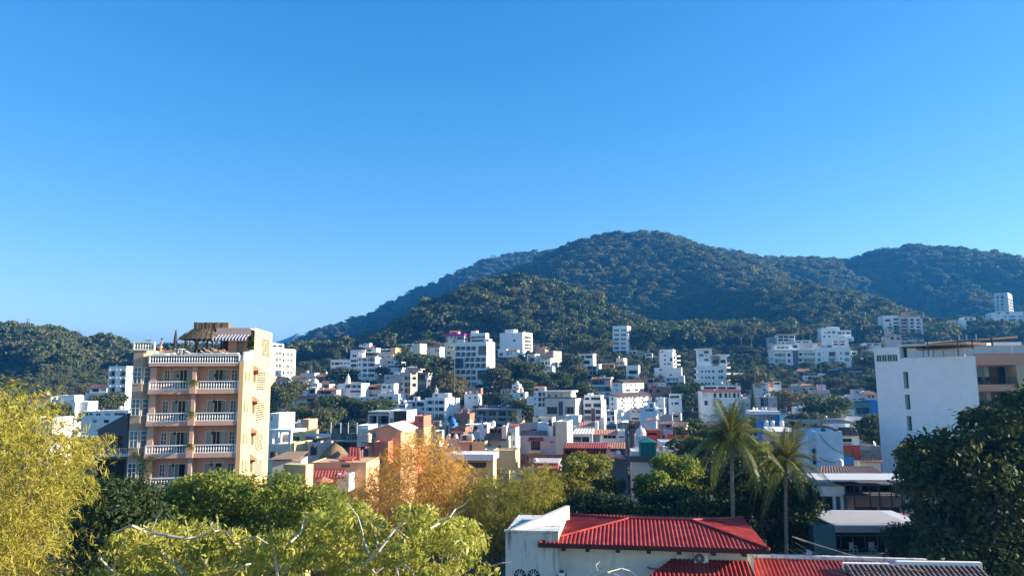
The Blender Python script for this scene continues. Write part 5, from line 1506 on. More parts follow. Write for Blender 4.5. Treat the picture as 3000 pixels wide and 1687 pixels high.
b.block('dark_upper', (1510, 860, 1890, 915), 1.5, 6, 'dgrey', [('v', '1530-1870', '870-905')]); b.block('dark_base', (1480, 1008, 1905, 1230), 0.8, 7, 'dgrey', [('g', '1500-1650 1670-1860', '1030-1100 1130-1190')])
b = H('house', 'white house with a tiled roof and dark bay window on the middle slope', 'h', (770, 905, 918, 1080), 'white', [('g', '782-895', '920-988'), ('v', '800-890', '1020-1060')], Y=378, yaw=-10, dep=7)
b.tiles(762, 872, 1000, 908, -.6, 4, 'terra', 800, 980)
b = H('house', 'brown shaded house with a framed dark window', 'h', (636, 965, 786, 1130), 'brown', [('w', '660-760', '1050-1100'), ('v', '650-770', '975-1020')], Y=368, yaw=-10, dep=6)
b.slab(630, 790, 1035, -.5, .8, .4)
b = H('house', 'white house of stacked cubes with dark bays and a roof tree', 'h', (918, 985, 1160, 1150), 'white', [('w', '930-960', '1010-1040'), ('v', '970-1035 1050-1150', '1000-1060'), ('w', '940-1000', '1085-1110')], Y=366, yaw=-10, dep=7)
b = H('house', 'white terrace house with roof plants under the long complex', 'h', (1136, 950, 1304, 1070), 'white', [('v', '1160-1290', '985-1040')], Y=376, yaw=-10, dep=6)
b = H('house', 'white house with an outdoor stair and small dark windows', 'h', (1310, 945, 1510, 1010), 'white', [('w', '1350-1378 1410-1435 1455-1490', '955-985')], Y=386, yaw=-8, dep=6)
b.block('stair_box', (1432, 870, 1500, 940), 1, 4, 'white', [('w', '1470-1495', '880-900')])
b = H('house', 'bluish-white house with balcony windows and a small tiled roof', 'h', (30, 1100, 292, 1340), 'white', [('w', '64-122 204-252', '1134-1162'), ('w', '208-254', '1214-1246')], Y=322, yaw=-8, dep=8)
b.tiles(16, 1064, 205, 1112, -.6, 3, 'dark'); b.slab(60, 130, 1172, -.8, .9, .3, 'lblue', 'balcony'); b.slab(195, 262, 1172, -.8, .9, .3, 'lblue', 'balcony')
b = H('house', 'white house with a bright red upper panel and sloped parapets', 'h', (298, 1085, 514, 1250), 'white', [('v', '398-508', '1098-1136')], Y=325, yaw=-10, dep=7)
b.block('red_panel', (312, 1102, 374, 1182), -.35, .3, 'coral')
b = H('house', 'grey house with two tall dark glass bays by the cypress', 'H', (108, 175, 412, 350), 'grey', [('g', '150-208 214-270', '186-322'), ('w', '300-326 364-390', '208-232'), ('w', '300-326 360-388', '288-310')], Y=288, yaw=-6, dep=8)
b.slab(100, 412, 172, -.4, 8, .3, 'concrete', 'roof_slab'); b.block('white_arch', (246, 122, 290, 176), 1, 2, 'white', [('A', '255-282', '135-172')])
b = H('house', 'plain concrete two-storey house with small windows on the middle slope', 'H', (644, 10, 818, 230), 'concrete', [('w', '680-710', '72-98 148-176')], Y=306, yaw=-10, dep=7)
b.block('side_shed', (818, 125, 910, 240), .6, 5, 'concrete', [('w', '836-866', '145-175')])
b = H('house', 'pinkish unrendered house with concrete frames and a slot window', 'H', (960, 70, 1248, 270), 'pinkgrey', [('w', '1130-1212', '124-138'), ('c', '980-1020 1040-1080', '130-170')], Y=306, yaw=-12, dep=8)
b.block('tower', (1060, -20, 1180, 75), 1.5, 4, 'pink', [('v', '1125-1172', '-10-40')] if False else [])
b = H('house', 'white house with red rust streaks beside a concrete terrace', 'H', (1460, 172, 1582, 290), 'white', [('d', '1500-1530', '190-230')], Y=305, yaw=-6, dep=6)
b = H('house', 'grey terrace house with small windows and a white roof tank', 'H', (1580, 140, 1812, 290), 'ltgrey', [('w', '1610-1660 1690-1745', '195-220'), ('v', '1750-1800', '190-220')], Y=302, yaw=-4, dep=7)
b.tank(1765, 72, 135, 40, 'white', 2); b.block('roof_room', (1620, 58, 1715, 142), 2, 4, 'grey', [('w', '1650-1690', '80-110')])
b = H('house', 'house with a terracotta roof and arched shade behind the white wall', 'H', (1812, 130, 1985, 240), 'pink', [('A', '1840-1880 1900-1940', '150-190')], Y=300, yaw=0, dep=6)
b.tiles(1815, 92, 1990, 134, -.5, 3, 'terra')
b = H('house', 'grey-teal house with a wide mullioned window and seated roof terrace', 'H', (1622, 268, 1872, 470), 'teal', [('g', '1658-1738 1744-1862', '342-440')], Y=262, yaw=-2, dep=7)
b.rail(1625, 1870, 235, 268, .1, 'glass')
b = H('house', 'house with a bright blue gable wall beside the big white wall', 'H', (1862, 225, 1995, 320), 'blue', [], Y=275, yaw=0, dep=6)
b = H('house', 'whitewashed house with a square tower and a crenellated terrace', 'H', (1300, 275, 1415, 480), 'white', [('w', '1366-1392', '322-362')], Y=262, yaw=-8, dep=6)
b.block('terrace_wall', (1412, 380, 1625, 470), -.5, 6, 'offwhite', [('v', '1480-1600', '455-470')]); b.block('blue_arch', (1340, 440, 1425, 500), -1.5, 4, 'white', [('A', '1355-1415', '445-495')])
b = H('house', 'small white house with a roof slab among dark trees', 'H', (704, 335, 935, 470), 'offwhite', [('w', '745-785', '365-400'), ('v', '800-900', '365-410')], Y=268, yaw=-8, dep=6)
b.slab(700, 945, 335, -.6, 6, .3, 'white', 'roof_slab')
b = H('house', 'white porch house with dark columns next to the blue house', 'H', (460, 415, 612, 530), 'white', [('v', '470-545', '420-450'), ('w', '560-600', '432-458')], Y=245, yaw=-8, dep=6)
b.tiles(430, 380, 580, 418, -.5, 3, 'dark')
b = H('house', 'low house with a bright red roof and a white gable', 'H', (1128, 510, 1480, 600), 'white', [], Y=232, yaw=-6, dep=6)
b.tiles(1150, 498, 1490, 552, -.4, 5, 'red')
b = H('house', 'long low white house with a slot window below the teal house', 'H', (1480, 492, 1765, 600), 'white', [('w', '1610-1705', '536-556'), ('v', '1510-1580', '560-590')], Y=236, yaw=-4, dep=7)
b = H('house', 'bright blue house with a white roof slab and a wide white-framed window', 'H', (158, 440, 455, 620), 'blue', [('c', '164-235 240-300 305-376', '468-560')], Y=205, yaw=-8, dep=7, parapet=0)
b.slab(10, 462, 400, -.8, 9, .9, 'white', 'roof_slab')
for i, (x, r) in enumerate(((40, 28), (90, 26), (235, 27), (180, 25))):
    b.tank(x, 330 + (i % 2) * 8, 385, r * .8, 'white', 1 + i * .4, 'white plastic water tank, one of four on the slab of the blue house')
b.block('roof_box', (312, 346, 414, 400), 2, 3, 'pink')
# ------------------------------------------------------------------ lower rows of the town
b = H('house', 'white colonnaded terrace house with a balustrade and a yellow flank beside the pink block', 'D', (36, 735, 346, 1000), 'cream', [], Y=128, yaw=-16, dep=8, parapet=.1)
b.slab(30, 352, 520, -.3, 5, .45, 'white', 'roof_slab'); b.posts([76, 335], 538, 738, 0, .5, W('white'), 'column'); b.posts([200], 538, 738, 4, .35, W('white'), 'column')
u0, z0 = b.uv(80, 800); u1, z1 = b.uv(345, 735)
for i in range(16):
    x = u0 + (u1 - u0) * (i + .5) / 16
    MB().lathe([(.09, 0), (.06, .15), (.11, .35), (.05, .6), (.09, .85)], (x, .1, z0), 8).build('baluster', W('white'), b.root, True)
MB().box(u0, u1, -.02, .22, z0 + .85, z0 + 1.0).build('rail', W('white'), b.root)
b.block('yellow_flank', (346, 708, 402, 830), 0.2, 6, 'yellow')
b = H('house', 'white house with a peach chimney wall and a small tiled lean-to roof', 'D', (430, 420, 497, 640), 'white', [('w', '440-455', '470-500')], Y=172, yaw=-14, dep=6)
b.block('peach_wall', (496, 374, 602, 560), -.4, 4, 'peach'); b.tiles(432, 505, 646, 552, -1.5, 2, 'terra')
b = H('house', 'ochre walled yard house with grey metal roofs', 'D', (354, 548, 548, 760), 'yellow', [('v', '370-470', '620-690')], Y=152, yaw=-12, dep=6)
b.slab(540, 910, 606, -1, 6, .15, 'ltgrey', 'metal_roof'); b.block('brown_wall', (470, 700, 640, 800), -1, 5, 'brick', [('v', '500-560', '740-770')]); b.posts([560, 640, 740, 860], 610, 720, -.8, .1, METAL())
b.block('back_wall', (640, 640, 905, 760), 3, 3, 'ltgrey', [('v', '660-720 760-860', '660-710')])
b = H('house', 'pale beige roof room with two black water tanks', 'D', (590, 712, 745, 960), 'beige', [('w', '690-730', '740-780')], Y=128, yaw=-12, dep=6)
b.tank(668, 628, 712, 24, 'black', 2.0, 'slim black water tank standing on the pale beige roof room'); b.tank(648, 730, 885, 38, 'black', -2.0, 'stout black water tank in front of the pale beige roof room'); b.tank(82, 826, 925, 50, 'black', -4.0, 'big black water tank below the white colonnaded terrace')
b = H('house', 'glass-fronted terrace house with plants on top and a dark open ground floor', 'D', (912, 676, 1222, 900), 'dgrey', [('v', '930-1060 1075-1210', '700-775')], Y=134, yaw=-10, dep=7, parapet=0)
b.slab(905, 1290, 672, -.4, 8, .3, 'concrete', 'floor_slab')
for x0, x1 in ((915, 985), (988, 1056), (1060, 1128), (1132, 1210), (1214, 1284)):
    b.rail(x0, x1, 572, 668, -.2, 'glass')
b.rail(918, 1282, 502, 568, 1.0, 'glass'); b.posts([916, 1054, 1160, 1284], 420, 672, .2, .1, FRW())
b.block('red_wall', (1222, 682, 1352, 800), .3, 5, 'red')
b = H('house', 'peach gabled house with white roof edging behind the golden bamboo', 'D', (1450, 530, 1905, 780), 'peach', [('w', '1500-1560', '555-650'), ('a', '1790-1830', '660-730')], Y=126, yaw=-8, dep=9, parapet=0)
u0, z0 = b.uv(1450, 530); u1, _ = b.uv(1905, 530); _, z1 = b.uv(1740, 450); um_ = b.uv(1735, 450)[0]
mb = MB(); mb.face([(u0, 0, z0), (u1, 0, z0), (um_, 0, z1)]); mb.face([(u1, 9, z0), (u0, 9, z0), (um_, 9, z1)]); mb.build('gable', W('peach'), b.root)
for (xa, za), (xb, zb_) in (((u0 - .5, z0 - .15), (um_, z1 + .12)), ((um_, z1 + .12), (u1 + .5, z0 - .15))):
    mb = MB(); ribbed(mb, (xa, -.4, za), (xa, 9.4, za), (xb, -.4, zb_), (xb, 9.4, zb_), .5, .05, .12) if xa < um_ else ribbed(mb, (xb, -.4, zb_), (xb, 9.4, zb_), (xa, -.4, za), (xa, 9.4, za), .5, .05, .12); mb.build('roof', W('white'), b.root)
b.block('white_box', (1290, 460, 1446, 515), 1, 5, 'white', [], down=3); b.block('cream_wall', (1288, 512, 1452, 700), .8, 4, 'cream', [('v', '1300-1345', '560-620')])
b.tank(1430, 565, 702, 50, 'cream', -1.5, 'tall cream water tank on an iron stand before the peach gabled house')
u, z1 = b.uv(1352, 702, -1.5); u2, z0 = b.uv(1512, 795, -1.5)
mb = MB()
for x in (u, (u + u2) / 2, u2): mb.box(x - .04, x + .04, -1.5, -1.42, z0 - 3, z1); mb.box(x - .04, x + .04, .2, .28, z0 - 3, z1)
mb.box(u, u2, -1.5, .3, z1 - .08, z1); mb.box(u, u2, -1.49, -1.44, (z0 + z1) / 2, (z0 + z1) / 2 + .07)
mb.build('tank_stand', IRON(), b.root)
b.block('coral_wall', (1520, 690, 1725, 1010), -3, 4, 'coral')
b = H('house', 'coral red house with a white glazed roof terrace', 'E', (108, 420, 322, 700), 'coral', [], Y=140, yaw=-14, dep=7)
b.block('coral_tower', (310, 325, 442, 500), -.3, 4, 'coral', [('c', '372-428', '338-408')]); b.block('cream_tower_base', (318, 494, 442, 760), -.4, 4, 'peach')
b = H('glazed_house', 'rooftop glasshouse with white frames and mint green panes', 'D', (1738, 250, 1990, 470), 'white', [('g', '1800-1990', '262-440'), ('t', '1738-1796', '356-440')], Y=150, yaw=-12, dep=6, cat='house')
b.block('open_frame', (1442, 300, 1738, 460), .5, 5, 'ltgrey', [('v', '1455-1560 1580-1730', '325-440')]); b.slab(1436, 1740, 262, -.4, 6, .25, 'ltgrey', 'roof_slab')
# round thatched hut
def palapa(name, label, cx, ytop, yeave, rpx, Y, zone='D'):
    px, pt = zp(zone, cx, ytop); _, pe = zp(zone, cx, yeave)
    c = at(px, pe, Y); zt = at(px, pt, Y).z
    r = rpx / ZN[zone][2] / FPX * Y
    g = T(c.x, c.y)
    root = empty(name, (c.x, c.y, g), 0, label, 'hut')
    ze, h = c.z - g, zt - c.z
    TH = plain('straw_thatch', (0.24, 0.17, 0.085), 0.95, var=0.55, scale=8)
    rf = MB().lathe([(r, 0), (r * .95, .1), (r * .78, h * .36), (r * .5, h * .72), (r * .2, h * .95), (0, h)], (0, 0, ze), 28).build('thatched_roof', TH, root, True)
    rng = np.random.default_rng(3)
    n = 3000
    t = rng.random(n) * 6.283; f = rng.random(n) ** .7
    rr = r * (1.02 - f); zz = ze + h * (1 - (1 - f) ** 1.4) * 1.0
    P = np.stack([rr * np.cos(t), rr * np.sin(t), zz], 1)
    out = np.stack([np.cos(t), np.sin(t), 0 * t], 1)
    A = unit(out * .8 + np.array([0, 0, -.75]) + rng.normal(size=(n, 3)) * .15) * (.28 + .2 * rng.random((n, 1)))
    Bv = unit(np.cross(A, out + np.array([0, 0, .9]))) * .035
    link(bpy.data.objects.new('thatch_leaves', quads_mesh('thatch_leaves', P, A, Bv, TH)), rf)
    for k in range(8):
        a = k * math.pi / 4
        MB().bar((r * .8 * math.cos(a), r * .8 * math.sin(a), 0), (r * .8 * math.cos(a), r * .8 * math.sin(a), ze + .4), .09).build('post', WOOD(), root)
    MB().lathe([(r * .86, 0), (r * .86, ze - 1.6)], (0, 0, 0), 20).build('wall', W('beige'), root)
palapa('thatched_hut', 'round straw-thatched hut on a roof behind the orange wall', 970, 725, 925, 215, 106)
b = H('house', 'orange walled house with a red corrugated veranda roof behind the trees', 'D', (628, 984, 1412, 1250), 'peach', [('c', '1060-1180', '1010-1055')], Y=98, yaw=-4, dep=7, parapet=.1)
b.tiles(575, 1088, 1106, 1200, -3.2, -.02, 'red', 610, 1130, .42); b.block('white_end', (1000, 1150, 1170, 1400), -2.6, 2.5, 'offwhite', [('w', '1020-1040', '1180-1260')])
b.tiles(1030, 905, 1215, 955, .8, 2.5, 'red'); b.tiles(1150, 775, 1335, 950, 3.5, 7, 'red', 1170, 1330, .4)
# red parasol under the veranda
def parasol(label, zone, cx, ytop, yed, rpx, Y, col, name='parasol', folded=False):
    px, pt = zp(zone, cx, ytop); _, pe = zp(zone, cx, yed)
    c = at(px, pe, Y); zt = at(px, pt, Y).z; r = rpx / ZN[zone][2] / FPX * Y
    hh = 2.3
    root = empty(name, (c.x, c.y, c.z - hh), 0, label, 'parasol')
    m = plain('canvas_' + name + str(cx), col, .85)
    n = 8
    if not folded:
        for i in range(n):
            a, a2 = 2 * math.pi * i / n, 2 * math.pi * (i + 1) / n
            mb = MB(); mb.face([(0, 0, hh + zt - c.z), (r * math.cos(a), r * math.sin(a), hh), (r * math.cos(a2), r * math.sin(a2), hh)])
            mb.face([(r * math.cos(a), r * math.sin(a), hh), (r * math.cos(a), r * math.sin(a), hh - .15), (r * math.cos(a2), r * math.sin(a2), hh - .15), (r * math.cos(a2), r * math.sin(a2), hh)])
            mb.build('canopy_panel', m, root)
    else:
        MB().lathe([(.05, .8), (.16, 1.0), (.2, 1.3), (.15, 1.9), (.08, 2.5), (.02, 2.7)], (0, 0, 0), 9).build('canopy', m, root)
    MB().bar((0, 0, 0), (0, 0, hh + .1), .035).build('pole', FRW(), root)
    MB().lathe([(0, 0), (.3, 0), (.3, .08), (.05, .1), (0, .1)], (0, 0, 0), 12).build('base', METAL(), root)
    return root
parasol('pale red parasol open below the veranda roof of the orange walled house', 'D', 805, 1185, 1240, 140, 90, (0.55, 0.17, 0.13))
b = H('yard', 'walled yard with pierced blocks under a stretched tan sail roof', 'D', (86, 960, 490, 1180), 'beige', [('s', '100-118 130-148 160-178', '965-985 1000-1020 1035-1055')], Y=98, yaw=6, dep=5, parapet=.1, cat='building')
u0, z0 = b.uv(28, 942, -.5); u1, z1 = b.uv(606, 822, 5)
mb = MB(); q = [(u0, -.5, z0), (b.uv(470, 935, -.5)[0], -.5, b.uv(470, 935, -.5)[1]), (u1, 5, z1), (b.uv(290, 830, 5)[0], 5, b.uv(290, 830, 5)[1])]
mb.face(q); mb.face([(x, y, z - .04) for x, y, z in q[::-1]])
for i in range(4):
    a, c = q[i], q[(i + 1) % 4]; mb.face([a, (a[0], a[1], a[2] - .04), (c[0], c[1], c[2] - .04), c])
mb.build('sail_roof', plain('tan_canvas', (0.34, 0.22, 0.14), .9), b.root)
b = H('wall_house', 'bright yellow stepped wall beside the orange walled house', 'D', (240, 1010, 560, 1260), 'yellow', [], Y=92, yaw=-20, dep=1.5, parapet=0, cat='house')

# middle bottom: cream and yellow houses behind the bamboo
b = H('house', 'weathered cream roof terrace with three rounded concrete turrets', 'E', (742, 690, 1165, 900), 'beige', [('d', '1090-1125', '735-850')], Y=150, yaw=-8, dep=6)
for x in (790, 886, 1112): b.dome(x, 585, 692, 38, .5, 'beige', False)
b.tiles(930, 668, 1120, 700, -.6, 1.5, 'lit'); b.block('white_end', (704, 730, 782, 900), -1, 4, 'white', [])
b = H('house', 'white house with a planted pergola terrace above the cream turrets', 'E', (1232, 438, 1340, 660), 'white', [('v', '1290-1330', '450-500')], Y=178, yaw=-14, dep=6)
b.block('open_terrace', (1046, 570, 1234, 680), .2, 5, 'ltgrey', []); b.pergola(1050, 1230, 450, 575, .5, 3.5, FRW(), 5); b.tank(1085, 375, 430, 30, 'cream', 3); b.tank(1418, 395, 478, 30, 'white', 3, 'white water tank on the parapet above the vase-topped arcade')
b = H('house', 'cream house with a tiled slope below a vase-topped brown arcade', 'E', (1296, 640, 1592, 840), 'cream', [('w', '1362-1384', '724-752'), ('d', '1500-1530', '745-822')], Y=152, yaw=-10, dep=7, parapet=.1)
b.tiles(1296, 570, 1550, 636, -.2, 2.2, 'terra', 1330, 1560); b.tiles(1284, 636, 1600, 672, -1.2, -.1, 'dark'); b.block('arcade_wall', (1368, 504, 1556, 580), 2.6, 2, 'brown', [('A', '1390-1430 1440-1480 1490-1530', '515-570')]); b.block('cream_pier', (1548, 470, 1612, 800), -.6, 2.5, 'cream')
b = H('house', 'bright yellow house with a broad stained wall behind the bamboo', 'E', (1130, 692, 1300, 900), 'yellow', [('w', '1170-1190', '720-745')], Y=148, yaw=-10, dep=6, parapet=.2)
b.block('stained_wall', (1420, 810, 1742, 1090), -6, 5, 'yellow'); b.block('pale_wall', (1290, 800, 1440, 1000), -4, 4, 'cream')
b = H('gatehouse', 'white slab canopy on yellow gate posts amid the bamboo', 'E', (1340, 912, 1424, 1200), 'yellow', [('d', '1380-1392', '960-1060')], Y=112, yaw=-8, dep=3, parapet=0, cat='building')
b.slab(765, 1432, 868, -.6, 5, .9, 'white', 'canopy_slab'); b.block('back_wall', (790, 920, 1345, 1180), 2.5, 1.5, 'yellow', [('s', '930-1330', '980-1060')]); b.rail(1050, 1330, 912, 975, 1.5, 'iron')
b = H('house', 'pale grey weathered house with a small tiled roof edge', 'E', (1610, 472, 1744, 820), 'lblue', [('w', '1640-1680', '560-600'), ('d', '1700-1725', '680-740')], Y=158, yaw=-14, dep=6)
b.tiles(1584, 442, 1782, 474, -.6, 1.5, 'red')
b = H('blue_dome_tower', 'bright blue domed water tower among dark roofs', 'E', (800, 430, 880, 560), 'blue', [], Y=188, yaw=-10, dep=3.2, parapet=.05, cat='tower')
b.dome(840, 338, 432, 44, .1, 'blue')
b = H('house', 'brick backed yard house with clothes lines near the blue dome', 'E', (880, 292, 1092, 440), 'brick', [('v', '900-960', '390-420')], Y=232, yaw=-12, dep=6)
b = H('house', 'brown roofed shack with an orange tile edge near the blue dome', 'E', (820, 560, 1000, 680), 'brown', [('v', '840-900', '590-640')], Y=168, yaw=-10, dep=5)
b.tiles(815, 545, 1010, 575, -.6, 3, 'terra', 840, 985); b.block('rear_wall', (820, 488, 1032, 560), 3, 4, 'brick'); b.tank(958, 510, 548, 20, 'cream', 3.4, 'small cream water tank on the brown roofed shack')
b = H('house', 'cluttered grey roof house with washing under dark mesh', 'E', (460, 470, 760, 640), 'concrete', [('v', '480-600 640-740', '500-560')], Y=190, yaw=-12, dep=6)
b = H('house', 'cream yard wall house with small openings left of the blue dome', 'E', (560, 540, 640, 680), 'cream', [('w', '580-620', '560-590')], Y=172, yaw=-12, dep=5)
# pale pink-grey house group
b = H('house', 'pinkish grey house with a red awning balcony and a lit cream flank', 'F', (138, 842, 742, 1165), 'pinkgrey', [('B', '322-478', '918-1085'), ('w', '648-708', '930-968')], Y=148, yaw=-14, dep=8, parapet=.1)
b.tiles(262, 870, 540, 925, -1.2, .2, 'red', 290, 520, .3); b.rail(150, 600, 755, 842, .2, 'glass'); b.block('white_column', (604, 680, 692, 850), .6, 2, 'white'); b.block('cream_block', (742, 604, 938, 1165), -.2, 7, 'cream', [('w', '820-860', '650-665')])
b.block('white_wall', (430, 622, 606, 845), 4, 3, 'lblue'); b.block('block_wall', (120, 634, 432, 845), 4.2, 3, 'concrete', [('v', '330-420', '735-800')]); b.block('pale_wall', (690, 615, 760, 850), 2.5, 3, 'lblue')
b.tank(640, 562, 682, 36, 'black', .8, 'black water tank on a white column of the pinkish grey house')
b.slab(300, 492, 1108, -1.2, 1.2, .25, 'yellow', 'balcony_slab')
b.block('lower_wall', (160, 1162, 830, 1320), -.6, 7, 'brick', [('v', '250-330 600-700', '1200-1260')])
b = H('house', 'low house with a faded purple roof and a satellite dish', 'F', (390, 1320, 780, 1460), 'brick', [('v', '430-560', '1350-1420')], Y=122, yaw=-8, dep=6, parapet=0)
b.slab(380, 790, 1300, -.5, 7, .2, 'pinkgrey', 'roof_slab')
b.tiles(420, 1350, 790, 1400, -2.2, -.5, 'red')
b.tank(395, 1225, 1305, 48, 'white', 2, 'white rounded water tank on the purple roofed house')
b = H('house', 'cream roof room with a dark doorway behind the black tank', 'F', (352, 536, 684, 650), 'cream', [('d', '444-492', '564-622')], Y=172, yaw=-12, dep=5)
b = H('house', 'white ribbed-roof house with wide glass doors', 'F', (1002, 820, 1368, 990), 'white', [('G', '1010-1180', '862-950'), ('g', '1190-1310', '862-950')], Y=158, yaw=-8, dep=7, parapet=0)
mb = MB(); u0, z0 = b.uv(1000, 818, -.6); u1, _ = b.uv(1372, 818, -.6); _, z1 = b.uv(1040, 728, 4.5); ribbed(mb, (u0, -.6, z0), (u1, -.6, z0), (u0 + .6, 4.5, z1), (u1 + .2, 4.5, z1), .62, .10); mb.build('ribbed_roof', W('white'), b.root)
b = H('house', 'white house with two red tiled roofs, ribbon windows and an air conditioner', 'F', (1372, 818, 1795, 990), 'white', [('g', '1386-1492', '830-946'), ('w', '1550-1770', '830-896')], Y=160, yaw=-8, dep=7, parapet=0)
b.tiles(1370, 744, 1796, 822, -.7, 3.5, 'lit', 1378, 1790, .5); b.block('tall_side', (1798, 762, 1922, 1170), -.3, 6, 'white', [('w', '1812-1908', '850-886')]); b.block('back_room', (1040, 690, 1410, 745), 4.5, 4, 'cream', []); b.tiles(1120, 614, 1408, 692, 4.2, 7, 'lit', 1134, 1400, .5); b.block('white_end', (1408, 612, 1460, 760), 4.3, 4, 'white')
u, z = b.uv(1868, 918); mb = MB(); mb.lathe([(0, 0), (.3, 0), (.3, .08), (0, .08)], (0, 0, 0), 14); f = mb.build('air_conditioner', FRW(), b.root); f.location = (u, -.32, z); f.rotation_euler = (R_(90), 0, 0)
b = H('house', 'open shed with a long red tiled roof on dark iron posts', 'F', (872, 1056, 1240, 1200), 'red', [('v', '900-1010', '1090-1150')], Y=138, yaw=-8, dep=5, parapet=0)
b.tiles(880, 964, 1622, 1056, -.6, 3.2, 'red', 905, 1640, .42); b.tiles(1622, 958, 1920, 1062, .2, 4, 'terra', 1650, 1920, .42)
b.posts([940, 975, 1010, 1040, 1220, 1400, 1480, 1530, 1580], 1060, 1165, -.5, .12, IRON()); b.block('orange_pier', (1610, 1030, 1682, 1120), .3, 1, 'peach'); b.block('back_wall', (1240, 1050, 1930, 1200), 3, 2, 'brown', [('v', '1700-1880', '1070-1140')])
b = H('shed', 'dark flat-roofed shed with a slanting plank roof below the red tiles', 'F', (1610, 1180, 1960, 1380), 'dgrey', [], Y=122, yaw=-6, dep=6, cat='building')
b.tiles(1600, 1100, 1950, 1240, -3, 3, 'dark', 1600, 1780)
# church dome, kiosk, tent, shutters
b = H('church_tower', 'small white octagonal church tower with a ribbed pale dome', 'G', (62, 838, 258, 960), 'offwhite', [('a', '85-110 125-150 170-195 210-235', '862-918')], Y=142, yaw=-8, dep=4.6, parapet=0, cat='tower')
b.dome(158, 676, 840, 92, .1, 'ltgrey')
b = H('kiosk', 'red tower kiosk with a tiled roof and an orange railing', 'G', (252, 752, 492, 960), 'red', [('v', '275-435', '795-835')], Y=146, yaw=-10, dep=5, parapet=.1, cat='kiosk')
b.tiles(222, 545, 470, 586, -.5, 2, 'terra', 300, 400); b.posts([244, 450], 582, 752, .1, .35, W('peach'), 'column'); b.posts([244, 450], 582, 752, 3.4, .35, W('peach'), 'column'); b.rail(262, 445, 690, 748, .2, 'white'); b.slab(230, 472, 748, -.3, 5, .2, 'brown', 'floor_slab')
b = H('house', 'red walled roof terrace with a rounded end post', 'G', (622, 870, 952, 980), 'red', [], Y=140, yaw=-8, dep=6, parapet=.4)
b.block('rounded_post', (618, 815, 682, 945), -.2, 1, 'red'); b.tank(540, 820, 925, 34, 'black', 0, 'black water tank between the red terrace and the kiosk')
b = H('shop_building', 'grey shuttered rooftop shop row above a speckled white parapet', 'G', (490, 946, 1042, 1130), 'ltgrey', [('k', '520-560 600-640', '990-1100'), ('c', '650-745', '990-1100')], Y=134, yaw=-6, dep=6, parapet=.2, cat='building')
u0, z0 = b.uv(760, 1102, -.1); u1, z1 = b.uv(1030, 992, -.1)
for i in range(9):
    MB().box(u0, u1, -.12, -.03, z0 + (z1 - z0) * i / 9, z0 + (z1 - z0) * (i + .86) / 9).build('shutter_slat', W('ltgrey'), b.root)
b.block('red_end', (1042, 975, 1080, 1110), .2, 4, 'red')
b = H('parapet_house', 'broad flat house with a stained speckled white parapet', 'G', (0, 1106, 1122, 1300), 'offwhite', [], Y=128, yaw=-6, dep=5, parapet=1.0, cat='house')
b.block('shade_strip', (-60, 1192, 1130, 1290), -.25, .2, 'dgrey')  # thin dark slab painted as the shade below the parapet
b = H('house', 'bare block parapet house above the wooden gable', 'G', (490, 504, 692, 640), 'concrete', [], Y=180, yaw=-14, dep=6)
b = H('house', 'grey timber-gabled house with an unglazed front', 'G', (470, 640, 694, 860), 'concrete', [('v', '590-660', '645-705'), ('w', '545-580', '720-790')], Y=158, yaw=-20, dep=7, parapet=0)
b.tiles(462, 598, 700, 652, -.5, 3, 'dark', 600, 720); b.block('pale_side', (694, 690, 870, 830), -.3, 6, 'ltgrey', [('s', '710-850', '700-740')]); b.block('cream_end', (870, 680, 925, 800), -.4, 4, 'cream', [('v', '880-915', '690-740')]); b.tiles(694, 612, 925, 700, -1, 4, 'brown' if False else 'dark'); b.block('white_wall', (545, 745, 690, 930), -2.5, 3, 'ltgrey')
b = H('billboard_house', 'brown slatted roof terrace house near the bluish house', 'F', (1985, 650, 2180, 760), 'brown', [('v', '2000-2080', '665-720')], Y=182, yaw=-10, dep=5, cat='house')
b.block('timber_screen', (1978, 592, 2172, 652), .4, .3, 'brick')
b = H('house', 'dark roof terrace with a mural wall behind the red tiles', 'F', (1815, 640, 1970, 800), 'dgrey', [('c', '1830-1955', '655-720')], Y=182, yaw=-10, dep=5)
b = H('house', 'blue-grey roof canopy house behind the white arched garden wall', 'F', (1595, 660, 1775, 760), 'teal', [('v', '1610-1760', '670-710')], Y=188, yaw=-10, dep=5)

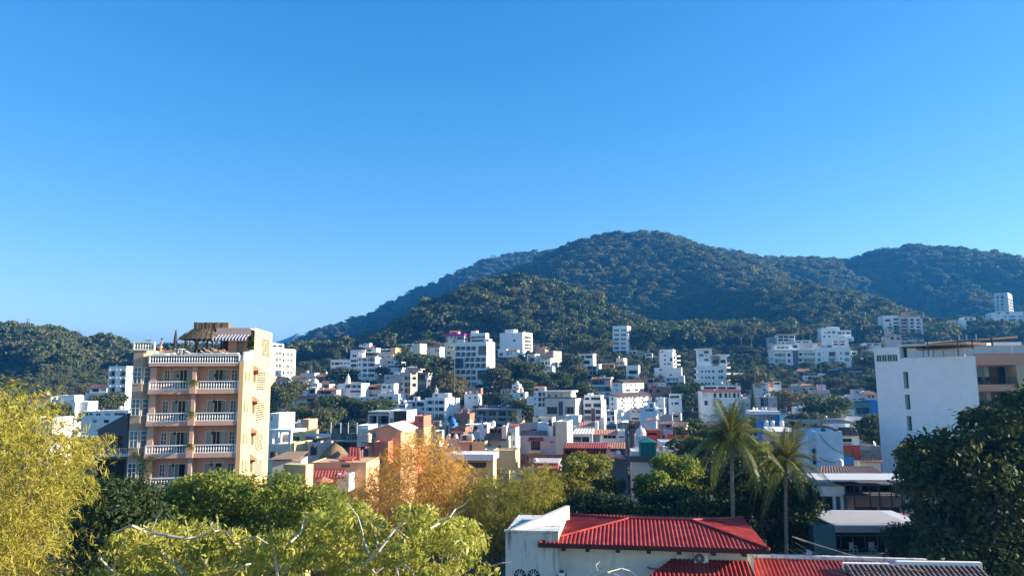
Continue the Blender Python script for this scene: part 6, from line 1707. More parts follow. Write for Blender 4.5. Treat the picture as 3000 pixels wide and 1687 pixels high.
def tent():
    z = 'G'; Y = 124
    a = at(*zp(z, 150, 1190), Y); c = at(*zp(z, 418, 1190), Y); pk = at(*zp(z, 296, 885), Y); ea = at(*zp(z, 150, 955), Y)
    w = c.x - a.x
    root = empty('party_tent', (a.x, Y, a.z), R_(-6), 'closed teal green party tent standing on the speckled parapet roof', 'tent')
    m = plain('teal_canvas', (0.006, 0.17, 0.15), .7)
    he, hp = ea.z - a.z, pk.z - a.z
    D = 2.6
    for nm, q in (('side_wall', [(0, 0), (w, 0)]), ('side_wall', [(w, 0), (w, D)]), ('side_wall', [(w, D), (0, D)]), ('side_wall', [(0, D), (0, 0)])):
        (x0, y0), (x1, y1) = q
        mb = MB()
        n = 9
        pts = []
        for i in range(n + 1):
            t = i / n; k = .05 * math.sin(i * 2.3)
            dx, dy = (y1 - y0), -(x1 - x0); L = math.hypot(dx, dy)
            pts.append((x0 + (x1 - x0) * t + dx / L * k, y0 + (y1 - y0) * t + dy / L * k))
        for p, r in zip(pts, pts[1:]): mb.face([(p[0], p[1], 0), (r[0], r[1], 0), (r[0], r[1], he - .25), (p[0], p[1], he - .25)])
        mb.build(nm, m, root)
    top = (w * .52, D / 2, hp); o_ = .12
    P = [(-o_, -o_), (w + o_, -o_), (w + o_, D + o_), (-o_, D + o_)]
    mb = MB()
    for p, r in zip(P, P[1:] + P[:1]):
        mid = ((p[0] + r[0]) / 2 * .5 + top[0] * .5, (p[1] + r[1]) / 2 * .5 + top[1] * .5, he + (hp - he) * .42)
        a1 = (p[0] * .5 + top[0] * .5, p[1] * .5 + top[1] * .5, he + (hp - he) * .46); a2 = (r[0] * .5 + top[0] * .5, r[1] * .5 + top[1] * .5, he + (hp - he) * .46)
        mb.face([(*p, he), (*r, he), a2, a1]); mb.face([a1, a2, top])
        mb.face([(*p, he), (*p, he - .35), (*r, he - .35), (*r, he)])
    mb.build('canopy', m, root)
    for x, y in ((0, 0), (w, 0), (w, D), (0, D)): MB().bar((x, y, 0), (x, y, he), .03).build('pole', METAL(), root)
tent()

# --- lower right: pale blue wall building, brick-red house, tiled roofs
b = H('house', 'pale blue blank-walled building with slack black cables', 'H', (1052, 716, 1452, 1290), 'lblue', [], Y=92, yaw=-4, dep=7, parapet=.3)
b.block('left_return', (905, 735, 1054, 1290), .8, 6, 'lblue', [('s', '968-1060', '985-1235')])
for p, q, sag in (((1058, 740), (1450, 1052), .5), ((1095, 1135), (1350, 1195), .2)):
    u0, z0 = b.uv(*p); u1, z1 = b.uv(*q); mb = MB(); N = 10
    pts = [(u0 + (u1 - u0) * i / N, -.06, z0 + (z1 - z0) * i / N - sag * 4 * (i / N) * (1 - i / N)) for i in range(N + 1)]
    for i in range(N): mb.bar(pts[i], pts[i + 1], .03, n=5, caps=False)
    mb.build('cable', IRON(), b.root)
b.pergola(790, 1590, 575, 690, 7, 6, METAL(), 18); b.block('brown_back', (1020, 650, 1300, 720), 7.2, 3, 'brick', [])
b.tank(1415, 1150, 1260, 58, 'white', -1.6, 'boxy white tank at the foot of the pale blue building')
b = H('house', 'brick-red and white house with a blue garage door and clay tile roof', 'H', (1440, 935, 1722, 1290), 'red', [('k', '1452-1618', '1015-1110')], Y=96, yaw=-4, dep=8, parapet=0)
b.block('white_upper', (1430, 778, 1702, 937), .3, 7, 'white', [('g', '1440-1590', '825-885'), ('c', '1440-1590', '890-930')]); b.tiles(1225, 652, 1700, 778, -.5, 5, 'terra', 1330, 1620, .36)
u0, z0 = b.uv(1455, 1240, -.05); u1, z1 = b.uv(1614, 1108, -.05); MB().box(u0, u1, -.1, -.02, z0, z1).build('garage_door', W('blue'), b.root)
b = H('house', 'low cream house with two tiers of clay tile roofs', 'H', (1712, 1185, 2040, 1300), 'cream', [('w', '1900-1940', '1215-1245')], Y=94, yaw=-2, dep=8, parapet=0)
b.tiles(1708, 1096, 2068, 1190, -.6, 3, 'terra', 1720, 2060, .34); b.tiles(1704, 1018, 2010, 1088, 3, 6, 'lit', 1720, 1975, .34)
b = H('house', 'weathered grey block house between the tiled roofs and the white wall', 'H', (1888, 950, 2050, 1100), 'concrete', [('w', '1990-2030', '980-1030')], Y=118, yaw=0, dep=6)
b = H('house', 'white roofed rooms with three square white tanks before the blue house', 'H', (285, 720, 800, 860), 'pink', [('v', '420-540 600-720', '780-840')], Y=150, yaw=-8, dep=7, parapet=0)
mb = MB(); u0, z0 = b.uv(280, 716, -.6); u1, _ = b.uv(815, 740, -.6); _, z1 = b.uv(300, 640, 5); ribbed(mb, (u0, -.6, z0), (u1, -.6, z0), (u0, 5, z1), (u1 - 2, 5, z1), .8, .03); mb.build('roof_sheet', W('white'), b.root)
for x in (248, 345, 490): b.tank(x, 540, 632, 40, 'white', 6.2, 'squat white water tank standing behind the white roofed rooms')
b = H('house', 'brick lean-to with open shelves under the metal frame', 'H', (815, 690, 910, 900), 'brick', [('v', '825-895', '720-780 800-860')], Y=104, yaw=-4, dep=5)

# --- right hillside towers
b = H('apartment_tower', 'pink and white apartment tower with eight floors of balconies and a hipped crown', 'k', (232, 598, 500, 1040), 'offwhite', [('B', '245-350', '655-700'), ('B', '312-352', '722-756 770-804 826-862'), ('B', '386-492', '640-676 704-738 756-792 816-850 868-908')], Y=500, yaw=-12, dep=14, cat='building')
b.block('pink_bay', (498, 610, 660, 1040), -.8, 12, 'pink', [('B', '512-640', '650-692 706-746 764-800 820-862 876-912 930-962 980-1010')]); b.block('right_bay', (660, 620, 850, 1040), 0, 12, 'offwhite', [('B', '668-738', '645-690 706-746 764-800 820-862 876-912'), ('B', '770-845', '652-690 712-746 770-806 826-862 878-912 932-965')]); b.block('end_pier', (850, 640, 886, 1040), -.3, 10, 'ltgrey')
b.tiles(488, 540, 720, 612, -1, 7, 'dark', 560, 660); b.block('magenta_pier', (640, 640, 662, 1040), -1.1, .4, 'pinkgrey')
b = H('apartment_tower', 'tall white tower with a pink sunlit balcony front on the far hill', 'k', (2078, 225, 2318, 560), 'ltgrey', [('w', '2118-2150 2190-2232', '265-320 342-375 392-428 440-475 488-512')], [('B', '6-28 32-60 64-94', '300-335 350-385 400-435 450-485 500-530')], Y=640, yaw=-42, dep=26, cat='building')
b = H('apartment_block', 'white terraced hotel block stepping down below the far tower', 'k', (2040, 545, 2576, 830), 'white', [('w', '2130-2180 2270-2330', '545-570'), ('v', '2230-2290 2320-2440 2480-2560', '605-625 655-685'), ('v', '2140-2200', '705-740'), ('v', '2400-2470', '708-738'), ('A', '2155-2210', '765-815')], Y=560, yaw=-14, dep=12, cat='building')
b.block('lower_wing', (2020, 725, 2120, 800), -2, 6, 'white', [('v', '2050-2075 2090-2115', '740-780')])
b = H('villa', 'white hilltop villa with a roof frame above the dark mound', 'k', (1350, 676, 1610, 740), 'white', [('w', '1370-1400', '690-715'), ('v', '1430-1480', '680-700')], Y=545, yaw=-10, dep=7, cat='villa')
b.block('roof_frame', (1530, 628, 1770, 676), 2, 5, 'white', [('v', '1580-1640 1660-1720', '640-668')])
b = H('house', 'ochre and white house with a bright arched white roof', 'k', (902, 850, 1130, 1010), 'yellow', [('w', '925-945', '950-985')], Y=515, yaw=-10, dep=7)
b.block('white_vault', (1030, 816, 1132, 906), -.6, 6, 'white')
b = H('house', 'low red roofed house in front of the pink and white tower', 'k', (250, 945, 520, 1040), 'pink', [('v', '340-400 440-500', '960-1000')], Y=470, yaw=-8, dep=7)
b.tiles(240, 890, 420, 950, -.6, 4, 'dark', 270, 390)
# ------------------------------------------------------------------ the big white building at the right
def white_building():
    z = 'i'
    yaw = R_(-55)
    # left far corner and the long blank wall
    e = Vector((math.cos(yaw), math.sin(yaw), 0)); n = Vector((-math.sin(yaw), math.cos(yaw), 0))
    p0 = at(*zp(z, 205, 700), 106)
    o = Vector((p0.x, p0.y, 0))
    root = empty('apartment_building', o, yaw, 'big white building with a blank wall, green slot windows and salmon balconies', 'building')
    def uv(x, y, off=0.0):
        d = ray(*zp(z, x, y)); c = o + n * off
        t = c.dot(n) / d.dot(n); q = CAMP + d * t
        return (q - c).dot(e), q.z
    WM = wall_mat('big_white_paint', (0.84, 0.84, 0.85), .10)
    SAL = wall_mat('salmon_band', (0.62, 0.33, 0.24), .12)
    CRM = wall_mat('sand_paint', (0.52, 0.42, 0.29), .15)
    uL = 0.0
    uR = uv(1050, 500)[0]
    zt = uv(530, 340)[1]
    zs = uv(180, 258)[1]
    F = Face((0, 0, 0), (1, 0, 0), (0, 1, 0))
    DEPTH['n'] = 1.1
    slots = []
    for (xa, ya, xb, yb_) in ((416, 460, 470, 602), (434, 653, 485, 780), (450, 834, 502, 962), (466, 1016, 516, 1130)):
        a, t_ = uv(xa, ya); b_, bt = uv(xb, yb_)
        slots.append((a, bt, b_, t_, 'n'))
    a0 = sum(s[0] for s in slots) / 4; a1 = sum(s[2] for s in slots) / 4
    slots = [(round(a0, 3), round(s[1], 3), round(a1, 3), round(s[3], 3), 'n') for s in slots]
    us = uv(400, 400)[0]; ue = uv(458, 400)[0]; ut = uv(530, 300)[0]
    # strip of four green windows, tall block at the left
    w0, wt = uv(192, 318); w1, wb = uv(378, 372)
    strip = (round(w0, 3), round(wb, 3), round(w1, 3), round(wt, 3), 'w')
    mb = MB()
    wall_face(mb, F, us, uR, 0, zt, slots)
    wall_face(mb, F, 0, us, 0, zs, [strip])          # the taller left block
    DP = 15.0
    mb.face([(0, DP, 0), (0, 0, 0), (0, 0, zs), (0, DP, zs)])
    mb.face([(us, 0, zt), (us, DP, zt), (us, DP, zs), (us, 0, zs)])
    mb.face([(0, 0, zs), (us, 0, zs), (us, DP, zs), (0, DP, zs)])
    mb.face([(0, DP, 0), (0, DP, zs), (us, DP, zs), (us, DP, 0)])
    mb.face([(us, DP, 0), (us, DP, zt), (uR, DP, zt), (uR, DP, 0)])
    mb.face([(us, 0.25, zt - .3), (uR, .25, zt - .3), (uR, DP, zt - .3), (us, DP, zt - .3)])
    mb.face([(us, 0, zt), (uR, 0, zt), (uR, .25, zt), (us, .25, zt)]); mb.face([(us, .25, zt), (uR, .25, zt), (uR, .25, zt - .3), (us, .25, zt - .3)])
    mb.build('wall', WM, root)
    GG = glass_mat('green_glass', (0.008, 0.07, 0.045), 0.06, 0.3)
    for s in slots:
        mb = MB(); F.box(mb, s[0] + .02, s[2] - .02, s[1] + .02, s[3] - .02, 1.02, 1.06)
        mb.build('slot_window', GG, root)
    nW = 4
    for i in range(nW):
        xa = strip[0] + (strip[2] - strip[0]) * i / nW + .03; xb = strip[0] + (strip[2] - strip[0]) * (i + 1) / nW - .03
        mb = MB(); F.box(mb, xa + .05, xb - .05, strip[1] + .06, strip[3] - .06, .09, .13)
        win = mb.build('window', GG, root)
        mb = MB()
        for q in (xa, (xa + xb) / 2 - .02, xb - .05): F.box(mb, q, q + .05, strip[1], strip[3], .05, .088)
        mb.build('frame', FRW(), win)
    # notch block and the penthouse room
    Fp = Face((0, 1.2, 0), (1, 0, 0), (0, 1, 0))
    zn = uv(458, 240, 1.2)[1]
    mb = MB(); op = [(round(uv(430, 300, 1.2)[0], 3), round(zt + .1, 3), round(uv(455, 300, 1.2)[0], 3), round(zt + 2.0, 3), 'w')]
    xN = uv(536, 300, 1.2)[0]
    MB().box(us + .002, xN, 1.2, 6, zt - .3, zn).build('stair_room', WM, root)
    mb = MB(); Fp.box(mb, op[0][0], op[0][2], op[0][1], op[0][3], -.05, -.01); mb.build('window', GG, root)
    zc = uv(750, 262, 3)[1]
    MB().box(xN + .01, uR - 2.5, 3.0, 8.0, zt - .3, zc).build('penthouse_wall', wall_mat('greige_paint', (0.45, 0.44, 0.43), .1), root)
    r0 = uv(448, 235, .6)[0]; r1 = uR - 1.0
    zr0 = uv(600, 238, .6)[1]
    MB().box(us - .6, r1, .5, 8.5, zr0 - .05, zr0 + .28).build('penthouse_roof', W('cream'), root)
    for k in range(16):
        x = us + (r1 - us) * (k + .5) / 16
        MB().box(x, x + .12, .3, 8.3, zr0 - .25, zr0 - .055).build('rafter', WOOD(), root)
    # glass guards on the roof edge
    m_ = glass_mat('guard_glass', (0.45, 0.52, 0.54), .08, .1)
    for k in range(6):
        x = xN + (uR - xN) * k / 6
        MB().box(x + .05, x + (uR - xN) / 6 - .05, .3, .33, zt, zt + 1.0).build('glass_guard', m_, root)
    # right part: salmon bands and loggias, receding to the right
    zB0, zB1 = uv(1040, 400)[1], uv(1040, 303)[1]
    RW = 16.0
    rows = [(403, 568), (625, 770), (800, 960), (990, 1150)]
    zb = []
    mb = MB()
    # balconies face along a second plane turned towards the camera
    yaw2 = R_(-4)
    rt = empty('balcony_wing')
    rt.parent = root
    q = o + e * uR
    rt.location = (uR, 0, 0); rt.rotation_euler = (0, 0, yaw2 - yaw)
    e2 = Vector((math.cos(yaw2), math.sin(yaw2), 0)); n2 = Vector((-math.sin(yaw2), math.cos(yaw2), 0))
    def uv2(x, y, off=0.0):
        d = ray(*zp(z, x, y)); c = q + n2 * off
        t = c.dot(n2) / d.dot(n2); p = CAMP + d * t
        return (p - c).dot(e2), p.z
    ztop = uv2(1045, 303)[1]
    def bx(nm, x0, x1, y0, y1, z0, z1_, m): return MB().box(x0, x1, y0, y1, z0, z1_).build(nm, m, rt)
    band = [(303, 403), (568, 624), (770, 830), (960, 1020), (1150, 1210)]
    zz = [(uv2(1100, a)[1], uv2(1100, b_)[1]) for a, b_ in band]
    st = zz[1][0] - zz[2][0]
    zz = [zz[0]] + [(zz[1][0] - st * k, zz[1][1] - st * k) for k in range(6)]
    end = uv2(1400, 600)[0]
    for i, (a, b_) in enumerate(zz):
        bx('band', 0.02, 18.0 if i == 0 else end, -.02, 2.2, b_, a, SAL)
    bx('side_block', end + .02, 18.0, .0, 10, 0, zz[0][1] - .01, CRM)
    bx('back_wall', 0.02, end, 2.22, 2.5, 0, zz[0][1], W('beige'))
    for i in range(1, 5):
        f = zz[i][0]; top = zz[i - 1][1]
        x0, x1 = .3, uv2(1125, 600, 2.2)[0]
        m = glass_mat('door_glass', (0.16, 0.24, 0.24), .08, .3)
        bx('glass_door', .35, x1, 2.12, 2.2, f + .02, top - .25, m)
        bx('glass_door', uv2(1165, 600, 2.2)[0], uv2(1300, 600, 2.2)[0], 2.12, 2.2, f + .02, top - .2, glass_mat('dark_door_glass', (0.02, 0.035, 0.04), .06, .2))
        p = empty('railing'); p.parent = rt
        n_ = 30
        rail_end = end
        for k in range(n_):
            x = .15 + (rail_end - .3) * k / (n_ - 1)
            MB().bar((x, .1, f), (x + .03 * math.sin(k), .06, f + .95), .018, n=4).build('baluster', IRON(), p) if i < 4 else None
        if i < 4: MB().box(.1, rail_end - .1, .05, .12, f + .95, f + 1.0).build('rail', IRON(), p)
        if i < 3:
            for xx in (.8, 1.9):
                mb = MB().box(xx, xx + .5, .9, 1.4, f + .4, f + .46); mb.box(xx, xx + .5, 1.36, 1.42, f + .46, f + .95)
                for lx in (xx, xx + .45):
                    for ly in (.9, 1.37): mb.box(lx, lx + .05, ly, ly + .05, f, f + .4)
                c_ = mb.build('balcony_chair', plain('dark_wicker', (.05, .04, .035), .8), None)
                c_.matrix_world = Matrix.Translation(q) @ Matrix.Rotation(yaw2, 4, 'Z')
                tag(c_, 'dark balcony chair behind the %s railing of the big white building' % ('upper' if i == 1 else 'lower'), 'chair', 'balcony chairs')
    # roof terrace over the salmon band: guards, white wall, awning frame
    for k in range(6):
        bx('glass_guard', .1 + k * 2.4, 2.4 + k * 2.4, .1, .13, ztop, ztop + 1.0, m_)
    bx('terrace_wall', uv2(1195, 250, 6)[0], uv2(1430, 250, 6)[0], 6, 6.3, ztop - .2, uv2(1300, 208, 6)[1], WM)
    za = uv2(1180, 185, 1)[1]; zb_ = uv2(1400, 168, 4)[1]
    mb = MB(); P = [(-5.5, 1.2, uv(760, 225, 1)[1]), (uv2(1400, 180, 1)[0], 1.2, za + .5), (uv2(1400, 180, 5)[0], 5, zb_), (-4, 5, uv(760, 215, 4)[1])]
    mb.face(P); mb.face([(x, y, w_ - .05) for x, y, w_ in P[::-1]]); mb.build('awning', plain('awning_canvas', (.36, .33, .29), .8), rt)
    for x in (-5.4, -1.5, .4, 3.0, uv2(1180, 220, 1)[0]):
        bx('post', x, x + .1, 1.2, 1.3, ztop - .3, za + .2, FRD())
    for x, t_ in ((895, 150), (960, 145), (1040, 140)):
        u, zt_ = uv2(x, t_, 3); _, zl = uv2(x, 200, 3)
        bx('antenna', u, u + .07, 3, 3.07, zl, zt_, FRW())
    bx('base_plinth', -13, .0, -.4, .3, 0, 2.2, W('teal'))
    return root
white_building()

# ------------------------------------------------------------------ building with the red corrugated roof
def red_roof_building():
    z = 'r'
    yaw = R_(-9.0)
    Y0 = 42.5
    e = Vector((math.cos(yaw), math.sin(yaw), 0)); n = Vector((-math.sin(yaw), math.cos(yaw), 0))
    p0 = at(*zp(z, 370, 285), Y0)
    o = Vector((p0.x, p0.y, 0)); base = 4.0
    root = empty('red_roofed_building', (o.x, o.y, base), yaw, 'white walled building under a red corrugated hip roof', 'building')
    def uv(x, y, off=0.0):
        d = ray(*zp(z, x, y)); c = o + n * off
        t = c.dot(n) / d.dot(n); q = CAMP + d * t
        return (q - c).dot(e), q.z - base
    L = uv(2305, 405)[0]
    ze = (uv(370, 285)[1] + uv(2305, 405)[1]) / 2
    DP = 9.0
    rise = 1.85
    RM, nt, p = newmat('red_corrugated_paint')
    tc = nd(nt, 'ShaderNodeTexCoord'); n1 = nd(nt, 'ShaderNodeTexNoise', Scale=1.2, Detail=7.0, Roughness=.7); nt.links.new(tc.outputs['Object'], n1.inputs['Vector'])
    r_ = ramp(nt, n1.outputs['Fac'], [(.3, (.22, .022, .018)), (.5, (.34, .036, .028)), (.72, (.46, .09, .07))])
    nt.links.new(r_.outputs[0], p.inputs['Base Color']); p.inputs['Roughness'].default_value = .62; p.inputs['Specular IOR Level'].default_value = .15
    xa = uv(1120, 110, DP / 2)[0]; xb = uv(1650, 135, DP / 2)[0]
    zr = (uv(1120, 110, DP / 2)[1] + uv(1650, 135, DP / 2)[1]) / 2
    def slope(nm, E0, E1, R0, R1, sp=.235, amp=.055):
        """corrugated sheet: ribs square to the eave, cut at the hips"""
        E0, E1, R0, R1 = map(Vector, (E0, E1, R0, R1))
        ex = (E1 - E0).normalized(); W_ = (E1 - E0).length
        up = (R0 - E0) - ex * (R0 - E0).dot(ex); Hh = up.length; up.normalize()
        nr = ex.cross(up)
        if nr.z < 0: nr = -nr
        a = (R0 - E0).dot(ex); b_ = (R1 - E0).dot(ex)
        def hmax(x):
            if x < a: return Hh * x / a if a > 1e-6 else Hh
            if x > b_: return Hh * (W_ - x) / (W_ - b_) if W_ - b_ > 1e-6 else Hh
            return Hh
        N = int(W_ / sp) * 6
        mb = MB(); prev = None
        for i in range(N + 1):
            x = W_ * i / N; h = hmax(x); k = (0, .12, .85, 1, .85, .12)[i % 6] * amp
            cur = (E0 + ex * x + nr * k, E0 + ex * x + up * h + nr * k)
            if prev: mb.face([prev[0], cur[0], cur[1], prev[1]])
            prev = cur
        return mb.build(nm, RM, root)
    A, B_, C_, D_ = (0, 0, ze), (L, 0, ze), (L, DP, ze), (0, DP, ze)
    R0, R1 = (xa, DP / 2, zr), (xb, DP / 2, zr)
    slope('roof_slope', A, B_, R0, R1)
    slope('roof_slope', B_, C_, R1, R1)
    slope('roof_slope', C_, D_, R1, R0)
    slope('roof_slope', D_, A, R0, R0)
    for a, b_ in ((R0, R1), (A, R0), (B_, R1), (C_, R1), (D_, R0)):
        a = Vector(a) + Vector((0, 0, .07)); b_ = Vector(b_) + Vector((0, 0, .07))
        MB().bar(a, b_, .075, n=6).build('ridge_cap', RM, root)
    FAS = plain('maroon_fascia', (.07, .014, .014), .6)
    for q in ((0, L, -.06, -.005), (0, L, DP + .005, DP + .06)): MB().box(q[0], q[1], q[2], q[3], ze - .22, ze - .01).build('fascia', FAS, root)
    MB().box(L + .005, L + .06, 0, DP, ze - .22, ze - .01).build('fascia', FAS, root); MB().box(-.06, -.005, 0, DP, ze - .22, ze - .01).build('fascia', FAS, root)
    MB().box(.1, L - .1, .05, DP - .05, ze - .10, ze - .03).build('soffit', FAS, root)
    # walls
    WM = wall_mat('stained_white_plaster', (.74, .73, .68), .5, stainc=(-.2, -.2, -.2), lo=.6)
    w0 = uv(545, 420, 1.0)[0]; w1 = uv(2120, 480, 1.0)[0]
    MB().box(w0, w1, 1.0, DP - 1, 0, ze - .11).build('wall', WM, root)
    for x in (562, 1048, 1556):
        u = uv(x, 400, 1.0)[0]; MB().box(u - .28, u + .28, .86, .998, 0, ze - .12).build('pilaster', WM, root)
    for x in (578, 778, 1030, 1288, 1540, 1825, 2080):
        u = uv(x, 340, .5)[0]; MB().box(u - .12, u + .12, .1, 1.0, ze - .42, ze - .11).build('rafter_end', FAS, root)
    # air conditioner with bracket
    u0, z1 = uv(1670, 392, .55); u1, z0 = uv(1790, 487, .55)
    ac = MB().box(u0, u1, .5, .85, z0, z1).build('air_conditioner', FRW(), root)
    cz, cx = (z0 + z1) / 2, u0 + (u1 - u0) * .36
    g = MB().lathe([(0, 0), (.27, 0), (.27, .03), (.23, .03), (.23, .01), (0, .01)], (0, 0, 0), 22).build('fan_grille', plain('fan_grey', (.09, .09, .09), .5), ac); g.location = (cx, .498, cz); g.rotation_euler = (R_(90), 0, 0)
    g = MB().lathe([(0, 0), (.07, 0), (.05, .03), (0, .03)], (0, 0, 0), 14).build('fan_hub', FRW(), ac); g.location = (cx, .485, cz); g.rotation_euler = (R_(90), 0, 0)
    for k in range(6):
        a = k * math.pi / 3; m = MB().box(.07, .22, -.035, .035, 0, .008); g = m.build('fan_blade', plain('fan_blade_grey', (.2, .2, .2), .5), ac); g.location = (cx, .487, cz); g.rotation_euler = (R_(90), a, 0)
    for x in (u0 + .1, u1 + .25):
        MB().box(x, x + .05, .55, 1.0, z0 - .06, z0 - .01).build('bracket', IRON(), root); MB().box(x, x + .05, .95, 1.0, z0 - .45, z0 - .06).build('bracket', IRON(), root)
    MB().box(u0, u1 + .35, .6, .65, z0 - .055, z0 - .012).build('bracket', IRON(), root)
    # black pipe along the wall
    pts = [uv(1275, 515, .9), (uv(1310, 530, .9)), uv(1500, 533, .9), uv(1600, 510, .9), uv(1675, 488, .9)]
    mb = MB()
    for a, b_ in zip(pts, pts[1:]): mb.bar((a[0], .9, a[1]), (b_[0], .9, b_[1]), .03, n=6, caps=False)
    mb.build('pipe', IRON(), root)
    # right end return wall, lit
    ur, zr_ = uv(2230, 420, 4); 
    MB().box(w1 + .01, w1 + .35, 1.2, DP - 1, 0, ze - .12).build('end_wall', WM, root)
    # old stained block at the left
    Fb = Face((0, 0.2, 0), (1, 0, 0), (0, 1, 0))
    b0 = uv(88, 400, .2)[0]; b1 = w0 - .01
    ztb = uv(200, 222, .2)[1]
    OM = wall_mat('mouldy_plaster', (.66, .66, .63), 1.0, stainc=(-.42, -.42, -.42), lo=.5)
    MB().box(b0, b1, .2, 5.5, 0, ztb).build('old_block', OM, root)
    MB().box(b0 - .05, b1 + .05, .1, .3, ztb, ztb + .12).build('cornice', OM, root)
    mb = MB(); q = [(b0 + .1, .35, ztb), (b0 + 3.2, 4.4, ztb), (b0 + 3.2, 4.4, ztb + .85), (b0 + .1, .35, ztb + .05)]
    mb.face(q); mb.face([(x + .25, y - .1, z) for x, y, z in q[::-1]])
    for k in range(4): a, c = q[k], q[(k + 1) % 4]; mb.face([a, (a[0] + .25, a[1] - .1, a[2]), (c[0] + .25, c[1] - .1, c[2]), c])
    mb.build('stepped_parapet', W('cream'), root)
    for x in (210, 325):
        u = uv(x, 590, .18)[0]; _, zc = uv(x, 590, .18)
        r = .36
        mb = MB()
        mb.face([(u + r * math.cos(t), .17, zc + r * 1.1 * math.sin(t)) for t in [math.pi * i / 10 for i in range(11)]])
        win = mb.build('fanlight', GL(), root)
        mb = MB()
        for i in range(1, 6):
            t = math.pi * i / 6; mb.bar((u, .15, zc), (u + r * math.cos(t), .15, zc + r * 1.1 * math.sin(t)), .02, n=4)
        mb.build('glazing_bar', FRW(), win)
    # lower red roofs in front and to the right
    zl = uv(1560, 560, -2)[1]
    uA = uv(1190, 590, -1.5)[0]; uB = uv(2140, 585, -1.5)[0]
    slope('lower_roof', (uA - 1, -3.2, zl - 1.1), (uB + .5, -3.2, zl - 1.1), (uA + 2.0, .84, zl), (uB + .3, .84, zl))
    q0 = uv(2140, 560, 1); q1 = uv(2630, 560, 1)
    ez = uv(2250, 460, 5)[1]
    x0 = w1 + .4; x1 = x0 + 11.0
    slope('side_roof', (x0, -4.0, ez - 2.6), (x1, -4.0, ez - 2.6), (x0, 5.5, ez), (x1, 5.5, ez))
    MB().box(x0, x1 - .3, 5.55, 5.85, 0, ez + .22).build('parapet', OM, root)
    MB().box(x0 + .2, x1 - .4, -3.6, 5.4, 0, ez - 2.7).build('side_wall', WM, root)
    return root
red_roof_building()

# lamp bracket on the old wall
c = at(*zp('r', 560, 575), 42.3)
lt = empty('wall_lamp', (c.x, c.y, c.z), 0, 'small black and white lamp fitting on the stained white wall', 'lamp')
MB().box(-.18, .18, -.12, .3, -.12, .1).build('body', FRW(), lt); MB().box(-.3, .3, -.1, .6, -.2, -.122).build('bracket', IRON(), lt); MB().box(-.1, .1, -.1, .1, .102, .2).build('cap', IRON(), lt)

# ------------------------------------------------------------------ tiled roof at the lower right: every tile
def tile_roof_house():
    z = 'j'
    Y0 = 44
    yaw = R_(-5)
    e = Vector((math.cos(yaw), math.sin(yaw), 0)); n = Vector((-math.sin(yaw), math.cos(yaw), 0))
    p0 = at(*zp(z, 632, 1118), Y0)
    root = empty('tiled_house', (p0.x, p0.y, 4.0), yaw, 'low house with a dark barrel-tiled roof and a white parapet beside the red roof', 'house')
    def uv(x, y):
        d = ray(*zp(z, x, y)); t = Vector((p0.x, p0.y, 0)).dot(n) / d.dot(n); q = CAMP + d * t
        return (q - p0).dot(e), q.z - 4.0
    uE = uv(2110, 1118)[0]
    zr = p0.z - 4.0
    run, drop = 5.2, 2.0
    prof = [(-.13, 0), (-.10, .06), (0, .1), (.10, .06), (.13, 0)]
    Lt = .62
    mb = MB()
    for (x, h), (x2, h2) in zip(prof, prof[1:]):
        mb.face([(x * .85, 0, h * .85), (x2 * .85, 0, h2 * .85), (x2, -Lt, h2 + .03), (x, -Lt, h + .03)])
        mb.face([(x, -Lt, h + .03), (x2, -Lt, h2 + .03), (x2 * .8, -Lt, h2 * .6), (x * .8, -Lt, h * .6)])
    tm = mb.mesh('roof_tile', TILE('dark'))
    sl = math.atan2(drop, run)
    ncol = int(uE / .285)
    nrow = 7
    cnt = 0
    for i in range(ncol):
        for j in range(nrow):
            if cnt >= 300: break
            x = .15 + i * .285
            s = j * .56
            o = bpy.data.objects.new('roof_tile', tm)
            link(o, root)
            o.location = (x + random.uniform(-.012, .012), -s * math.cos(sl), zr - s * math.sin(sl))
            o.rotation_euler = (sl, 0, random.uniform(-.03, .03))
            cnt += 1
    mb = MB()
    mb.face([(0, 0, zr - .02), (uE, 0, zr - .02), (uE, -run, zr - drop - .02), (0, -run, zr - drop - .02)])
    mb.face([(0, 0, zr - .1), (0, -run, zr - drop - .1), (uE, -run, zr - drop - .1), (uE, 0, zr - .1)])
    mb.build('roof_deck', TILE('dark'), root)
    um = uv(1215, 1130)[0]
    MB().box(0, um, .02, .3, 0, zr + .10).build('parapet', W('white'), root)
    MB().box(um + .01, uE + .1, .02, .32, 0, zr + .24).build('parapet', W('white'), root)
    MB().box(.2, uE - .2, -run + .3, -.3, 0, zr - drop - .15).build('wall', W('offwhite'), root)
tile_roof_house()

# ------------------------------------------------------------------ shaded terrace restaurant
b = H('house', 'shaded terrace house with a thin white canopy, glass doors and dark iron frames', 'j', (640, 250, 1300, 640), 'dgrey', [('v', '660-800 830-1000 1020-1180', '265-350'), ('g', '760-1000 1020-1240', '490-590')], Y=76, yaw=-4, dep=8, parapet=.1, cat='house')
b.slab(345, 1485, 200, -3.0, 5, .16, 'ltgrey', 'canopy'); b.tiles(352, 55, 1150, 190, -.5, 6, 'dark', 380, 950, .34)  # canopy paint greyed to carry the shade
b.block('white_room', (300, 272, 640, 378), -2.0, 5, 'white'); b.block('dark_room', (250, 376, 640, 540), -1.4, 5, 'dgrey', [('v', '290-510', '395-530')]); b.posts([530, 612], 378, 540, -2.0, .28, FRW(), 'column'); b.block('white_ledge', (290, 540, 745, 600), -2.6, 3, 'white')
b.slab(640, 1260, 372, -2.4, 2.6, .18, 'dgrey', 'floor_slab'); b.slab(640, 1420, 612, -3.0, 3.2, .2, 'brick', 'floor_slab'); b.posts([650, 740, 910, 1010, 1140, 1255], 240, 600, -2.6, .09, IRON())
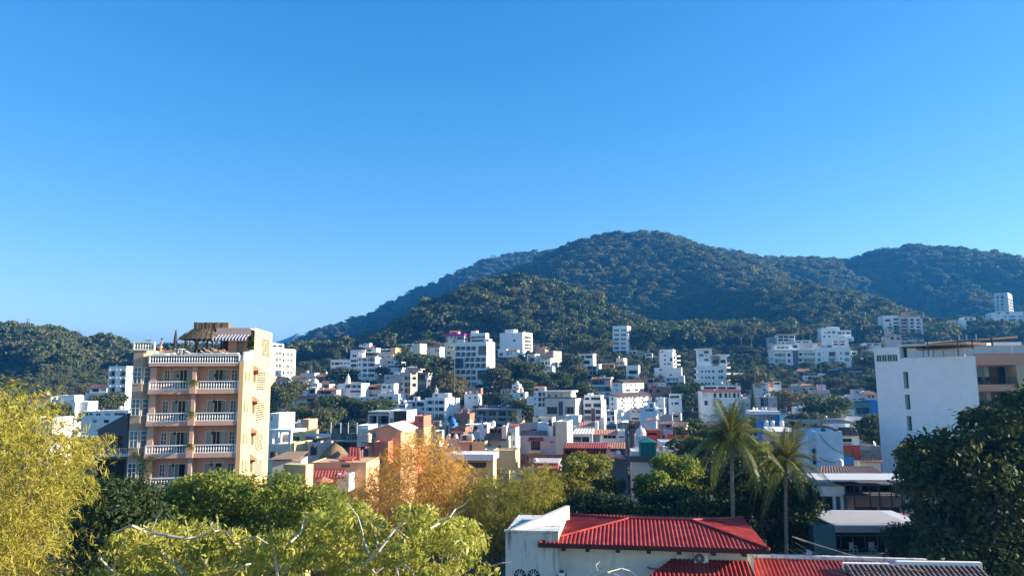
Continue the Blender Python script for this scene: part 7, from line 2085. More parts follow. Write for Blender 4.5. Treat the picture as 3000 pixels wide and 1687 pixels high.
b.rail(640, 1255, 355, 385, -2.4, 'iron'); b.rail(400, 700, 580, 690, -3.6, 'iron')
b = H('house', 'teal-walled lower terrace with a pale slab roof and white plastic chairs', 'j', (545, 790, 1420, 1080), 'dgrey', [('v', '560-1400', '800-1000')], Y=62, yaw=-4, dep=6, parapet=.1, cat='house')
b.slab(540, 1430, 700, -1.0, 7, .5, 'grey', 'roof_slab'); b.slab(710, 1430, 640, 2.4, 5, .5, 'ltgrey', 'roof_kerb'); b.block('teal_wall', (310, 690, 545, 1000), -.8, 5, 'teal', [('w', '330-362', '740-822')]); b.slab(560, 1420, 1008, -.9, 1, .12, 'cream', 'terrace_edge')  # shade on the roof slab is put into its grey
def plastic_chair(px, py, Y, rz, label):
    c = at(px, py, Y)
    root = empty('plastic_chair', (c.x, c.y, c.z), rz, label, 'chair', 'white plastic chairs on the shaded terrace')
    m = plain('white_plastic', (.72, .72, .70), .5)
    MB().box(-.24, .24, -.22, .22, .40, .44).build('seat', m, root)
    for k in range(5): MB().box(-.22 + k * .095, -.16 + k * .095, .20, .24, .45, .86).build('back_slat', m, root)
    MB().box(-.25, .25, .2, .25, .861, .92).build('top_rail', m, root)
    for x in (-.22, .18):
        for y in (-.2, .18): MB().box(x, x + .05, y, y + .05, 0, .40).build('leg', m, root)
    for x in (-.27, .22): MB().box(x, x + .05, -.2, .2, .60, .65).build('armrest', m, root)
for i, x in enumerate((742, 950, 1125)):
    px, py = zp('j', x, 1003); plastic_chair(px, py, 61.4, .3 - .3 * i, 'white plastic armchair on the edge of the shaded lower terrace')
# ------------------------------------------------------------------ near trees
def in_poly(px, py, poly):
    x0, y0 = poly[-1]
    c = np.zeros(len(px), bool)
    for x1, y1 in poly:
        c ^= ((y1 > py) != (y0 > py)) & (px < (x0 - x1) * (py - y1) / (y0 - y1 + 1e-9) + x1)
        x0, y0 = x1, y1
    return c

def at_np(px, py, Y):
    u = (px - PCX) / FPX; v = (PCY - py) / FPX
    d = np.array(_F)[None] + np.array(_R)[None] * u[:, None] + np.array(_U)[None] * v[:, None]
    return np.array(CAMP)[None] + d * (Y / d[:, 1])[:, None]

def fill_poly(rng, poly, n, Y0, Y1, er=0):
    xs_ = [p[0] for p in poly]; ys_ = [p[1] for p in poly]
    P = []
    while sum(map(len, P)) < n:
        x = rng.uniform(min(xs_), max(xs_), n * 3); y = rng.uniform(min(ys_), max(ys_), n * 3)
        k = in_poly(x, y, poly)
        if er: k &= in_poly(x - er, y, poly) & in_poly(x + er, y, poly) & in_poly(x, y - er * .8, poly)
        # a rounded body: the outline lies in the middle of the depth, the inside bulges towards the eye
        P.append(at_np(x[k], y[k], rng.uniform(Y0, Y1, k.sum())))
    return np.concatenate(P)[:n]

def poly_tree(name, label, poly, Y0, Y1, nl, rl, n, ll, lw, mat, seed, cat='tree', droop=0.2, bark=None, trunk=True, shell=.45, flat=.75, group=None, up=.3):
    """a tree whose crown fills the given outline as many overlapping leafy lobes"""
    rng = np.random.default_rng(seed)
    C = fill_poly(rng, poly, nl, Y0, Y1, .6 * rl / (Y0 + Y1) * 2 * FPX)
    R = rl * (0.6 + 0.8 * rng.random(nl))
    lobes = [(c[0], c[1], c[2], r, r, r * flat) for c, r in zip(C, R)]
    ctr = C.mean(0)
    g = T(ctr[0], ctr[1])
    root = empty(name, (ctr[0], ctr[1], g), 0, label, cat, group)
    off = np.array([ctr[0], ctr[1], g])
    lobes = [(l[0] - off[0], l[1] - off[1], l[2] - off[2], *l[3:]) for l in lobes]
    me = leaf_crown('crown', mat, rng, lobes, n, ll, lw, droop, shell, up)
    link(bpy.data.objects.new('crown', me), root)
    if trunk:
        mb = MB(); h = (C[:, 2].min() + C[:, 2].mean()) / 2 - g
        r0 = max(.15, h * .028)
        mb.bar((0, 0, -.3), (.1, 0, h * .55), r0, r0 * .75, 8)
        tr = mb.build('trunk', bark or BARK(), root)
        mb = MB()
        for k in range(min(nl, 14)):
            l = lobes[rng.integers(0, nl)]
            a = Vector((.1, 0, h * (.4 + .15 * rng.random()))); c = Vector(l[:3]); m = a.lerp(c, .5) + Vector((rng.normal() * .3, rng.normal() * .3, .4))
            mb.bar(a, m, r0 * .5, r0 * .3, 6, False); mb.bar(m, c, r0 * .3, r0 * .08, 5, False)
        mb.build('limbs', bark or BARK(), root)
    return root

def bamboo(name, label, poly, Y0, Y1, ns, per, ll, lw, mat, cm, seed, base, ncul, cat='bamboo', spread=2.0):
    """arching culms with drooping sprays of narrow leaves"""
    rng = np.random.default_rng(seed)
    S = fill_poly(rng, poly, ns, Y0, Y1, 1.1 * ll / (Y0 + Y1) * 2 * FPX)
    b = np.array(base)
    g = T(b[0], b[1])
    root = empty(name, (b[0], b[1], g), 0, label, cat)
    off = np.array([b[0], b[1], g])
    # ragged outline: sprays thin out in patches and a few shoots stand proud
    keep = np.array([noise.noise(Vector(p) * .55) > -.22 or rng.random() < .25 for p in S])
    S = S[keep]; ns = len(S)
    S = S + rng.normal(size=S.shape) * np.array([ll, ll, ll * 1.2]) * 2.2
    S = S - off
    dirs = unit(rng.normal(size=(ns, 3)) * np.array([1, 1, .5]) + np.array([.3, -.2, .1]))
    k = np.repeat(np.arange(ns), per)
    t = np.tile(np.linspace(0, 1, per), ns) + rng.random(ns * per) * .1
    L = ll * 4
    P = S[k] + dirs[k] * (t * L)[:, None] + np.array([0, 0, -1.0]) * (t * t * L * .55)[:, None] + rng.normal(size=(ns * per, 3)) * ll * .5
    a = unit(dirs[k] * .7 + rng.normal(size=P.shape) * .55 + np.array([0, 0, -.75]))
    w = unit(np.cross(a, rng.normal(size=P.shape) + np.array([0, -.6, .5])))
    s = .6 + .8 * rng.random((len(P), 1))
    link(bpy.data.objects.new('crown', quads_mesh('crown', P, a * ll * s, w * lw * s, mat)), root)
    for i in range(ncul):
        e = Vector(S[rng.integers(0, ns)]); st = Vector((rng.normal() * spread * .4, rng.normal() * .8, -.2))
        mid = Vector((st.x * .7 + e.x * .3, st.y * .7 + e.y * .3, e.z * .62))
        mb = MB(); q = st; N = 7
        for j in range(1, N + 1):
            f = j / N; p = st * (1 - f) ** 2 + mid * 2 * f * (1 - f) + e * f * f
            mb.bar(q, p, .045 * (1 - .8 * (j - 1) / N), .045 * (1 - .8 * f), 5, False); q = p
        mb.build('culm', cm, root)
    return root

G_BAM = leaf_mat('yellow_bamboo_leaves', [(0.05, 0.075, 0.014), (0.15, 0.18, 0.025), (0.27, 0.28, 0.040), (0.36, 0.31, 0.06)], 0.35, .45, .35, (1.2, 1.1, .5))
G_GOLD = leaf_mat('golden_bamboo_leaves', [(0.20, 0.11, 0.025), (0.42, 0.22, 0.045), (0.58, 0.33, 0.07), (0.52, 0.36, 0.10)], 0.35, .5, .25, (1.2, 1.0, .5))
G_OLIVE = leaf_mat('olive_bamboo_leaves', [(0.09, 0.10, 0.02), (0.22, 0.22, 0.035), (0.36, 0.33, 0.055)], 0.35, .5, .3)
G_PALE = leaf_mat('pale_mango_leaves', [(0.035, 0.065, 0.014), (0.13, 0.175, 0.032), (0.27, 0.31, 0.06), (0.42, 0.40, 0.10)], 0.36, .38, 1.1)
G_BUSH = leaf_mat('bushy_leaves', [(0.04, 0.08, 0.015), (0.11, 0.17, 0.03), (0.20, 0.25, 0.045), (0.28, 0.28, 0.06)], 0.42, .5, .35)
G_DARK = leaf_mat('dark_shade_leaves', [(0.010, 0.026, 0.010), (0.022, 0.046, 0.015), (0.045, 0.070, 0.022)], 0.25, .6, .4)  # dark greens with the shade of the backlit trees put in
G_MID = leaf_mat('street_tree_leaves', [(0.03, 0.06, 0.014), (0.075, 0.115, 0.024), (0.145, 0.175, 0.038), (0.21, 0.21, 0.055)], 0.42, .5, .3)
CULM = plain('bamboo_culm', (0.16, 0.12, 0.05), .5, var=.4)
CULMD = plain('dark_culm', (0.07, 0.045, 0.025), .6, var=.4)

bamboo('yellow_bamboo', 'tall yellow-green bamboo plume with drooping leaves beside the shaded gabled house',
       [(-260, 1687), (-260, 1120), (0, 1160), (60, 1175), (130, 1215), (210, 1262), (290, 1285), (335, 1292), (300, 1330), (275, 1400), (240, 1450), (215, 1520), (195, 1600), (170, 1760), (-260, 1760)], 19, 26, 3200, 12, .11, .016, G_BAM, CULM, 1, (-17, 24, 0), 26)
bamboo('yellow_bamboo', 'thin yellow bamboo shoots rising above the plume before the low whitewashed house', [(-20, 1180), (30, 1090), (75, 1150), (150, 1160), (200, 1215), (120, 1240), (0, 1230)], 24, 28, 110, 9, .13, .020, G_BAM, CULM, 21, (-18, 26, 0), 14)
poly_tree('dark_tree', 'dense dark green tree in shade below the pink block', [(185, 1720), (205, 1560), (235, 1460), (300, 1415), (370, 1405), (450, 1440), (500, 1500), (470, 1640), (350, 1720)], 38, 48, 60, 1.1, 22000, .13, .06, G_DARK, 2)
poly_tree('bushy_tree', 'broad rounded green tree filling the gap before the pink block', [(425, 1640), (440, 1500), (500, 1445), (540, 1408), (620, 1384), (700, 1398), (770, 1378), (840, 1400), (905, 1432), (985, 1450), (1025, 1520), (1000, 1640)], 44, 55, 110, 1.25, 52000, .13, .066, G_BUSH, 3)
bamboo('golden_bamboo', 'dry golden-orange bamboo thicket before the coral red house', [(1020, 1560), (1050, 1440), (1090, 1370), (1145, 1300), (1200, 1278), (1265, 1268), (1330, 1305), (1375, 1380), (1360, 1470), (1330, 1570), (1200, 1590)], 58, 68, 3300, 12, .15, .024, G_GOLD, CULMD, 4, (-10.5, 64, 0), 40, spread=10)
bamboo('olive_bamboo', 'olive yellow bamboo thicket beside the stained white block', [(1290, 1590), (1330, 1440), (1390, 1390), (1470, 1400), (1540, 1370), (1610, 1372), (1650, 1420), (1640, 1500), (1600, 1560), (1500, 1590)], 58, 67, 2200, 13, .16, .025, G_OLIVE, CULMD, 5, (0.5, 63, 0), 30, spread=7)
bamboo('dry_scrub', 'wispy brown twigs of dry bamboo behind the orange walled house', [(1000, 1500), (1010, 1420), (1060, 1380), (1120, 1440), (1110, 1530)], 60, 68, 200, 10, .16, .022, G_GOLD, CULMD, 6, (-15, 64, 0), 14, spread=4)
pm = poly_tree('pale_leafed_tree', 'sunlit pale green tree with hanging narrow leaves and bare white branches', [(215, 1800), (290, 1610), (330, 1545), (420, 1532), (520, 1525), (640, 1548), (760, 1572), (860, 1540), (940, 1490), (1040, 1470), (1120, 1492), (1240, 1482), (1330, 1500), (1400, 1545), (1440, 1610), (1452, 1690), (1380, 1800)], 19.5, 29, 460, .40, 46000, .10, .031, G_PALE, 7, droop=.9, bark=BARKW(), shell=.25)
def bare_branches(root, paths, Y, mat):
    o = root.location
    for zx, zy, sc, r, pts in paths:
        mb = MB(); N = len(pts)
        q = [at(zx + x / sc, zy + y / sc, Y + .5 * math.sin(i * 1.3 + x)) - o for i, (x, y) in enumerate(pts)]
        for i in range(N - 1): mb.bar(q[i], q[i + 1], r * .7 * (1 - .75 * i / N), r * .7 * (1 - .75 * (i + 1) / N), 6, False)
        mb.build('branch', mat, root)
PB = wall_mat('white_bark', (.50, .46, .39), .5)
A_, B2, C2 = (450, 1350, 4.293), (1000, 1250, 3.315), (0, 1150, 2.698)
bare_branches(pm, [(*A_, .055, [(0, 905), (180, 935), (430, 975), (640, 935), (760, 880), (830, 868), (990, 900)]), (*A_, .03, [(800, 870), (800, 730), (785, 690)]), (*A_, .03, [(430, 975), (430, 900), (425, 840)]), (*A_, .028, [(900, 880), (960, 950), (1010, 1010)]),
                   (*A_, .06, [(380, 1420), (290, 1330), (180, 1230), (90, 1130)]), (*A_, .05, [(700, 1380), (670, 1300), (600, 1220)]), (*A_, .025, [(740, 860), (715, 800), (740, 760)]),
                   (*A_, .04, [(930, 1050), (1100, 985), (1290, 945), (1440, 1040)]), (*A_, .06, [(850, 1440), (880, 1380), (1050, 1370), (1150, 1300), (1220, 1290)]), (*A_, .045, [(1720, 1020), (1830, 920), (1890, 820), (1960, 700)]), (*A_, .02, [(1860, 860), (1880, 760), (1900, 660)]),
                   (*B2, .075, [(140, 1400), (250, 1310), (360, 1205), (440, 1100), (520, 990), (640, 900)]), (*B2, .05, [(270, 1225), (215, 1100), (205, 1020), (160, 870), (60, 740)]), (*B2, .04, [(355, 1160), (345, 1060), (365, 970), (435, 925)]), (*B2, .03, [(530, 985), (600, 1040), (660, 1085)]),
                   (*B2, .045, [(860, 985), (960, 930), (1050, 880), (1110, 795), (1190, 755), (1245, 705)]), (*B2, .03, [(1050, 880), (1130, 840), (1210, 800)]), (*B2, .05, [(545, 1449), (540, 1360), (610, 1320)]), (*B2, .03, [(1460, 1345), (1560, 1320), (1650, 1308)]), (*B2, .04, [(610, 1330), (690, 1400), (710, 1480)]), (*B2, .04, [(300, 1380), (330, 1420), (410, 1360)]),
                   (*C2, .045, [(900, 1105), (1040, 1045), (1160, 1100), (1340, 1130)]), (*C2, .03, [(1200, 1080), (1240, 990), (1290, 920)]), (*C2, .025, [(1190, 1085), (1130, 1045), (1160, 1010)]), (*C2, .05, [(790, 1305), (850, 1370), (930, 1440)])], 19.6, PB)
# bare twigs rising before the white wall of the red-roofed building
tw = empty('dead_tree', (*at(1760, 1720, 36).xy, 5.0), 0, 'leafless pale dead branches before the white wall under the red roof', 'tree')
bare_branches(tw, [(1450, 1480, 2.862, .05, [(800, 592), (860, 545), (940, 495), (970, 440)]), (1450, 1480, 2.862, .03, [(860, 545), (845, 500), (880, 470)]), (1450, 1480, 2.862, .05, [(830, 610), (940, 560), (1060, 525), (1180, 500)]), (1450, 1480, 2.862, .03, [(1060, 525), (1130, 545), (1190, 590)]), (1450, 1480, 2.862, .025, [(940, 560), (1010, 575), (1050, 592)]), (1450, 1480, 2.862, .12, [(780, 1100), (790, 800), (800, 592)])], 36, PB)
poly_tree('street_tree', 'rounded olive-green tree below the long red tiled shed roof', [(1590, 1560), (1600, 1470), (1625, 1400), (1660, 1350), (1715, 1322), (1765, 1340), (1810, 1385), (1850, 1440), (1860, 1560)], 68, 78, 60, 1.25, 34000, .16, .09, G_MID, 8)
poly_tree('street_tree', 'spreading light green tree below the speckled white parapet', [(1850, 1560), (1845, 1420), (1870, 1352), (1930, 1340), (2000, 1345), (2060, 1360), (2100, 1400), (2110, 1560)], 70, 80, 60, 1.2, 30000, .16, .09, G_BUSH, 9)
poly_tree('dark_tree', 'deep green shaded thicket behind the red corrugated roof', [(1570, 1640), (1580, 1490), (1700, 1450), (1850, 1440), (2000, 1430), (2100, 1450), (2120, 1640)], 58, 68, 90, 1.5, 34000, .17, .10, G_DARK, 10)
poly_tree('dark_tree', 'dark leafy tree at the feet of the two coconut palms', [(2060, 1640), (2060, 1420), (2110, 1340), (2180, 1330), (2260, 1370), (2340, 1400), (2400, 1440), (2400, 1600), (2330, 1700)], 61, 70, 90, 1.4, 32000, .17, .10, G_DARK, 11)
poly_tree('street_tree', 'bright yellow-green tree between the two coconut palms', [(2150, 1420), (2180, 1330), (2250, 1290), (2290, 1330), (2280, 1420)], 75, 80, 22, 1.0, 9000, .16, .09, G_PALE, 12)
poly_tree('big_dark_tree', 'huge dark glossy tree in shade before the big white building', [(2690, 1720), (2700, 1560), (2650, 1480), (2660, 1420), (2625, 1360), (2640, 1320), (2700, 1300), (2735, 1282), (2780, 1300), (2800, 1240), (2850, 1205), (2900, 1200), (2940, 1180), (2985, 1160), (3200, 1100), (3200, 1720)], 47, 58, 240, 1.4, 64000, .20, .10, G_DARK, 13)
poly_tree('small_tree', 'small leafy tree with sunlit tips standing before the blank white wall', [(2615, 1350), (2640, 1305), (2700, 1295), (2735, 1330), (2720, 1400), (2740, 1440), (2690, 1470), (2640, 1410)], 59, 62, 26, .8, 6000, .18, .10, G_MID, 14)
poly_tree('dark_tree', 'shaded dark tree between the terrace house and the huge dark tree', [(2560, 1720), (2600, 1560), (2660, 1500), (2720, 1560), (2740, 1720)], 52, 58, 36, 1.1, 14000, .14, .07, G_DARK, 15)

# ------------------------------------------------------------------ palms
PALM_L = leaf_mat('palm_leaves', [(0.05, 0.085, 0.02), (0.12, 0.155, 0.035), (0.25, 0.25, 0.075)], .36, .35, .4)
def frond_mesh(L, sag, seed, w=.62, n=38, mat=None):
    rng = np.random.default_rng(seed)
    P, A, B = [], [], []
    def pos(t): return np.array([L * (t - .12 * t ** 3), 0, L * (.32 * t - sag * t * t)])
    for i in range(n):
        t = .12 + .88 * i / (n - 1); p = pos(t); tg = pos(min(1, t + .02)) - pos(t - .02); tg /= np.linalg.norm(tg)
        ln = w * math.sin(math.pi * (.15 + .8 * t)) ** .6
        for s in (-1, 1):
            d = np.array([0, s * .8, -.55 - .25 * rng.random()]) + tg * .75; d /= np.linalg.norm(d)
            P.append(p + d * ln * .5); A.append(d * ln * .5); B.append(np.cross(d, np.array([0, -s * .5, 1])) * .013)
    for i in range(12):
        t = i / 12; p, q = pos(t), pos(t + 1 / 12); P.append((p + q) / 2); A.append((q - p) * .55); B.append(np.array([0, .035 * (1 - t) + .008, 0]))
    return quads_mesh('frond', np.array(P), np.array(A), np.array(B), mat or PALM_L)
FR = [frond_mesh(1, s, i, .26, 62) for i, s in enumerate((.25, .45, .7, 1.0, 1.3))]
def palm(name, label, px, py, Y, rpx, seed, group=None, nf=22, base=None, lean=.0):
    rnd = random.Random(seed)
    c = at(px, py, Y); L = rpx / FPX * Y
    g = T(c.x, c.y)
    h = c.z - g
    root = empty(name, (c.x - lean, c.y, g), 0, label, 'palm', group)
    mb = MB(); q = Vector((0, 0, -.3)); N = 8; r0 = max(.10, L * .042)
    for i in range(1, N + 1):
        f = i / N; p = Vector((lean * f * f, 0, h * f)); mb.bar(q, p, r0 * (1.25 - .35 * (i - 1) / N), r0 * (1.25 - .35 * f), 8, False); q = p
    mb.build('trunk', plain('palm_trunk', (.22, .19, .15), .9, var=.35, scale=9), root)
    for i in range(nf):
        f = bpy.data.objects.new('frond', FR[min(4, int(5 * i / nf))])
        link(f, root)
        f.location = (lean, 0, h); s = L * rnd.uniform(.88, 1.12); f.scale = (s, s, s)
        el = -1.15 + 1.35 * i / nf
        f.rotation_euler = (rnd.uniform(-.25, .25), el, i * 2.4 + rnd.random() * .5)
    return root
palm('coconut_palm', 'taller coconut palm with full drooping fronds behind the red corrugated roof', 2143, 1283, 56, 135, 1, nf=40, lean=.3)
palm('coconut_palm', 'shorter coconut palm leaning beside the pale blue building', 2302, 1352, 57, 128, 2, nf=36, lean=.5)
for i, (x, y, r, lb) in enumerate([(1030, 1092, 22, 'beside the domed loggia house'), (1280, 1080, 18, 'below the white house with arched doors'), (1682, 1058, 18, 'with pale fronds below the white stacked terraces'), (1887, 1088, 22, 'before the orange house with a carport'), (1932, 1108, 18, 'before the whitewashed twin arches'), (2372, 968, 12, 'in front of the wooded slope above the long complex'), (2352, 972, 11, 'on the slope over the low carport house'), (2210, 1075, 20, 'at the dark valley edge below the long complex'), (1505, 1220, 24, 'at the end of the long concrete building'), (2206, 1058, 9, 'small and spiky above the cream porch house'), (823, 1276, 20, 'on the white colonnaded terrace'), (1400, 1172, 16, 'beside the small white cubic house'), (30, 1130, 34, 'above the yellow bamboo'), (1310, 998, 14, 'beside the tall cream house'), (1332, 1000, 12, 'close to the seven-storey block'), (2400, 1010, 12, 'near the timber fence of the long complex'), (2590, 1000, 14, 'at the forest edge below the pink and white tower'), (2560, 985, 13, 'in the grove left of the pink and white tower'), (2540, 990, 13, 'among the grove by the white pavilion house'), (2375, 1180, 18, 'arching above the small white slab house'), (2110, 1180, 12, 'beside the cypress')]):
    palm('palm_tree', 'slender palm ' + lb, x, y, {12: 300, 34: 150, 20: 300}.get(r, 0) or (Yb(y + 35) if y > 1000 else 455) - 6, r, 30 + i, 'palms on the hillside', 16)
# ------------------------------------------------------------------ gaps: more small houses, trees and scrub on the slope
BOX = []
NAMED = [(o.location.x, o.location.y, o['label']) for o in SC.objects if o.get('category') in ('house', 'building', 'villa', 'tower') and o.location.y > 90]
USED = set()
def near_label(head, x, y, most=15):
    """head + where it stands relative to the closest nameable building"""
    for bx, by, lb in sorted(NAMED, key=lambda q: (q[0] - x) ** 2 + (q[1] - y) ** 2)[:14]:
        for w_ in (' with ', ' beside ', ' above ', ' under ', ' behind ', ' below ', ' among ', ' near ', ' next to ', ' stepping ', ' against ', ' on ', ' at ', ' alone '): lb = lb.split(w_)[0]
        dx, dy = x - bx, y - by
        rel = 'uphill of the ' if dy > abs(dx) * .8 else 'downhill of the ' if -dy > abs(dx) * .8 else 'beside the '
        t = head + ' ' + rel + lb
        if t not in USED and len(t.split()) <= most: USED.add(t); return t
    return head + ' on the hillside'
_st = random.getstate()
random.seed(11)
FOOT = []
for o in list(SC.objects):
    if o.get('category') and o.type == 'EMPTY' and 'bx' in o:
        BOX.append(tuple(o['bx'])); del o['bx']
def overlap(r, Y, lim):
    a = (r[2] - r[0]) * (r[3] - r[1])
    for (x0, y0, x1, y1, Yb_) in BOX:
        if Yb_ < Y - 3: continue
        w_ = min(r[2], x1) - max(r[0], x0); h_ = min(r[3], y1) - max(r[1], y0)
        if w_ > 0 and h_ > 0 and w_ * h_ > lim * min(a, (x1 - x0) * (y1 - y0)): return True
    return False
KINDS = [('white', 'small whitewashed house packed among the hillside houses'), ('cream', 'small cream house packed among the hillside houses'), ('concrete', 'small bare concrete house packed among the hillside houses'), ('beige', 'small tan house packed among the hillside houses'), ('peach', 'small apricot house packed among the hillside houses')]
made = 0
for _ in range(900):
    if made >= 60: break
    py = random.uniform(1120, 1345); px = random.uniform(690, 2560)
    Y = Yb(py) + random.uniform(0, 12)
    sc = FPX / Y
    w_, h_ = random.uniform(5, 9.5) * sc, random.uniform(3.0, 7.0) * sc
    r = (px, py - h_, px + w_, py)
    if 1985 < px + w_ / 2 < 2090 and py < 1260: continue
    if overlap(r, Y, .16): continue
    k = random.choices(range(5), (5, 3, 2.5, 2, 1))[0]
    n = random.choice((2, 2, 3)); fl = 1 if h_ / sc < 4.2 else 2
    op = []
    for f in range(fl):
        for i in range(n):
            x0 = px + w_ * (i + .22) / n; y0 = py - h_ + h_ * (f + .28) / fl
            if random.random() < .85: op.append((random.choice('wwvdcB'), [(x0, x0 + w_ * random.uniform(.4, .66) / n)], [(y0, y0 + h_ * random.uniform(.42, .6) / fl)]))
    p_ = at(px + w_ / 2, py, Y); b = H('house', near_label(KINDS[k][1].split(' packed')[0], p_.x, p_.y), 'p', r, KINDS[k][0], op, [('w', '30-50', [(r[1] + h_ * .25, r[1] + h_ * .5)])] if random.random() < .5 else [], Y=Y, yaw=random.choice((-10, -16, -22, -28)), dep=random.uniform(5, 8), group='small houses filling the slope')
    if random.random() < .4: b.tiles(px - w_ * .04, py - h_ - h_ * .22, px + w_ * 1.04, py - h_, -.5, 3.5, random.choice(('terra', 'terra', 'dark', 'lit', 'red')), px + w_ * .1, px + w_ * .95, .45)
    elif random.random() < .45: b.tank(px + w_ * random.uniform(.2, .8), py - h_ - 1.3 * sc, py - h_ + .3 * sc, .5 * sc, random.choice(('black', 'white', 'cream')), 2, random.choice(('squat', 'round', 'slim', 'dusty')) + ' water tank on the ' + b.root['label'])
    BOX.append((*r, Y)); made += 1
print('filled houses', made)

# trees that can be told apart among the houses (pixel of the crown's top, width in pixels, base row)
TP = []
for i in range(5):
    rng = np.random.default_rng(300 + i)
    lb = tree_lobes(rng, 1.0, [.95, 1.1, .8, 1.25, .9][i], .75, 8, [.22, .25, .3, .2, .12][i])
    TP.append((leaf_crown('crown', G_TOWN, rng, lb, 2600, .040, .024, .1, .6, .4), leaf_crown('crown', G_DRY, rng, lb, 2200, .038, .022, .1, .6, .4)))
def trunk_mesh():
    rng = np.random.default_rng(8); mb = MB()
    mb.bar((0, 0, -.05), (.02, 0, .38), .032, .022, 7)
    for k in range(6):
        a = k * 1.05; mb.bar((.02, 0, .33), (.28 * math.cos(a), .28 * math.sin(a), .58 + .1 * (k % 2)), .016, .004, 5, False)
    return mb.mesh('trunk', BARK())
TRK = trunk_mesh()
def town_tree(px, top, wpx, Y, label, group, dry=False, kind=None, asp=1.0):
    c = at(px, top, Y); w_ = wpx / FPX * Y; g = T(c.x, c.y)
    root = empty('tree', (c.x, c.y, g), random.random() * 6.28, label, 'tree', group)
    i = random.randrange(5) if kind is None else kind
    hh = [.95, 1.1, .8, 1.25, .9][i] * 1.0
    s = w_ * 1.15; zs = max(s * .55, (c.z - g) / hh)
    cr = link(bpy.data.objects.new('crown', TP[i][1 if dry else 0]), root)
    if zs > s * 1.25:     # a tall one: bring the crown up on a longer stem
        zz = s * 1.0; cr.location.z = (c.z - g) - zz * hh; cr.scale = (s, s, zz)
    else: cr.scale = (s, s, zs)
    t = link(bpy.data.objects.new('trunk', TRK), root); t.scale = (s, s, max(zs, (c.z - g) * .9))
    return root
NT = [(845, 1118, 95, 300, 'rounded green tree at the corner of the pink block'), (830, 1130, 70, 290, 'second green tree close to the pink block corner'), (1010, 1160, 120, 262, 'big grey-green tree below the white slab houses'), (930, 1205, 90, 240, 'dark spreading tree over the tiled lean-to'), (1080, 1178, 110, 262, 'leafy tree below the white terraced house'), (870, 1190, 60, 240, 'small tree behind the peach chimney wall'), (960, 1190, 80, 245, 'tree with reddish leaves behind the glass terrace'),
      (1250, 1040, 150, 352, 'broad dark thicket under the low shaded house'), (1310, 1088, 110, 310, 'domed brown-leafed tree beside the phone antennas'), (1345, 1100, 60, 318, 'brownish crown touching the seven-storey block'), (1455, 1075, 90, 335, 'dark tree at the foot of the seven-storey block'), (1500, 1050, 90, 350, 'lit olive tree below the small white house'), (1545, 1058, 100, 345, 'tall tree between the blank wall block and the chapel'), (1530, 1110, 90, 315, 'dark tree above the chapel'), (1480, 1145, 110, 286, 'sunlit shrubby tree before the chapel'), (1545, 1165, 90, 272, 'dark leafy tree beside the arcaded house'), (1590, 1090, 60, 330, 'tree above the beige modern house'),
      (1680, 1070, 90, 345, 'dense tree below the white stacked terraces'), (1675, 1040, 70, 372, 'pale green tree behind the pale-fronded palm'), (1640, 1085, 60, 335, 'grey-green tree on the dark bank'), (1700, 1120, 90, 300, 'very dark tree behind the beige modern house'), (1785, 1080, 90, 345, 'yellow-green tree beside the orange house'), (1475, 920, 66, 500, 'pale solitary tree before the blank wall block'), (1895, 965, 95, 475, 'sunlit spreading tree beside the narrow tower'), (1880, 985, 60, 470, 'lower tree at the foot of the narrow tower'), (2025, 1135, 130, 290, 'wide dark tree over the steep street'), (1965, 1150, 70, 285, 'dark tree before the brick house'),
      (1240, 995, 60, 440, 'dry pale tree on the ridge beside the yellow gable'), (1290, 1000, 50, 440, 'dry bushy tree on the ridge near the magenta band'), (1730, 1000, 110, 420, 'wide grey-green tree on the spur below the grey frame house'), (1690, 980, 80, 440, 'dark tree above the white stacked terraces'), (2310, 955, 50, 470, 'round green tree above the glass house'), (2170, 955, 42, 475, 'lit tree at the edge of the dark valley'), (2198, 948, 34, 480, 'lit slim tree at the edge of the dark valley'), (2195, 1100, 100, 330, 'dark tree beside the bluish-white house'), (2300, 1150, 90, 300, 'dark brown-green tree behind the grey glass bays'), (2440, 1105, 70, 340, 'dry greenish tree before the white framed house'), (2345, 1205, 90, 232, 'round lit tree behind the blue house'), (2420, 1170, 110, 246, 'pale lit crown above the low red roof'), (2410, 1205, 90, 240, 'dark tree behind the low red roof'), (2560, 1215, 110, 150, 'round dark tree beside the big white wall'), (2570, 1110, 80, 330, 'green tree behind the big white wall edge'), (2550, 1040, 90, 380, 'tree below the white gabled house on the right slope'), (2250, 1110, 50, 330, 'small tree before the red panel house'), (2080, 1060, 40, 380, 'tree between the curved balconies and the valley'), (1175, 1010, 50, 400, 'shrubby tree by the tan house'), (1190, 1030, 60, 385, 'dark tree below the yellow gable'), (1120, 1075, 40, 350, 'dark tree under the terraced complex'), (1005, 1078, 90, 352, 'dark thicket below the long low wing'), (330, 1150, 70, 285, 'dark tree before the tall white hotel'), (300, 1160, 60, 280, 'lighter green tree beside the stepped white house'), (180, 1180, 90, 250, 'dark tree beside the stepped white house'), (2130, 1230, 120, 150, 'dense green tree behind the taller coconut palm'), (2060, 1240, 120, 152, 'green tree at the foot of the steep street'), (2010, 1228, 80, 165, 'light green shrub at the foot of the steep street'), (2040, 1290, 120, 118, 'bushy tree above the speckled parapet corner'), (2230, 1300, 110, 108, 'leafy tree behind the two coconut palms')]
for (px, top, w_, Y, lb) in NT:
    town_tree(px, top, w_, Y, lb, 'trees among the houses', 'dry' in lb or 'brown' in lb)
n = 0
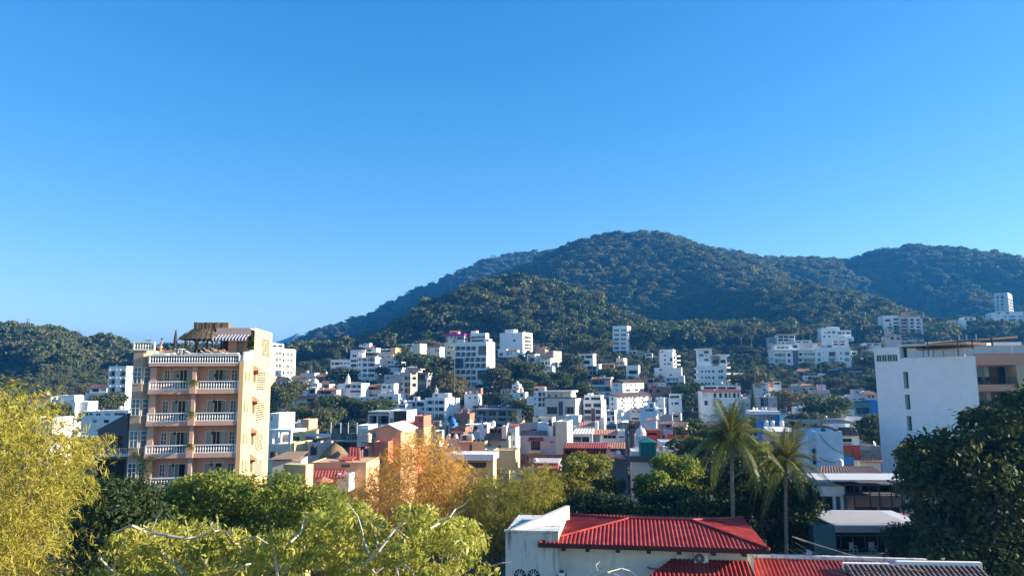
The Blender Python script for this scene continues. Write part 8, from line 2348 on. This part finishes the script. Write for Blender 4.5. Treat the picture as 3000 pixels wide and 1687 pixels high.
for _ in range(2600):
    if n >= 170: break
    py = random.uniform(990, 1330); px = random.uniform(0, 2620) if random.random() < .8 else random.uniform(2100, 3000)
    Y = Yb(py) + random.uniform(-4, 10); sc = FPX / Y
    w_, h_ = random.uniform(4.5, 9) * sc, random.uniform(4, 7.5) * sc
    r = (px - w_ / 2, py - h_, px + w_ / 2, py)
    if 1985 < px < 2090 and py > 1110: continue
    c = at(px, py - h_, Y)
    if overlap(r, Y, .20) or c.z - T(c.x, c.y) > 13: continue
    town_tree(px, py - h_, w_, Y, near_label('leafy green tree' if n % 4 else 'dry olive tree', c.x, c.y), 'gap-filling trees on the slope', n % 4 == 0)
    BOX.append((*r, Y)); n += 1
print('gap trees', n)
random.setstate(_st)
# cypress
c = at(2207, 1195, 262); g = T(c.x, c.y)
cy = empty('cypress', (c.x, c.y, g), 0, 'tall narrow cypress beside the grey house with glass bays', 'tree')
rng = np.random.default_rng(77); hh = at(2207, 1128, 262).z - g
link(bpy.data.objects.new('crown', leaf_crown('crown', G_DARK, rng, [(0, 0, hh * f, 1.6 * (1.1 - f), 1.6 * (1.1 - f), hh * .12) for f in np.linspace(.12, .97, 12)], 4200, .22, .09, -.5, .5)), cy)
MB().bar((0, 0, -.3), (0, 0, hh * .8), .15, .05).build('trunk', BARK(), cy)
forest('slope_scrub', lambda x, y, z: vis(x, y) and 95 < y < 520, 0.055, 9, 0.20, 0.42, 'low green scrub and creepers covering the open ground of the slope')

# ------------------------------------------------------------------ steep street with cars
def street():
    mb = MB(); cs = []
    for px, py, Y in ((2030, 1098, 392), (2036, 1130, 356), (2045, 1172, 325), (2052, 1200, 306), (2058, 1232, 284), (2066, 1262, 262)):
        p = at(px, py, Y); cs.append((p.x, Y))
    pr = []
    for i, (x, y) in enumerate(cs):
        z = max(T(x - 4, y), T(x + 4, y), T(x, y)) + .35
        pr.append(((x - 4.5, y, z), (x + 4.5, y, z)))
    for a, b_ in zip(pr, pr[1:]): mb.face([a[0], b_[0], b_[1], a[1]][::-1]); mb.face([a[0], a[1], (a[1][0], a[1][1], a[1][2] - 2), (a[0][0], a[0][1], a[0][2] - 2)])
    o = mb.build('street', plain('worn_asphalt', (.05, .05, .055), .9, var=.3, scale=.8)); tag(o, kind='structure')
    return cs
cs = street()
def car(loc, rz, label, col, pickup=False, name='car'):
    root = empty(name, loc, rz, label, 'car')
    m = plain('car_' + label[:12], col, .3, .1); G = GL(); Bk = plain('tyre_rubber', (.02, .02, .02), .8)
    mb = MB(); P = [(-2.2, .35), (-2.25, .8), (-1.3, .95), (1.9, .95), (2.2, .85), (2.25, .4)]
    for y0, y1 in ((-.85, .85),):
        mb.face([(x, y0, z) for x, z in P]); mb.face([(x, y1, z) for x, z in P[::-1]])
        for (xa, za), (xb, zb) in zip(P, P[1:] + P[:1]): mb.face([(xa, y0, za), (xa, y1, za), (xb, y1, zb), (xb, y0, zb)])
    mb.build('body', m, root)
    c0, c1 = (-1.0, .55) if pickup else (-1.1, 1.7)
    mb = MB(); Q = [(c0 - .35, .95), (c0 + .1, 1.5), (c1 - .25, 1.5), (c1, .95)]
    mb.face([(x, -.72, z) for x, z in Q]); mb.face([(x, .72, z) for x, z in Q[::-1]])
    for (xa, za), (xb, zb) in zip(Q, Q[1:]): mb.face([(xa, -.72, za), (xa, .72, za), (xb, .72, zb), (xb, -.72, zb)])
    mb.build('cabin', m, root)
    for s in (-1, 1):
        MB().box(c0 + .12, c1 - .3, s * .725 - .01, s * .725 + .01, 1.0, 1.4).build('side_window', G, root)
        for x in (-1.4, 1.4):
            w_ = MB().lathe([(0, -.1), (.33, -.1), (.33, .1), (0, .1)], (0, 0, 0), 14).build('wheel', Bk, root); w_.location = (x, s * .8, .33); w_.rotation_euler = (R_(90), 0, 0)
            h = MB().lathe([(0, 0), (.18, 0), (.18, .02), (0, .02)], (0, 0, 0), 10).build('rim', METAL(), w_); h.location = (0, 0, -s * .11)
        MB().box(-2.27, -2.2, s * .6 - .15, s * .6 + .15, .62, .76).build('headlight', GLC(), root)
    return root
def gz(px, Y):
    x = at(px, 1150, Y).x
    ps = sorted(cs, key=lambda c: abs(c[1] - Y))[:2]
    return Vector((x, Y, max(T(x - 3, Y), T(x + 3, Y)) + .45))
car(gz(2025, 309), R_(0), 'white pickup truck parked across the steep street', (.7, .7, .7), True, 'pickup_truck')
car(gz(2040, 290), R_(80), 'dark car driving down the steep street', (.05, .06, .07))
c = at(*zp('e', 335, 752), 331); car(c, R_(5), 'white pickup truck on the roof slab of the concrete frame house', (.75, .75, .75), True, 'pickup_truck')
c = at(*zp('G', 1930, 205), 262); c.z = T(c.x, c.y) + 6; car(at(*zp('G', 1932, 215), 268), R_(-5), 'silver car parked above the retaining wall beside the cypress', (.45, .47, .5))
b = H('retaining_wall', 'grey retaining wall with a car park beside the cypress', 'G', (1866, 216, 2020, 380), 'ltgrey', [('w', '1950-1985', '305-345')], Y=266.5, yaw=-6, dep=7, parapet=0, cat='wall')
car(at(*zp('G', 1935, 250), 264) , R_(-4), 'dark grey car parked in front of the retaining wall beside the cypress', (.08, .09, .10)).location.z = T(at(2183, 1200, 264).x, 264) + .4

# ------------------------------------------------------------------ masts, cables
def pylon(px, yt, yb, Y, label, wb):
    c = at(px, yb, Y); h = at(px, yt, Y).z - c.z; root = empty('pylon', (c.x, c.y, T(c.x, c.y)), 0, label, 'pylon')
    z0 = c.z - T(c.x, c.y); H_ = h + z0
    mb = MB(); S = plain('galvanised_steel', (.32, .33, .35), .5, .4)
    f = lambda t: wb * (1 - t) + wb * .16 * t
    for sx in (-1, 1):
        for sy in (-1, 1): mb.bar((sx * f(0), sy * f(0), 0), (sx * f(1), sy * f(1), H_), .14, .10, 4)
    mb.build('legs', S, root)
    for k in range(7):
        t, t2 = k / 7, (k + 1) / 7
        for sy in (-1, 1): MB().bar((-f(t), sy * f(t), H_ * t), (f(t2), sy * f(t2), H_ * t2), .08, n=4).build('brace', S, root); MB().bar((f(t), sy * f(t), H_ * t), (-f(t2), sy * f(t2), H_ * t2), .08, n=4).build('brace', S, root)
    for t in (.68, .82, .96): MB().box(-wb * .75, wb * .75, -.12, .12, H_ * t, H_ * t + .25).build('crossarm', S, root)
pylon(80, 932, 974, 566, 'steel power pylon on top of the wooded left hill', 2.6)
for x, t in ((1527, 733), (1553, 730)):
    c = at(x, 742, 1535); g = T(c.x, c.y); h = at(x, t, 1535).z - g
    mb = MB(); mb.bar((0, 0, 0), (0, 0, h), .5, .25, 5); m = mb.build('radio_mast', METAL()); m.location = (c.x, c.y, g); tag(m, 'thin radio mast on the far ridge crest', 'mast', 'radio masts on the ridge')
for i, (a, b_, sag) in enumerate((((2330, 1572, 43), (3080, 1700, 43), .7), ((2330, 1588, 42.5), (2700, 1690, 36), .5), ((2300, 1600, 42), (2640, 1720, 34), .4), ((2335, 1605, 42), (2560, 1690, 34), .3), ((2320, 1570, 44), (2560, 1600, 58), .5))):
    A = at(*a); B = at(*b_); mb = MB(); N = 14; q = A
    for k in range(1, N + 1):
        f = k / N; p = A.lerp(B, f) - Vector((0, 0, sag * 4 * f * (1 - f))); mb.bar(q, p, .012, n=4, caps=False); q = p
    o = mb.build('overhead_cable', plain('pale_cable', (.30, .28, .26), .6)); tag(o, ('longest thin overhead cable crossing to the huge dark tree', 'upper thin cable running down from the red roof corner', 'middle thin cable running down from the red roof corner', 'lowest thin cable running down from the red roof corner', 'thin cable from the red roof corner to the shaded terrace')[i], 'cable', 'overhead cables')
# ------------------------------------------------------------------ life on the rooftop pool deck
def person(label, loc, rz, J, shirt, skin=(.42, .24, .15), hair=(.03, .02, .015)):
    """one skinned body: joints J = {name: (x, y, z, r)}, chains below"""
    root = empty('person', loc, rz, label, 'person')
    ch = [('pelvis', 'belly', 'chest', 'neck', 'chin', 'crown'), ('chest', 'sl', 'el', 'wl', 'hl'), ('chest', 'sr', 'er', 'wr', 'hr'), ('pelvis', 'pl', 'kl', 'al', 'fl'), ('pelvis', 'pr', 'kr', 'ar', 'fr')]
    nm = list(J); me = bpy.data.meshes.new('body')
    me.from_pydata([J[k][:3] for k in nm], list({tuple((nm.index(a), nm.index(b))) for c in ch for a, b in zip(c, c[1:])}), [])
    o = link(bpy.data.objects.new('body', me), root)
    o.modifiers.new('skin', 'SKIN'); me.skin_vertices
    for i, k in enumerate(nm):
        me.skin_vertices[0].data[i].radius = (J[k][3], J[k][3]); me.skin_vertices[0].data[i].use_root = k == 'pelvis'
    o.modifiers.new('smooth', 'SUBSURF').render_levels = 2
    me.materials.append(plain('skin_tone', skin, .6))
    c = J['crown']; n_ = J['chin']
    hd = MB().lathe([(0, .12), (.07, .10), (.105, .03), (.10, -.04), (.06, -.08)], (c[0], c[1] + .02, c[2] - .02), 10).build('hair', plain('dark_hair', hair, .8), root, True)
    p, q = Vector(J['pelvis'][:3]), Vector(J['belly'][:3])
    MB().bar(p - (q - p) * .5, p + (q - p) * .45, .165, .15, 10).build('swimwear', plain('cloth' + label[:9], shirt, .8), root)
    return root
def stand(lean=0):
    return {'pelvis': (0, 0, .92, .14), 'belly': (0, -.01, 1.08, .12), 'chest': (0, lean, 1.32, .15), 'neck': (0, lean, 1.48, .055), 'chin': (0, lean - .03, 1.58, .085), 'crown': (0, lean - .01, 1.70, .09), 'sl': (.19, lean, 1.40, .06), 'el': (.26, lean - .02, 1.14, .045), 'wl': (.22, lean - .16, .96, .032), 'hl': (.2, lean - .24, .90, .03), 'sr': (-.19, lean, 1.40, .06), 'er': (-.27, lean + .02, 1.14, .045), 'wr': (-.25, lean - .06, .92, .032), 'hr': (-.24, lean - .10, .84, .03), 'pl': (.10, 0, .86, .095), 'kl': (.11, -.03, .48, .065), 'al': (.11, .02, .09, .042), 'fl': (.12, -.14, .04, .035), 'pr': (-.10, 0, .86, .095), 'kr': (-.11, -.05, .48, .065), 'ar': (-.12, .0, .09, .042), 'fr': (-.13, -.16, .04, .035)}
def lying():
    return {'pelvis': (0, 0, .13, .13), 'belly': (-.16, 0, .15, .12), 'chest': (-.38, 0, .24, .14), 'neck': (-.54, 0, .34, .055), 'chin': (-.62, 0, .42, .08), 'crown': (-.74, 0, .46, .09), 'sl': (-.42, .19, .26, .06), 'el': (-.30, .27, .12, .045), 'wl': (-.06, .26, .10, .032), 'hl': (.03, .25, .10, .03), 'sr': (-.42, -.19, .26, .06), 'er': (-.34, -.28, .12, .045), 'wr': (-.12, -.24, .14, .032), 'hr': (-.04, -.2, .16, .03), 'pl': (.08, .1, .13, .09), 'kl': (.46, .12, .36, .065), 'al': (.74, .12, .07, .042), 'fl': (.88, .12, .06, .035), 'pr': (.08, -.1, .13, .09), 'kr': (.50, -.11, .13, .065), 'ar': (.92, -.11, .08, .042), 'fr': (1.0, -.11, .15, .035)}
_po = PINK.location; _pe = Vector((math.cos(R_(7.2)), math.sin(R_(7.2)), 0)); _pn = Vector((-math.sin(R_(7.2)), math.cos(R_(7.2)), 0))
def deck(zx, off, z):
    px, py = zp('b', zx, 600); u = puv(px, py, off)[0]
    q = _po + _pe * u + _pn * off
    return Vector((q.x, q.y, z))
person('person in pale swimwear standing at the corner of the rooftop pool', deck(615, 1.9, DECKZ), R_(-60), stand(.06), (.7, .66, .6))
def lounger(zx, off, label):
    t = empty('sun_lounger', deck(zx, off, DECKZ), R_(7), label, 'sun lounger', 'sun loungers on the pool deck')
    MB().box(-.9, .9, -.32, .32, .22, .28).build('frame', FRW(), t); MB().box(-.5, .88, -.28, .28, .282, .35).build('mattress', W('offwhite'), t)
    b = MB().box(-.45, 0, -.28, .28, 0, .07).build('backrest', W('offwhite'), t); b.location = (-.5, 0, .30); b.rotation_euler = (0, R_(28), 0)
    for x in (-.8, .75):
        for y in (-.28, .24): MB().box(x, x + .05, y, y + .05, 0, .22).build('leg', FRW(), t)
    return t
for zx, off, lb, pl, cl in ((700, 2.3, 'white sun lounger with a sunbather near the standing person', 1, (.5, .1, .1)), (1180, 2.2, 'empty white sun lounger before the thatched bar', 0, 0), (1430, 2.1, 'white sun lounger with a sunbather below the thatch edge', 2, (.05, .1, .3)), (1560, 2.1, 'white sun lounger with a sunbather before the penthouse door', 3, (.6, .25, .1)), (1740, 2.2, 'empty white sun lounger before the penthouse window', 0, 0)):
    lounger(zx, off, lb)
    if pl: person('sunbather lying on the lounger ' + ('near the standing person', 'below the thatch edge', 'before the penthouse door')[pl - 1], deck(zx, off, DECKZ + .34), R_(7), lying(), cl)
q = deck(850, 2.6, DECKZ); px, py = zp('b', 850, 600)
pa = parasol('folded dark parasol standing on the rooftop pool deck', 'b', 850, 400, 470, 20, 69.5, (.06, .04, .05), 'folded_parasol', True); pa.location = q
tb = empty('garden_table', deck(930, 2.6, DECKZ), 0, 'round white table beside the folded parasol', 'table')
MB().lathe([(0, .70), (.5, .70), (.5, .74), (0, .74)], (0, 0, 0), 18).build('top', FRW(), tb)
for k in range(4): MB().bar((.35 * math.cos(k * 1.57), .35 * math.sin(k * 1.57), 0), (.2 * math.cos(k * 1.57), .2 * math.sin(k * 1.57), .70), .025).build('leg', FRW(), tb)
q = deck(2085, 3.2, DECKZ)
pt = empty('potted_plant', q, 0, 'dark potted shrub in a white urn beside the penthouse awning', 'plant')
MB().lathe([(0, 0), (.2, 0), (.13, .15), (.3, .5), (.34, .62), (.28, .62), (0, .55)], (0, 0, 0), 14).build('urn', W('white'), pt, True)
link(bpy.data.objects.new('leaves', leaf_crown('leaves', G_DARK, np.random.default_rng(2), [(0, 0, 1.1, .3, .3, .6), (0, 0, 1.7, .2, .2, .5)], 500, .12, .05)), pt)
# ------------------------------------------------------------------ haze
mb = MB().box(-6100, 6100, -75, 9100, -6, 330)
hm = bpy.data.materials.new('thin_air')
hm.use_nodes = True
hn = hm.node_tree
hn.nodes.remove(hn.nodes['Principled BSDF'])
vs = hn.nodes.new('ShaderNodeVolumePrincipled')
vs.inputs['Color'].default_value = (0.05, 0.36, 1.0, 1)
vs.inputs['Density'].default_value = 0.0002
vs.inputs['Anisotropy'].default_value = 0.2
hn.links.new(vs.outputs[0], hn.nodes['Material Output'].inputs['Volume'])
hz = mb.build('haze', hm)
tag(hz, 'thin bluish morning haze over the valley and the hills', 'haze', kind='stuff')
